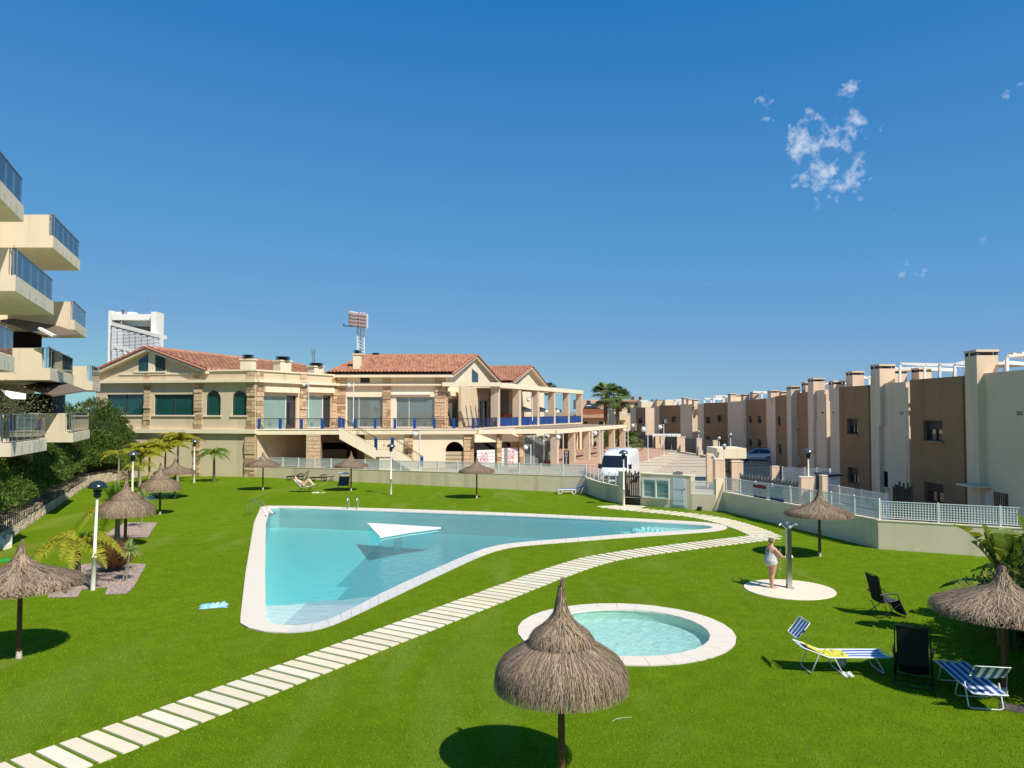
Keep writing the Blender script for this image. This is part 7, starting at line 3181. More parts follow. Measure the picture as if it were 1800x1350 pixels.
def fan_palm(label, base, h, r, n, tr=.32, name='fan_palm', z0=.5):
 th = thing(name, label, 'palm', (base[0], base[1], z0))
 mb = MB()
 mb.tube([(base[0] + .15 * math.sin(i), base[1], z0 + (h - z0) * i / 7) for i in range(8)], [tr * 1.3, tr, tr * .9, tr * .85, tr * .85, tr * .9, tr * 1.1, tr * .7], n=10)
 mb.build('trunk', BARK, th, world=True)
 Vs, Ts, Tc = [], [], []
 b = 0
 stalk = MB()
 for i in range(n):
  a = random.uniform(0, 2 * PI)
  e = random.uniform(-.7, 1.4)
  d = Vector((math.cos(a) * math.cos(e), math.sin(a) * math.cos(e), math.sin(e)))
  o = Vector((base[0], base[1], h))
  hub = o + d * r * .5 + Vector((0, 0, -.12 * r))
  stalk.tube([o, hub], .03, n=4, cap=False)
  s = d.cross(Vector((0, 0, 1)))
  s.normalize()
  u = s.cross(d)
  m = 15
  tn = random.uniform(.6, 1.35) * (.75 if e < -.3 else 1)
  for k in range(m):
   f = (k / (m - 1) - .5) * 2.5
   dd = (d * math.cos(f) + s * math.sin(f)).normalized()
   side_ = (d * -math.sin(f) + s * math.cos(f)) * .045 * r
   L = r * .62 * random.uniform(.85, 1.1)
   mid = hub + dd * L * .6 + u * .04
   tip = hub + dd * L + Vector((0, 0, -.32 * L))
   Vs += [list(hub), list(mid - side_), list(mid + side_), list(tip)]
   Ts += [(b, b + 1, b + 2), (b + 1, b + 3, b + 2)]
   Tc += [tn * random.uniform(.8, 1.2)] * 2
   b += 4
 tris('crown', np.array(Vs), np.array(Ts), np.array(Tc), LEAF_GREY, th, world=True)
 stalk.build('frond_stalks', mat('frond_stalk', (.30, .30, .06), .6), th, world=True)
 return th

q = atY(1066, 700, 108)
fan_palm('taller fan palm beyond the plaza, its crown against the sky', (q.x, 108), atY(1066, 692, 108).z, 2.3, 36)
q = atY(1087, 700, 112)
fan_palm('fan palm beyond the plaza just right of the taller one, its crown slightly lower', (q.x, 112), atY(1084, 699, 112).z, 2.2, 34)
q = atY(967, 700, 150)
fan_palm('top of a distant fan palm showing above the upper pergola', (q.x, 150), atY(967, 683, 150).z, 1.6, 40)
q = atY(1112, 780, 101)
fan_palm('low fan palm beside the last column of the lower pergola', (q.x, 101), atY(1110, 772, 101).z, 1.6, 40, tr=.2)
for k, (px, py, Y) in enumerate(((1090, 780, 112), (1062, 784, 104))):
 q = atY(px, py, Y)
 bush(('dark bush behind the last pergola columns', 'dark bush between the middle pergola columns')[k], 'dark_bush', (q.x, Y, .6), (1.6, 1.2), 2.6, 30, .3, LEAF_HEDGE)

# banana like plant and shade giving bushes at the right edge
BC = Vector((12.3, 19.2, 0))

def big_leaf_plant(label, c, n, seed=3):
 rnd = random.Random(seed)
 th = thing('banana_plant', label, 'plant', tuple(c))
 specs = [(2.6, .9, 1.9), (3.05, .75, 2.1), (2.3, .35, 1.7), (3.5, .2, 1.8), (2.8, 1.25, 1.9), (.5, 1.2, 1.7), (1.6, 1.3, 1.8), (4.2, .6, 1.6), (5.2, 1.0, 1.6), (3.9, .9, 2.0), (2.2, 1.1, 2.1), (3.2, .05, 1.5)]
 for i, (a, e, L) in enumerate(specs[:n]):
  L *= 1.2
  e = min(1.4, e + .3)
  z0 = rnd.uniform(1.0, 1.7)
  o = c + Vector((rnd.uniform(-.2, .2), rnd.uniform(-.2, .2), 0))
  k = 12
  pts = []
  for s in range(k + 1):
   t = s / k
   r = L * t * math.cos(e)
   z = z0 + L * t * math.sin(e) - (.55 if e < 1 else .35) * L * t * t
   pts.append(o + Vector((r * math.cos(a), r * math.sin(a), z)))
  st = MB()
  st.tube([o, o + Vector((0, 0, z0 * .6)), pts[0]] + pts[1:6], [.09, .07, .045, .035, .03, .025, .02, .015], n=7)
  st.build('leaf_stalk', mat('leaf_stalk_green', (.16, .18, .05), .6), th, world=True)
  wid = .42 * rnd.uniform(.85, 1.15)
  for sg in (-1, 1):
   V, T = [], []
   for s in range(3, k):
    t0, t1 = (s - 3) / (k - 3), (s - 2) / (k - 3)
    w0 = wid * math.sin(PI * min(1, t0 * .92 + .06)) ** .7
    w1 = wid * math.sin(PI * min(1, t1 * .92 + .06)) ** .7
    p0, p1 = pts[s], pts[s + 1]
    d = (p1 - p0).normalized()
    sd = d.cross(Vector((0, 0, 1))).normalized() * sg
    upv = Vector((0, 0, .35))
    tear = rnd.random() < .35
    g = .25 if tear else 0.0
    dr = rnd.uniform(-.1, .25)
    b = len(V)
    V += [p0, p1, p1 + (sd + upv * (1 - dr)) * w1 - d * g * .25, p0 + (sd + upv * (1 - dr)) * w0]
    T.append((b, b + 1, b + 2, b + 3))
   tint = np.array([rnd.uniform(.75, 1.3) for _ in T])
   if i in (1, 3):
    tint = np.stack([tint * 1.5, tint * 1.25, tint], 1)
   tris('leaf_half', np.array([list(v) for v in V]), np.array(T), tint, LEAF_BANANA, th, world=True)
 return th

big_leaf_plant('banana like plant with torn broad leaves at the right edge above the umbrella', BC, 12)
big_leaf_plant('second banana like plant partly outside the right edge', Vector((13.9, 20.8, 0)), 9, seed=8)
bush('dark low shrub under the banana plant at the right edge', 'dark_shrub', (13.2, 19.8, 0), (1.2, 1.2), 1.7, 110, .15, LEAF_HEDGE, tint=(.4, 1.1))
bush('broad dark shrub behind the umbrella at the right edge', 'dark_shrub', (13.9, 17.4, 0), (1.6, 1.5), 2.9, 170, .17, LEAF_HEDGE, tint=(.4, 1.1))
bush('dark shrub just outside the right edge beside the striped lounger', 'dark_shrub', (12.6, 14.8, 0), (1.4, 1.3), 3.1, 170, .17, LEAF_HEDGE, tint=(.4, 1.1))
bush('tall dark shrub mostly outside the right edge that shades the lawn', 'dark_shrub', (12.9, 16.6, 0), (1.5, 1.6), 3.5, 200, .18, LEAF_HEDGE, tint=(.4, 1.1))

# ================================================================== FURNITURE ON THE LAWN
def stripe_mat(name, c1, c2, width=.078, axis=0, off=0.0):
 m = bpy.data.materials.new(name)
 m.use_nodes = True
 N, L = m.node_tree.nodes, m.node_tree.links
 b = N['Principled BSDF']
 b.inputs['Roughness'].default_value = .75
 tc = N.new('ShaderNodeTexCoord')
 sp = N.new('ShaderNodeSeparateXYZ')
 L.new(tc.outputs['Object'], sp.inputs[0])
 a = N.new('ShaderNodeMath')
 a.operation = 'MULTIPLY_ADD'
 a.inputs[1].default_value = 1 / (2 * width)
 a.inputs[2].default_value = 50.25 + off
 L.new(sp.outputs[axis], a.inputs[0])
 f = N.new('ShaderNodeMath')
 f.operation = 'FRACT'
 L.new(a.outputs[0], f.inputs[0])
 g = N.new('ShaderNodeMath')
 g.operation = 'GREATER_THAN'
 g.inputs[1].default_value = .5
 L.new(f.outputs[0], g.inputs[0])
 mx = N.new('ShaderNodeMix')
 mx.data_type = 'RGBA'
 mx.inputs[6].default_value = (*c1, 1)
 mx.inputs[7].default_value = (*c2, 1)
 L.new(g.outputs[0], mx.inputs[0])
 L.new(mx.outputs[2], b.inputs['Base Color'])
 return m

STR = stripe_mat('blue_white_stripe', (.78, .80, .80), (.025, .09, .36))

def cloth(path, hw, th=.012, sag=.02, n=6):
 """sheet across x from -hw to hw along a path of (y, z), slightly hanging"""
 mb = MB()
 vs = []
 for (y, z) in path:
  for i in range(n + 1):
   x = -hw + 2 * hw * i / n
   vs.append((x, y, z - sag * (1 - (x / hw) ** 2)))
 m = len(path)
 f = [(j * (n + 1) + i, j * (n + 1) + i + 1, (j + 1) * (n + 1) + i + 1, (j + 1) * (n + 1) + i) for j in range(m - 1) for i in range(n)]
 mb.add(vs, f, smooth=True)
 mb.add([(x, y, z - th) for x, y, z in vs], [tuple(reversed(q)) for q in f], smooth=True)
 return mb

def striped_lounger(label, loc, rz, back_up=.28, shade_tilt=.5, shade_h=.82, group=None):
 """foot end at y = -.95, head end at y = +.95"""
 t = thing('sun_lounger', label, 'sun lounger', loc, rz, group)
 w = .31
 z = .37
 hy = .40
 ang = back_up
 he = (hy + .62 * math.cos(ang), z + .62 * math.sin(ang))
 cloth([(-.95, z), (-.5, z), (0, z - .01), (hy, z)], w - .01).build('seat_cloth', STR, t)
 cloth([(hy, z), (hy + .3 * math.cos(ang), z + .3 * math.sin(ang)), he], w - .01).build('back_cloth', STR, t)
 mb = MB()
 mb.tube([(-w, hy, z), (-w, -.97, z), (-w + .04, -1.0, z), (w - .04, -1.0, z), (w, -.97, z), (w, hy, z)], .014, n=7)
 mb.build('seat_frame', WHITE_METAL, t)
 mb = MB()
 mb.tube([(-w, hy, z), (-w, he[0], he[1]), (-w + .05, he[0] + .03, he[1] + .01), (w - .05, he[0] + .03, he[1] + .01), (w, he[0], he[1]), (w, hy, z)], .014, n=7)
 mb.build('back_frame', WHITE_METAL, t)
 for y0, y1 in ((-.62, -.80), (.30, .12), (.62, .80)):
  mb = MB()
  zz = z if y0 < .5 else z + .1
  mb.tube([(-w, y0, zz), (-w, y1, .05), (-w + .06, y1, .015), (w - .06, y1, .015), (w, y1, .05), (w, y0, zz)], .014, n=7)
  mb.build('leg', WHITE_METAL, t)
 # sunshade over the head
 c = Vector((0, he[0] - .02, shade_h))
 dy, dz = math.cos(shade_tilt) * .21, math.sin(shade_tilt) * .21
 pa, pb = (c.y - dy, c.z - dz), (c.y + dy, c.z + dz)
 cloth([pa, ((pa[0] + pb[0]) / 2, (pa[1] + pb[1]) / 2 - .01), pb], w - .05).build('sunshade', STR, t)
 mb = MB()
 q = w
 mb.tube([(-q, pa[0], pa[1]), (-q, pb[0], pb[1]), (-q + .05, pb[0] + .02, pb[1]), (q - .05, pb[0] + .02, pb[1]), (q, pb[0], pb[1]), (q, pa[0], pa[1]), (q - .05, pa[0] - .02, pa[1]), (-q + .05, pa[0] - .02, pa[1])], .011, n=6, closed=True)
 mb.build('sunshade_frame', WHITE_METAL, t)
 for s in (-1, 1):
  mb = MB()
  mb.tube([(s * w, he[0] - .1, he[1] - .02), (s * w, c.y, c.z)], .006, n=5)
  mb.build('sunshade_arm', GREYMETAL, t)
  mb = MB()
  mb.ball((s * (w + .015), c.y, c.z), .025, 8)
  mb.build('knob', BLACK, t)
 return t

SG_ = 'striped folding sun loungers'
a0, b0_ = at(1412, 1178), at(1545, 1178)
d = (a0 - b0_).normalized()
mid = (a0 + b0_) / 2
L1g = striped_lounger('blue and white striped lounger with a yellow towel and a raised sunshade', (mid.x + .02, mid.y, 0), math.atan2(d.y, d.x) - PI / 2, back_up=.36, shade_tilt=-.9, shade_h=.95, group=SG_)
a0, b0_ = at(1738, 1252), at(1676, 1197)
d = (a0 - b0_).normalized()
mid = a0 - d * .92
L2g = striped_lounger('blue and white striped lounger in half shade beside the umbrella at the right edge', (mid.x, mid.y, 0), math.atan2(d.y, d.x) - PI / 2, back_up=.0, shade_tilt=.75, shade_h=.80, group=SG_)

def draped(name, label, cat, loc, rz, sx, sy, m, amp=.05, z0=0.0, seed=1, fold=1.0, group=None):
 """a crumpled cloth lying on something"""
 N_ = 26
 t_ = []
 mb = MB()
 vs = []
 for j in range(N_):
  for i in range(N_):
   u, v = i / (N_ - 1) - .5, j / (N_ - 1) - .5
   p = Vector((u * sx * (1 + .25 * noise.noise(Vector((v * 3, seed, 0)))), v * sy * (1 + .3 * noise.noise(Vector((u * 3, seed + 5, 0)))), 0))
   h = abs(noise.noise(Vector((u * 4.5 * fold, v * 4.5 * fold, seed)))) * amp * 2.2 + abs(noise.noise(Vector((u * 11, v * 11, seed + 3)))) * amp * .7
   e = min(1, min(.5 - abs(u), .5 - abs(v)) * 9)
   vs.append((p.x, p.y, z0 + .008 + h * e))
 mb.add(vs, [(j * N_ + i, j * N_ + i + 1, (j + 1) * N_ + i + 1, (j + 1) * N_ + i) for j in range(N_ - 1) for i in range(N_ - 1)], smooth=True)
 o = mb.build(name, m, None)
 o.location = loc
 o.rotation_euler = (0, 0, rz)
 return tag(o, label, cat, group)

YTOW = mat('yellow_towel', (.62, .58, .08), .95, var=.15, vscale=9, bump=.3, bscale=60)
Ml = Matrix.Translation(L1g.location) @ Matrix.Rotation(L1g.rotation_euler.z, 4, 'Z')
q = Ml @ Vector((0, .22, .355))
draped('yellow_towel', 'crumpled yellow towel lying in the middle of the left striped lounger', 'towel', tuple(q), L1g.rotation_euler.z, .5, .62, YTOW, amp=.045, seed=2)
q = Ml @ Vector((0, .66, .485))
o = draped('yellow_towel', 'yellow towel spread over the raised back of the left striped lounger', 'towel', tuple(q), L1g.rotation_euler.z, .50, .42, YTOW, amp=.012, seed=4)
o.rotation_euler = (.45, 0, L1g.rotation_euler.z)
q = Ml @ Vector((.1, -.05, 0))
shoe = mat('white_rubber', (.72, .72, .68), .6)

def slippers(name, label, cat, loc, m=shoe, n=2, s=1.0):
 t = thing(name, label, cat, loc)
 for k in range(n):
  mb = MB()
  x = k * .13 * s
  mb.prism([(x - .04, -.12), (x + .04, -.12), (x + .05, .05), (x + .03, .13), (x - .03, .13), (x - .05, .05)], .0, .025)
  mb.build('sole', m, t)
  mb = MB()
  mb.tube([(x - .045, .02, .02), (x - .02, .05, .055), (x + .02, .05, .055), (x + .045, .02, .02)], .012, n=6)
  mb.build('strap', m, t)
 return t

slippers('slippers', 'pair of white slippers on the grass under the left striped lounger', 'slippers', tuple(at(1484, 1187)))
bag = thing('beach_bag', 'small striped cloth bag hanging under the left striped lounger', 'bag', (q.x, q.y, .05))
mb = MB()
mb.lathe([(.01, .0), (.07, .0), (.09, .08), (.08, .22), (.03, .27)], 12)
mb.build('bag_body', stripe_mat('bag_stripe', (.7, .7, .7), (.1, .12, .2), .02, 2), bag)
mb = MB()
mb.tube([(-.05, 0, .2), (-.03, 0, .3), (.03, 0, .3), (.05, 0, .2)], .008, n=5)
mb.build('bag_handle', BLACK, bag)

def gravity_chair(label, loc, rz, recline=1.25, m=BLACK, seatm=None):
 """folding reclining chair, facing +y"""
 t = thing('reclining_chair', label, 'chair', loc, rz, 'black folding reclining chairs')
 w = .30
 seat0, seat1 = (-.20, .42), (.24, .50)
 cb, sb = math.cos(recline), math.sin(recline)
 top = (seat0[0] - .78 * cb, seat0[1] + .78 * sb)
 foot = (seat1[0] + .22, seat1[1] - .42)
 for nm, a, b in (('backrest', seat0, top), ('seat', seat0, seat1), ('leg_rest', seat1, foot)):
  n = 5
  cloth([(a[0] + (b[0] - a[0]) * i / n, a[1] + (b[1] - a[1]) * i / n) for i in range(n + 1)], w - .03, sag=.03).build(nm, seatm if nm == 'seat' and seatm else mat('black_mesh_fabric', (.012, .012, .013), .85), t)
  for s in (-1, 1):
   mb = MB()
   mb.tube([(s * w, a[0], a[1]), (s * w, b[0], b[1])], .013, n=7)
   mb.build('side_tube', m, t)
 mb = MB()
 mb.tube([(-w, top[0], top[1]), (w, top[0], top[1])], .014, n=7)
 mb.build('top_tube', m, t)
 mb = MB()
 hd = (top[0] + .10 * cb, top[1] - .14)
 mb.box(-w * .8, w * .8, hd[0] + .02, hd[0] + .07, hd[1] - .09, hd[1] + .07)
 mb.build('head_pillow', mat('black_mesh_fabric', (.012, .012, .013), .85), t)
 for s in (-1, 1):
  mb = MB()
  mb.tube([(s * (w + .03), -.34, .66), (s * (w + .03), -.1, .70), (s * (w + .03), .18, .66)], .02, n=7)
  mb.build('armrest', m, t)
  for a, b in (((.18, .66), (.42, .0)), ((-.30, .66), (.02, .35)), ((.30, .42), (-.38, .0)), ((-.22, .36), (-.02, .0))):
   mb = MB()
   mb.tube([(s * (w + .02), a[0], a[1]), (s * (w + .02), b[0], b[1])], .012, n=7)
   mb.build('leg', m, t)
 for y in (.42, -.38, -.02):
  mb = MB()
  mb.tube([(-w - .02, y, .012), (w + .02, y, .012)], .012, n=6)
  mb.build('foot_tube', m, t)
 return t

p = at(1557, 1082)
gravity_chair('black folding reclining chair standing alone right of the shower', (p.x - .02, p.y, 0), -PI / 2 + .12, recline=1.32, seatm=mat('dark_grey_mesh', (.07, .07, .07), .8))
p = at(1610, 1203)
gravity_chair('black folding reclining chair seen from behind between the two striped loungers', (p.x, p.y + .1, 0), -.50, recline=1.42).scale = (1.12, 1.0, 1.06)

def resin_lounger(label, loc, rz, m, back=.9, arm=True, cushion=None, group=None, arm2=False):
 """moulded lounger, foot end at -y"""
 t = thing('plastic_lounger', label, 'sun lounger', loc, rz, group)
 for s in (-1, 1):
  mb = MB()
  mb.tube([(s * .3, -.92, .32), (s * .3, .4, .32)], .035, n=8)
  mb.build('side_rail', m, t)
  for y, dy in ((-.75, -.08), (.2, .12)):
   mb = MB()
   mb.tube([(s * .3, y - .12, .31), (s * .3, y - .14, .1), (s * .3, y + dy * .3, .02), (s * .3, y + .16, .1), (s * .3, y + .16, .31)], .03, n=7)
   mb.build('leg', m, t)
  if arm:
   mb = MB()
   mb.tube([(s * .32, -.08, .33), (s * .33, .0, .52), (s * .33, .32, .54), (s * .32, .40, .34)], .028, n=7)
   mb.build('armrest', m, t)
 for k in range(11):
  y = -.9 + k * .12
  mb = MB()
  mb.box(-.28, .28, y, y + .085, .33, .355)
  mb.build('seat_slat', cushion or m, t)
 for k in range(6):
  u0, u1 = k * .115, k * .115 + .085
  mb = MB()
  c, s_ = math.cos(back), math.sin(back)
  pts = []
  for (u, v) in ((u0, 0), (u1, 0), (u1, .03), (u0, .03)):
   pts.append((.42 + u * c - v * s_, .34 + u * s_ + v * c))
  mb.hexa([(-.27, *pts[0]), (.27, *pts[0]), (.27, *pts[1]), (-.27, *pts[1]), (-.27, *pts[3]), (.27, *pts[3]), (.27, *pts[2]), (-.27, *pts[2])])
  mb.build('back_slat', cushion or m, t)
 mb = MB()
 mb.tube([(-.26, .7, .02), (-.26, .42 + .5 * math.cos(back), .34 + .5 * math.sin(back)), (.26, .42 + .5 * math.cos(back), .34 + .5 * math.sin(back)), (.26, .7, .02)], .018, n=6)
 mb.build('back_support', m, t)
 return t

DBR = mat('dark_brown_resin', (.035, .018, .012), .5)
p = at(524, 844)
resin_lounger('dark brown plastic lounger with its back raised, below the low wall', (p.x, p.y, 0), -PI / 2 + .1, DBR, back=.75)
p = at(565, 846)
resin_lounger('dark brown plastic lounger turned the other way, its armrests standing up', (p.x, p.y, 0), -PI / 2, DBR, back=.12)
p = at(1002, 868)
resin_lounger('blue lounger on a white frame in front of the end of the long garden wall', (p.x, p.y, 0), -PI / 2 + .05, WHITE, back=.30, arm=False, cushion=mat('blue_sling', (.02, .09, .40), .6), )
p = at(290, 877)
resin_lounger('green lounger lying flat in the shade of the drooping umbrella on the left', (p.x, p.y, 0), -PI / 2 - .1, mat('green_resin', (.005, .075, .05), .5), back=.05, arm=False)
fl = draped('folded_parasol_cloth', 'dark blue folded cloth beside the green lounger', 'towel', tuple(at(266, 877)), .5, .9, .7, mat('dark_blue_cloth', (.01, .04, .12), .9), amp=.16, seed=9)

# navy chair with a small white canopy
p = at(603, 860)
ch = thing('canopy_chair', 'navy folding chair with a small white canopy, left of the ragged umbrella', 'chair', tuple(p), PI * .97)
NV = stripe_mat('navy_pattern', (.03, .035, .07), (.12, .13, .20), .05, 0)
cloth([(.25, .30), (-.1, .30), (-.35, .95)], .38, sag=.03).build('seat_cloth', NV, ch)
cloth([(-.02, 1.12), (-.3, 1.20), (-.55, 1.14)], .38, sag=-.03).build('canopy', WHITE, ch)
for s in (-1, 1):
 mb = MB()
 mb.tube([(s * .4, .28, 0), (s * .4, -.2, .45), (s * .4, -.38, 1.15)], .014, n=6)
 mb.tube([(s * .4, -.4, 0), (s * .4, .0, .4), (s * .4, .28, .3)], .014, n=6)
 mb.build('side_frame', IRON, ch)
mb = MB()
mb.tube([(-.4, .28, .3), (.4, .28, .3)], .014, n=6)
mb.tube([(-.4, .28, .02), (.4, .28, .02)], .014, n=6)
mb.build('cross_tube', GREYMETAL, ch)

draped('blue_towel', 'blue and white towel lying crumpled on the grass left of the big pool', 'towel', tuple(at(376, 1066)), .3, .75, .50,
  mat('blue_white_towel', (.04, .35, .60), .9, col2=(.55, .72, .82), vscale=5, stretch=(1, 3, 1)), amp=.09, seed=12)
draped('grey_towel', 'dark grey towel lying on the grass at the right edge by the umbrella pole', 'towel', tuple(at(1789, 1247)), -.6, .62, .40,
  mat('grey_towel', (.10, .085, .075), .95, var=.4, vscale=6), amp=.06, seed=14)
slippers('flip_flops', 'two pale flip flops on the grass near the reclining sunbather', 'slippers', tuple(at(566, 866.5)), m=mat('pale_yellow_rubber', (.72, .70, .35), .7), s=1.2)
draped('small_towel', 'small pale towel on the grass beside the flip flops', 'towel', tuple(at(555, 866.5)), 0, .5, .3, mat('pale_cloth', (.75, .76, .55), .9), amp=.04, seed=17)
# cream playhouse slide edge at the left border and green ball pit mat
sl = thing('cream_slide', 'cream plastic slide end cut off by the left edge of the picture', 'slide', (at(4, 965).x - .2, at(4, 965).y, 0))
mb = MB()
mb.hexa([(-.9, -.25, 0), (.42, -.25, 0), (.42, .3, 0), (-.9, .3, 0), (-.9, -.25, .95), (.40, -.25, .18), (.40, .3, .18), (-.9, .3, .95)])
mb.build('slide_body', mat('cream_plastic', (.80, .72, .52), .5), sl)
mb = MB()
mb.box(.15, .38, .31, .36, .1, .55)
mb.build('slide_side', WHITE, sl)
draped('green_cloth', 'bright green cloth on the grass at the left edge behind the umbrella', 'cloth', tuple(at(3, 986)), .2, .6, .35, mat('bright_green_cloth', (.01, .30, .06), .8), amp=.05, seed=22)

# ------------------------------------------------------------------ pool fittings
pl_ = at(619, 895.5)
lad = thing('pool_ladder', 'steel pool ladder with two curved rails on the far edge of the big pool', 'ladder', (pl_.x, pl_.y, 0), .05)
for s in (-1, 1):
 mb = MB()
 mb.tube([(s * .27, .55, 0), (s * .27, .52, .55), (s * .27, .40, .72), (s * .27, .2, .76), (s * .27, .02, .66), (s * .27, -.08, .40), (s * .27, -.10, -.9)], .024, n=8)
 mb.build('rail', STEEL, lad)
for k in range(3):
 mb = MB()
 mb.box(-.27, .27, -.16, -.06, -.30 - .25 * k, -.27 - .25 * k)
 mb.build('tread', STEEL, lad)
pr = at(455, 905)
hr = thing('pool_handrail', 'bent steel handrail at the left far corner of the big pool', 'handrail', (pr.x, pr.y, 0))
for dy in (-.5, .35):
 mb = MB()
 mb.tube([(-.55, dy, 0), (-.50, dy, .62), (-.30, dy, .86), (-.1, dy, .86), (.72, dy - .1, .02)], .022, n=8)
 mb.build('rail', STEEL, hr)
mb = MB()
mb.box(.55, .8, -.75, .45, .0, .06)
mb.build('foot_plate', GREYMETAL, hr)

# shower: round base, post, crossed heads
sc = (at(1314, 1030) + at(1464, 1030)) / 2
sb = thing('shower_base', 'round cream stone disc on the lawn under the outdoor shower', 'shower base', (9.02, 25.25, 0))
mb = MB()
mb.lathe([(1.42, -.02), (1.42, .02), (1.41, .03)], 48)
mb.lathe([(1.41, .03), (.001, .032)], 48, smooth=False)
mb.build('disc', mat('cream_stone_disc', (.80, .68, .50), .8, var=.08, vscale=1.2), sb)
mb = MB()
mb.lathe([(.06, .034), (.055, .036), (.001, .036)], 12, (.05, -.1, 0))
mb.build('drain', STEEL, sb)
sp_ = at(1387, 1033, .03)
sh = thing('outdoor_shower', 'tall square steel shower column with crossed shower arms beside the bather', 'shower', tuple(sp_), .12)
mb = MB()
mb.box(-.075, .075, -.075, .075, 0.012, 1.95)
mb.build('column', STEEL, sh)
mb = MB()
mb.box(-.14, .14, -.14, .14, 0, .012)
mb.build('base_plate', GREYMETAL, sh)
for k, (dx, dy) in enumerate(((-1, .1), (1, .15), (-.25, -1), (.35, 1))):
 dd = Vector((dx, dy, 0)).normalized()
 mb = MB()
 mb.tube([Vector((0, 0, 1.90)), dd * .12 + Vector((0, 0, 1.97)), dd * .26 + Vector((0, 0, 2.08))], .022, n=7)
 arm_ = mb.build('shower_arm', STEEL, sh)
 mb = MB()
 mb.tube([dd * .23 + Vector((0, 0, 2.09)), dd * .30 + Vector((0, 0, 2.03))], [.03, .055], n=10)
 mb.build('shower_head', STEEL, arm_)
for z in (1.02, .98):
 mb = MB()
 mb.tube([(.075, 0, z), (.13, 0, z)], .018, n=8)
 mb.tube([(-.075, 0, z), (-.13, 0, z)], .018, n=8)
 mb.build('tap', STEEL, sh)
# the falling water: thin drops
n = 130
C = np.zeros((n, 3))
C[:, 2] = rng.uniform(.1, 1.95, n)
C[:, 0] = sp_.x - .24 - .05 * (1.95 - C[:, 2]) + rng.normal(0, .025, n)
C[:, 1] = sp_.y - .03 + rng.normal(0, .025, n)
V, T = leaf_quads(C, .03, updir=3.0, aspect=3.0)
tris('water_drops', V, T, rng.uniform(.9, 1.1, n), mat('water_drop', (.85, .88, .9), .1, spec=.8), None, kind='stuff')

# ================================================================== PEOPLE
def blend(name, lofts, m, parent, voxel=.012, smooth=6, local=None):
 """several closed lofts fused into one continuous skin"""
 mb = MB()
 for lf in lofts:
  n = 14
  vs = []
  prev = None
  for i, (c, rx, ry, ax) in enumerate(lf):
   c = Vector(c)
   if i == 0:
    d = Vector(lf[1][0]) - c
   elif i == len(lf) - 1:
    d = c - Vector(lf[-2][0])
   else:
    d = Vector(lf[i + 1][0]) - Vector(lf[i - 1][0])
   d.normalize()
   s = Vector(ax) - d * Vector(ax).dot(d)
   s.normalize()
   t = d.cross(s)
   for k in range(n):
    a = 2 * PI * k / n
    vs.append(c + s * math.cos(a) * rx + t * math.sin(a) * ry)
  fs = []
  for i in range(len(lf) - 1):
   for k in range(n):
    l = (k + 1) % n
    fs.append((i * n + k, i * n + l, (i + 1) * n + l, (i + 1) * n + k))
  fs.append(tuple(reversed(range(n))))
  fs.append(tuple((len(lf) - 1) * n + k for k in range(n)))
  mb.add(vs, fs)
 me = mb.mesh(name, m)
 o = bpy.data.objects.new(name, me)
 COL.objects.link(o)
 r = o.modifiers.new('r', 'REMESH')
 r.mode = 'VOXEL'
 r.voxel_size = voxel
 r.use_smooth_shade = True
 s = o.modifiers.new('s', 'SMOOTH')
 s.iterations = smooth
 s.factor = .5
 dg = bpy.context.evaluated_depsgraph_get()
 me2 = bpy.data.meshes.new_from_object(o.evaluated_get(dg))
 bpy.data.objects.remove(o)
 me2.name = name
 if not me2.materials:
  me2.materials.append(m)
 return link(name, me2, parent)

def limb(pts, radii, ax=(1, 0, 0)):
 """smooth chain of round sections"""
 P = [Vector(p) for p in pts]
 out = []
 for i in range(len(P) - 1):
  for k in range(4):
   t = k / 4
   r = radii[i] + (radii[i + 1] - radii[i]) * t
   out.append((P[i].lerp(P[i + 1], t), r, r, ax))
 out.append((P[-1], radii[-1], radii[-1], ax))
 e = (P[-1] - P[-2]).normalized() * radii[-1] * .6
 out.append((P[-1] + e, radii[-1] * .5, radii[-1] * .5, ax))
 return out

def fingers(base, d, side_, nrm, L=.075, curl=.5, r=.0085):
 """four separate fingers and a thumb from the knuckles"""
 out = []
 base, d, side_, nrm = Vector(base), Vector(d).normalized(), Vector(side_).normalized(), Vector(nrm).normalized()
 for k, f in enumerate((.92, 1.05, 1.0, .8)):
  b = base + side_ * (k - 1.5) * .020
  d1 = (d + nrm * curl * .35).normalized()
  d2 = (d + nrm * curl * 1.0).normalized()
  p0 = b - d * .02
  out.append(limb([p0, b + d1 * L * .5 * f, b + d1 * L * .5 * f + d2 * L * .5 * f], [r * 1.05, r, r * .8], tuple(nrm)))
 b = base - d * .055 - side_ * .034
 out.append(limb([b, b + (d * .6 - side_ * .8 + nrm * .3).normalized() * .035, b + (d * .95 - side_ * .5 + nrm * .4).normalized() * .062], [r * 1.3, r * 1.15, r * .9], tuple(nrm)))
 return out

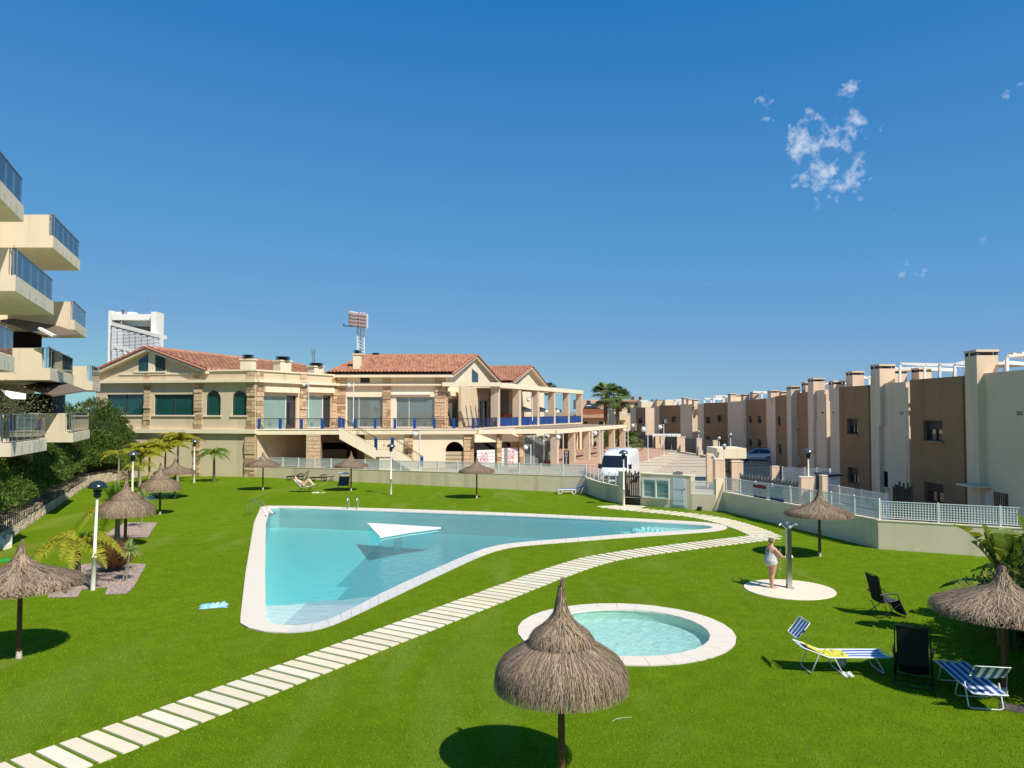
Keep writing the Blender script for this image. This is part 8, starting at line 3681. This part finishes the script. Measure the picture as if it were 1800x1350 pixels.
# ---- the bather at the shower: stout older woman in a pale patterned swimsuit, facing the column (+x)
pw = at(1357, 1033, .03)
woman = thing('person', 'older woman with short grey hair in a pale patterned swimsuit rinsing at the outdoor shower', 'person', tuple(pw), .35)
Y_ = (0, 1, 0)
X_ = (1, 0, 0)
torso = [((-.02, 0, .74), .155, .205, X_), ((-.03, 0, .80), .185, .222, X_), ((-.03, 0, .88), .195, .222, X_), ((-.01, 0, .97), .185, .205, X_), ((.01, 0, 1.06), .175, .192, X_),
   ((.01, 0, 1.14), .17, .190, X_), ((-.01, 0, 1.22), .150, .198, X_), ((-.02, 0, 1.29), .115, .195, X_), ((-.015, 0, 1.335), .08, .13, X_), ((-.005, 0, 1.37), .06, .07, X_), ((.01, 0, 1.42), .055, .055, X_), ((.02, 0, 1.46), .05, .05, X_)]
head = [((.025, 0, 1.425), .045, .042, X_), ((.035, 0, 1.455), .075, .062, X_), ((.03, 0, 1.49), .095, .075, X_), ((.02, 0, 1.54), .100, .080, X_), ((.015, 0, 1.585), .085, .072, X_), ((.01, 0, 1.612), .05, .045, X_)]
legs = []
for s in (-1, 1):
 x = .03 * s
 legs.append([((-.02, .09 * s, .84), .11, .105, X_), ((-.01 + x * .3, .098 * s, .74), .118, .108, X_), ((0 + x * .4, .09 * s, .62), .098, .092, X_), ((x * .6, .08 * s, .50), .074, .070, X_), ((x * .7, .078 * s, .45), .062, .060, X_),
     ((-.015 + x, .076 * s, .36), .062, .058, X_), ((-.02 + x, .074 * s, .28), .060, .054, X_), ((-.01 + x, .072 * s, .17), .042, .040, X_), ((-.005 + x, .07 * s, .09), .036, .034, X_), ((0 + x, .07 * s, .03), .042, .036, X_), ((0 + x, .07 * s, .0), .04, .034, X_)])
 legs.append([((-.045 + x, .07 * s, .028), .028, .030, Y_), ((.02 + x, .072 * s, .032), .036, .034, Y_), ((.09 + x, .078 * s, .024), .042, .022, Y_), ((.145 + x, .082 * s, .016), .040, .014, Y_), ((.17 + x, .084 * s, .012), .026, .009, Y_)])
arms = []
handm = []
for s, el, wr in ((1, (.14, .27, 1.07), (.36, .16, .98)), (-1, (.15, -.29, 1.06), (.38, -.14, .99))):
 sh_ = (-.02, .185 * s, 1.27)
 arms.append(limb([sh_, ((sh_[0] + el[0]) / 2, (sh_[1] + el[1]) / 2 + .01 * s, (sh_[2] + el[2]) / 2), el], [.062, .060, .046]))
 arms.append(limb([el, tuple(Vector(el).lerp(Vector(wr), .45)), wr], [.046, .043, .026]))
 d = (Vector(wr) - Vector(el)).normalized()
 side_ = d.cross(Vector((0, 0, 1))).normalized()
 nrm = side_.cross(d)
 palm_end = Vector(wr) + d * .085
 arms.append([(tuple(Vector(wr) - d * .01), .028, .020, tuple(side_)), (tuple(Vector(wr) + d * .03), .036, .017, tuple(side_)), (tuple(Vector(wr) + d * .07), .040, .015, tuple(side_)), (tuple(palm_end), .038, .012, tuple(side_))])
 arms += fingers(palm_end - d * .005, d, side_ * s, -nrm, L=.078, curl=.5)
breast = []
for s in (-1, 1):
 breast.append([((.09, .085 * s, 1.14), .06, .07, Y_), ((.15, .09 * s, 1.125), .068, .068, Y_), ((.185, .09 * s, 1.115), .05, .05, Y_), ((.20, .09 * s, 1.11), .02, .02, Y_)])
body = blend('body', [torso, head] + legs + arms + breast, SKIN, woman, voxel=.0085, smooth=4)
nose = [((.108, 0, 1.545), .010, .008, Y_), ((.122, 0, 1.525), .012, .010, Y_), ((.134, 0, 1.512), .014, .010, Y_), ((.120, 0, 1.500), .010, .006, Y_)]
blend('nose', [nose], SKIN, woman, voxel=.004, smooth=2)
for s in (-1, 1):
 mb = MB()
 mb.ball((.1045, .030 * s, 1.540), .011, 8)
 mb.build('eye', mat('eye_white', (.7, .68, .64), .3), woman)
 mb = MB()
 mb.ball((.1125, .030 * s, 1.540), .0055, 8)
 mb.build('iris', BLACK, woman)
 mb = MB()
 mb.tube([(.0, .078 * s, 1.505), (-.012, .086 * s, 1.52), (-.008, .088 * s, 1.545), (.008, .080 * s, 1.553), (.012, .079 * s, 1.53)], .008, n=6)
 mb.build('ear', SKIN, woman)
 mb = MB()
 mb.tube([(.112, .045 * s, 1.558), (.118, .030 * s, 1.563), (.118, .015 * s, 1.56)], .004, n=5)
 mb.build('eyebrow', mat('grey_brow', (.2, .18, .16), .9), woman)
mb = MB()
mb.tube([(.102, -.026, 1.478), (.118, 0, 1.480), (.102, .026, 1.478)], [.003, .007, .003], n=6)
mb.build('mouth', mat('lips', (.50, .16, .13), .5), woman)
# swimsuit: the torso a little larger
suit = [((-.02, 0, .765), .170, .212, X_), ((-.03, 0, .80), .198, .236, X_), ((-.03, 0, .88), .208, .236, X_), ((-.01, 0, .97), .197, .218, X_), ((.01, 0, 1.06), .186, .204, X_), ((.012, 0, 1.12), .180, .200, X_), ((.03, 0, 1.155), .150, .185, X_)]
suit_b = []
for s in (-1, 1):
 suit_b.append([((.08, .085 * s, 1.13), .068, .078, Y_), ((.15, .09 * s, 1.122), .078, .078, Y_), ((.19, .09 * s, 1.112), .058, .058, Y_), ((.212, .09 * s, 1.108), .022, .022, Y_)])
SUIT = mat('floral_swimsuit', (.78, .72, .68), .8, col2=(.42, .38, .36), vscale=26)
blend('swimsuit', [suit] + suit_b, SUIT, woman, voxel=.011, smooth=3)
for s in (-1, 1):
 mb = MB()
 mb.tube([(.16, .095 * s, 1.19), (.09, .11 * s, 1.30), (-.02, .115 * s, 1.345), (-.12, .10 * s, 1.27), (-.16, .09 * s, 1.14)], .012, n=6)
 mb.build('strap', SUIT, woman)
mb = MB()
# short hair: skull cap with tufts
hair = [[((-.03, 0, 1.46), .045, .060, X_), ((-.025, 0, 1.50), .082, .084, X_), ((-.012, 0, 1.55), .100, .091, X_), ((.0, 0, 1.595), .098, .084, X_), ((.008, 0, 1.628), .06, .055, X_)]]
blend('hair', hair, mat('grey_hair', (.30, .27, .24), .8, col2=(.12, .10, .085), vscale=30, bump=1.0, bscale=80), woman, voxel=.008, smooth=2)

# ---- the sunbather on the white recliner, far lawn
ps = at(533, 865)
rc = thing('white_recliner', 'white reclining garden chair with thin dark legs carrying the sunbather', 'chair', tuple(ps), -PI / 2)
# local: facing +y (towards picture right after rotation)
cloth([(.75, .50), (.35, .40), (-.05, .38), (-.40, .72), (-.62, .95)], .30, sag=.03).build('sling', mat('white_sling', (.78, .74, .68), .8), rc)
for s in (-1, 1):
 for a in (((-.3, .62), (.1, .0)), ((-.05, .38), (-.35, 0)), ((.35, .42), (.62, .0)), ((.75, .5), (.3, .06))):
  mb = MB()
  mb.tube([(s * .3, a[0][0], a[0][1]), (s * .3, a[1][0], a[1][1])], .014, n=6)
  mb.build('leg', IRON, rc)
 mb = MB()
 mb.tube([(s * .3, .75, .5), (s * .3, .35, .40), (s * .3, -.05, .38), (s * .3, -.40, .72), (s * .3, -.62, .95)], .016, n=6)
 mb.build('side_tube', WHITE, rc)
mb = MB()
mb.tube([(-.3, 1.0, .42), (.3, 1.0, .42)], .016, n=6)
mb.tube([(-.3, .75, .5), (-.3, 1.0, .42)], .014, n=6)
mb.tube([(.3, .75, .5), (.3, 1.0, .42)], .014, n=6)
mb.build('foot_bar', IRON, rc)
sun_p = thing('person', 'sunbather with dark hair lying back on the white recliner with knees drawn up', 'person', (ps.x, ps.y, 0), -PI / 2)
Xa = (1, 0, 0)
tor = [((0, .02, .47), .17, .12, Xa), ((0, -.08, .53), .165, .115, Xa), ((0, -.20, .63), .15, .10, Xa), ((0, -.33, .75), .17, .105, Xa), ((0, -.42, .83), .18, .09, Xa), ((0, -.47, .88), .10, .07, Xa), ((0, -.51, .92), .055, .055, Xa)]
hd_ = [((0, -.51, .92), .05, .05, Xa), ((0, -.54, .97), .07, .085, Xa), ((0, -.58, 1.02), .078, .098, Xa), ((0, -.62, 1.07), .065, .08, Xa), ((0, -.64, 1.09), .03, .04, Xa)]
lg_ = []
for s in (-1, 1):
 lg_.append(limb([(.09 * s, .0, .49), (.11 * s, .22, .72), (.11 * s, .40, .90)], [.10, .085, .06]))
 lg_.append(limb([(.11 * s, .40, .90), (.11 * s, .55, .72), (.10 * s, .72, .54)], [.058, .058, .035]))
 lg_.append([((.10 * s, .69, .53), .035, .04, Xa), ((.10 * s, .78, .55), .042, .03, Xa), ((.10 * s, .86, .57), .04, .018, Xa), ((.10 * s, .89, .58), .025, .01, Xa)])
 e = (.27 * s, -.20, .74)
 w_ = (.12 * s, .0, .70)
 lg_.append(limb([(.18 * s, -.40, .84), (.24 * s, -.30, .78), e], [.052, .045, .038]))
 lg_.append(limb([e, (.2 * s, -.1, .72), w_], [.038, .034, .024]))
 d = (Vector(w_) - Vector(e)).normalized()
 sd = d.cross(Vector((0, .5, 1))).normalized()
 lg_.append([(w_, .03, .018, tuple(sd)), (tuple(Vector(w_) + d * .05), .038, .015, tuple(sd)), (tuple(Vector(w_) + d * .08), .036, .012, tuple(sd))])
 lg_ += fingers(Vector(w_) + d * .08, d, sd, Vector((0, 0, -1)), L=.07, curl=.3)
blend('body', [tor, hd_] + lg_, mat('light_skin', (.72, .46, .34), .6), sun_p, voxel=.012, smooth=4)
blend('nose', [[((0, -.535, 1.075), .009, .008, Xa), ((0, -.515, 1.082), .012, .010, Xa), ((0, -.51, 1.065), .008, .006, Xa)]], mat('light_skin', (.72, .46, .34), .6), sun_p, voxel=.004, smooth=1)
blend('top_garment', [[((0, -.18, .62), .165, .115, Xa), ((0, -.30, .73), .180, .122, Xa), ((0, -.38, .80), .178, .112, Xa)]], mat('lilac_cloth', (.62, .50, .62), .8), sun_p, voxel=.014)
blend('shorts', [[((0, .06, .47), .18, .13, Xa), ((0, -.04, .50), .182, .13, Xa), ((0, -.10, .545), .175, .125, Xa)]], mat('black_cloth', (.015, .015, .02), .8), sun_p, voxel=.014)
blend('hair', [[((0, -.60, .97), .07, .06, Xa), ((0, -.635, 1.02), .088, .078, Xa), ((0, -.66, 1.07), .078, .07, Xa), ((0, -.67, 1.10), .04, .04, Xa)]], mat('dark_hair', (.03, .018, .012), .8), sun_p, voxel=.012)

# ================================================================== VEHICLES
def loft_body(secs):
 """secs: list of (y, [(x, z) half profile from sill to roof centre]); mirrored"""
 mb = MB()
 vs = []
 k = len(secs[0][1])
 for y, pr in secs:
  full = [(x, z) for x, z in pr] + [(-x, z) for x, z in reversed(pr)]
  vs += [(x, y, z) for x, z in full]
 n = 2 * k
 fs = []
 for i in range(len(secs) - 1):
  for j in range(n - 1):
   fs.append((i * n + j, i * n + j + 1, (i + 1) * n + j + 1, (i + 1) * n + j))
  fs.append((i * n + n - 1, i * n, (i + 1) * n, (i + 1) * n + n - 1))
 fs.append(tuple(reversed(range(n))))
 fs.append(tuple((len(secs) - 1) * n + j for j in range(n)))
 mb.add(vs, [tuple(reversed(f)) for f in fs], smooth=True)
 return mb

def smooth_obj(o, lv=2):
 m = o.modifiers.new('s', 'SUBSURF')
 m.levels = m.render_levels = lv
 return o

def wheel(t, x, y, r, w, rimm):
 s = 1 if x > 0 else -1
 mb = MB()
 n = 22
 prof = [(r * .62, -w / 2), (r * .93, -w / 2), (r, -w * .35), (r, w * .35), (r * .93, w / 2), (r * .62, w / 2)]
 vs, fs = [], []
 for rr, xx in prof:
  for k in range(n):
   a = 2 * PI * k / n
   vs.append((x + xx, y + rr * math.cos(a), r + rr * math.sin(a)))
 for i in range(len(prof) - 1):
  for k in range(n):
   l = (k + 1) % n
   fs.append((i * n + k, i * n + l, (i + 1) * n + l, (i + 1) * n + k))
 mb.add(vs, fs, smooth=True)
 ty = mb.build('wheel', mat('tyre_rubber', (.015, .015, .016), .8), t)
 mb = MB()
 xx = x + s * w * .42
 mb.add([(xx - s * .06, y, r)] + [(xx - s * .03, y + r * .63 * math.cos(2 * PI * k / n), r + r * .63 * math.sin(2 * PI * k / n)) for k in range(n)], [(0, 1 + k, 1 + (k + 1) % n) for k in range(n)])
 mb.build('wheel_well', BLACK, ty)
 mb = MB()
 for k in range(5):
  a = 2 * PI * k / 5 + .3
  mb.beam((xx, y + .04 * math.cos(a), r + .04 * math.sin(a)), (xx, y + r * .62 * math.cos(a), r + r * .62 * math.sin(a)), .05, .03)
 mb.tube([(xx, y + r * .63 * math.cos(2 * PI * k / n), r + r * .63 * math.sin(2 * PI * k / n)) for k in range(n)], .014, n=5, closed=True)
 mb.build('rim', rimm, ty)

PAINTW = mat('white_car_paint', (.78, .79, .80), .25, spec=.6)
WSCR = mat('dark_windscreen', (.012, .016, .022), .08, spec=.8)
# white van, nose towards the viewer (local -y)
vf = atY(1076, 850, 54.0)
vb = Vector((11.0, 59.6, 0))
vd = Vector((1.85, 5.3, 0)).normalized()
van = thing('white_van', 'large white panel van facing the lawn behind the curved wall', 'van', (vf.x + vd.x * 2.7, 54 + vd.y * 2.7, ZR), math.atan2(vd.y, vd.x) - PI / 2)

def vp(hw, z0, zb, zt, hwt, rc_=.12):
 return [(hw * .9, z0), (hw, z0 + .12), (hw * 1.0, zb), (hw * .985, (zb + zt) / 2), (hwt, zt - rc_), (hwt - rc_ * .8, zt - .02), (hwt * .4, zt), (0.01, zt + .01)]

secs = [(-2.72, vp(.80, .45, .62, .80, .62, .05)), (-2.66, vp(.92, .32, .72, 1.02, .78, .06)), (-2.3, vp(.99, .28, .95, 1.22, .86, .06)), (-2.02, vp(1.0, .28, 1.1, 1.36, .87, .08)),
  (-1.55, vp(1.0, .28, 1.15, 2.08, .88, .12)), (-1.25, vp(1.0, .28, 1.2, 2.36, .89, .14)), (-.9, vp(1.0, .28, 1.2, 2.48, .91, .14)), (0, vp(1.0, .28, 1.2, 2.53, .92, .14)), (2.4, vp(1.0, .28, 1.2, 2.52, .92, .14)), (2.68, vp(.99, .30, 1.2, 2.50, .91, .14)), (2.72, vp(.97, .34, 1.2, 2.46, .89, .14))]
o = loft_body(secs).build('body', PAINTW, van)
# windscreen
mb = MB()
nn = 8
vs = []
for j in range(5):
 t = j / 4
 for i in range(nn + 1):
  s = i / nn * 2 - 1
  hw = .95 + (.85 - .95) * t
  y = -2.10 + .55 * t + .10 * s * s - .05
  z = 1.28 + .86 * t
  vs.append((s * hw, y, z))
mb.add(vs, [(j * (nn + 1) + i, j * (nn + 1) + i + 1, (j + 1) * (nn + 1) + i + 1, (j + 1) * (nn + 1) + i) for j in range(4) for i in range(nn)], smooth=True)
mb.build('windscreen', WSCR, van)
for s in (-1, 1):
 mb = MB()
 x = s * 1.012
 mb.add([(x, -1.72, 1.30), (x, -.85, 1.30), (s * .935, -.85, 1.98), (s * .935, -1.30, 1.98)], [(0, 1, 2, 3)])
 mb.build('side_window', WSCR, van)
 mb = MB()
 mb.box(s * 1.10 - .1, s * 1.10 + .1, -1.80, -1.70, 1.22, 1.55)
 mb.box(min(s * .98, s * 1.05), max(s * .98, s * 1.05), -1.77, -1.73, 1.25, 1.32)
 mb.build('mirror', BLACK, van)
 mb = MB()
 mb.box(s * .70 - .14, s * .70 + .14, -2.74, -2.60, .78, .98)
 mb.build('headlight', glassmat('headlight_glass', (.8, .85, .9), .8, .4), van)
 for y in (-1.75, 1.55):
  wheel(van, s * .90, y, .34, .22, GREYMETAL)
 mb = MB()
 mb.box(min(s * 1.0, s * 1.02), max(s * 1.0, s * 1.02), -.6, 2.5, .62, .70)
 mb.build('side_strip', mat('grey_plastic', (.08, .08, .085), .6), van)
 for y in (-.75, .35, 1.5):
  mb = MB()
  mb.box(min(s * .999, s * 1.004), max(s * .999, s * 1.004), y, y + .012, .5, 2.0)
  mb.build('panel_seam', mat('grey_plastic', (.08, .08, .085), .6), van)
mb = MB()
mb.box(-.55, .55, -2.745, -2.70, .55, .80)
mb.build('grille', BLACK, van)
mb = MB()
mb.box(-.9, .9, -2.74, -2.62, .30, .50)
mb.build('bumper', mat('grey_plastic', (.08, .08, .085), .6), van)
mb = MB()
mb.box(-.26, .26, -2.765, -2.745, .40, .51)
mb.build('number_plate', WHITE, van)
mb = MB()
mb.tube([(0, -.95, 2.50), (0, -.85, 2.72)], [.02, .008], n=6)
mb.build('aerial', BLACK, van)
for s in (-.3, .3):
 mb = MB()
 mb.tube([(s, -2.14, 1.34), (s + .35, -2.04, 1.46)], .010, n=5)
 mb.build('wiper', BLACK, van)

# silver white car parked behind the picket fence
cr = at(1356, 814, ZR)
cd_ = Vector((-.86, .51, 0))
car = thing('parked_car', 'light grey compact sports utility car parked behind the dark picket fence', 'car', (cr.x + cd_.x * 1.3, cr.y + cd_.y * 1.3, ZR), math.atan2(cd_.y, cd_.x) + PI / 2)

def cp(hw, z0, zb, zt, hwt):
 return [(hw * .93, z0), (hw, z0 + .15), (hw, zb - .12), (hw * .97, zb), (hwt, zt - .07), (hwt - .08, zt), (hwt * .4, zt + .015), (.01, zt + .02)]

secs = [(-2.08, cp(.62, .42, .62, .70, .45)), (-2.0, cp(.78, .28, .74, .84, .58)), (-1.6, cp(.86, .24, .84, .94, .66)), (-1.05, cp(.88, .24, .93, 1.03, .70)), (-.75, cp(.88, .24, .95, 1.14, .66)), (-.25, cp(.88, .24, .96, 1.44, .60)), (.3, cp(.88, .24, .97, 1.52, .60)),
  (1.1, cp(.88, .24, 1.0, 1.49, .60)), (1.65, cp(.87, .26, 1.03, 1.36, .58)), (1.95, cp(.84, .30, 1.0, 1.06, .62)), (2.06, cp(.76, .36, .85, .92, .60))]
loft_body(secs).build('body', mat('silver_car_paint', (.50, .54, .58), .25, spec=.6, metal=.3), car)
for s in (-1, 1):
 for q_ in ([(-.72, 1.0), (-.22, 1.36), (.22, 1.44), (.22, 1.0)], [(.28, 1.0), (.28, 1.44), (1.05, 1.42), (1.48, 1.20), (1.40, 1.04)]):
  mb = MB()
  vs = []
  for y, z in q_:
   t = (z - .96) / .5
   vs.append((s * (.862 + (.62 - .862) * t + .035), y, z))
  mb.add(vs, [tuple(range(len(vs)))])
  mb.build('side_window', WSCR, car)
 for y in (-1.32, 1.30):
  wheel(car, s * .78, y, .335, .2, GREYMETAL)
  mb = MB()
  mb.tube([(s * .875, y + .39 * math.cos(a), .335 + .39 * math.sin(a)) for a in [PI * i / 10 for i in range(11)]], .04, n=6)
  mb.build('wheel_arch', BLACK, car)
 mb = MB()
 mb.box(min(s * .86, s * .90), max(s * .86, s * .90), -.9, .9, .24, .38)
 mb.build('sill_trim', BLACK, car)
 mb = MB()
 mb.box(s * .95 - .08, s * .95 + .08, -.72, -.62, .95, 1.08)
 mb.build('mirror', BLACK, car)
 mb = MB()
 mb.box(s * .68 - .12, s * .68 + .12, 1.93, 2.03, .86, 1.0)
 mb.build('tail_light', mat('red_lens', (.35, .01, .01), .3), car)
 mb = MB()
 mb.tube([(s * .55, -.2, 1.50), (s * .55, 1.0, 1.56)], .015, n=5)
 mb.build('roof_rail', BLACK, car)
mb = MB()
mb.add([(-.58, 1.80, 1.24), (.58, 1.80, 1.24), (.52, 1.56, 1.44), (-.52, 1.56, 1.44)], [(0, 1, 2, 3)])
mb.build('rear_window', WSCR, car)
mb = MB()
mb.box(-.55, .55, 1.45, 1.75, 1.44, 1.47)
mb.build('spoiler', BLACK, car)

# odds and ends
for k, (px, py, lab) in enumerate(((1143, 785, 'blue bin by the farthest road gate'), (1131, 786, 'second blue bin half hidden at the far end of the road'))):
 p = at(px, py, ZR)
 t = thing('blue_bin', lab, 'bin', tuple(p), group='blue bins at the end of the road')
 mb = MB()
 mb.prism([(-.6, -.5), (.6, -.5), (.6, .5), (-.6, .5)], .1, 1.2)
 mb.build('bin_body', mat('bin_blue', (.01, .10, .33), .5), t)
 mb = MB()
 mb.hexa([(-.64, -.54, 1.2), (.64, -.54, 1.2), (.64, .54, 1.2), (-.64, .54, 1.2), (-.55, -.3, 1.36), (.55, -.3, 1.36), (.55, .45, 1.42), (-.55, .45, 1.42)])
 mb.build('bin_lid', mat('bin_blue', (.01, .10, .33), .5), t)
pt = thing('flower_pot', 'dark red bowl planter in front of the glass shop', 'planter', (F8.p(F8.u(955), .9, ZPL).x, F8.p(F8.u(955), .9, ZPL).y, ZPL))
mb = MB()
mb.lathe([(.25, 0), (.42, .35), (.46, .5), (.40, .5)], 16)
mb.build('bowl', mat('dark_red_pot', (.07, .02, .015), .6), pt)
C = rng.normal(size=(260, 3)) * np.array([.16, .16, .18]) + np.array([0, 0, .72])
V, T = leaf_quads(C, .1)
tris('foliage', V, T, rng.uniform(.6, 1.4, len(T)), LEAF_PALM, pt)
# parasols on the bar terrace
for k, (u, w, lab) in enumerate(((15.5, -3.0, 'white table parasol on the bar terrace between the fourth and fifth columns'), (20.5, -2.6, 'white table parasol on the bar terrace near the last column'), (25.5, -2.4, 'white table parasol beyond the last column of the upper pergola'))):
 c = Fp.p(u, w, ZT)
 t = thing('table_parasol', lab, 'umbrella', tuple(c), group='white parasols on the bar terrace')
 mb = MB()
 mb.tube([(0, 0, 0), (0, 0, 2.2)], .03, n=6)
 mb.build('pole', DARKGREY, t)
 mb = MB()
 mb.lathe([(1.3, 1.55), (1.28, 1.8), (.02, 2.25)], 8, smooth=False)
 mb.build('canopy', WHITE, t)
for k in range(5):
 c = Fp.p(14 + k * 2.6, -1.9 - (k % 2) * .8, ZT)
 t = thing('bar_table', 'small dark table on the bar terrace behind the pergola columns', 'table', tuple(c), group='dark tables on the bar terrace')
 mb = MB()
 mb.lathe([(.02, .70), (.42, .70), (.42, .74), (.02, .74)], 12)
 mb.build('table_top', DARKBROWN, t)
 mb = MB()
 mb.tube([(0, 0, 0), (0, 0, .7)], .03, n=6)
 mb.build('table_leg', DARKBROWN, t)
 for a_ in (0, PI):
  mb = MB()
  mb.box(-.22, .22, -.22, .22, .42, .47)
  mb.box(-.22, .22, .18, .22, .47, .95)
  for x in (-.2, .2):
   for y in (-.2, .2):
    mb.box(x - .02, x + .02, y - .02, y + .02, 0, .42)
  cc = Fp.p(14 + k * 2.6 + .75 * math.cos(a_), -1.9 - (k % 2) * .8, ZT)
  o = mb.build('bar_chair', mat('wicker', (.10, .05, .03), .8))
  o.location = cc
  o.rotation_euler = (0, 0, math.atan2(F7.d.y, F7.d.x) + a_ - PI / 2)
  tag(o, 'dark wicker chair at a small table on the bar terrace', 'chair', 'dark chairs on the bar terrace')
# dry twig on the lawn near the front umbrella
mb = MB()
p = at(1085, 1268)
mb.tube([p + Vector((-.1, -.05, .02)), p + Vector((0, .05, .035)), p + Vector((.12, .12, .02)), p + Vector((.3, .15, .02))], .004, n=4)
mb.tube([p + Vector((0, .05, .03)), p + Vector((.06, .0, .03))], .003, n=4)
tag(mb.build('dry_twig', LEAF_DRY if False else mat('pale_twig', (.7, .66, .5), .9)), 'pale dry twig on the grass right of the front umbrella', 'twig')
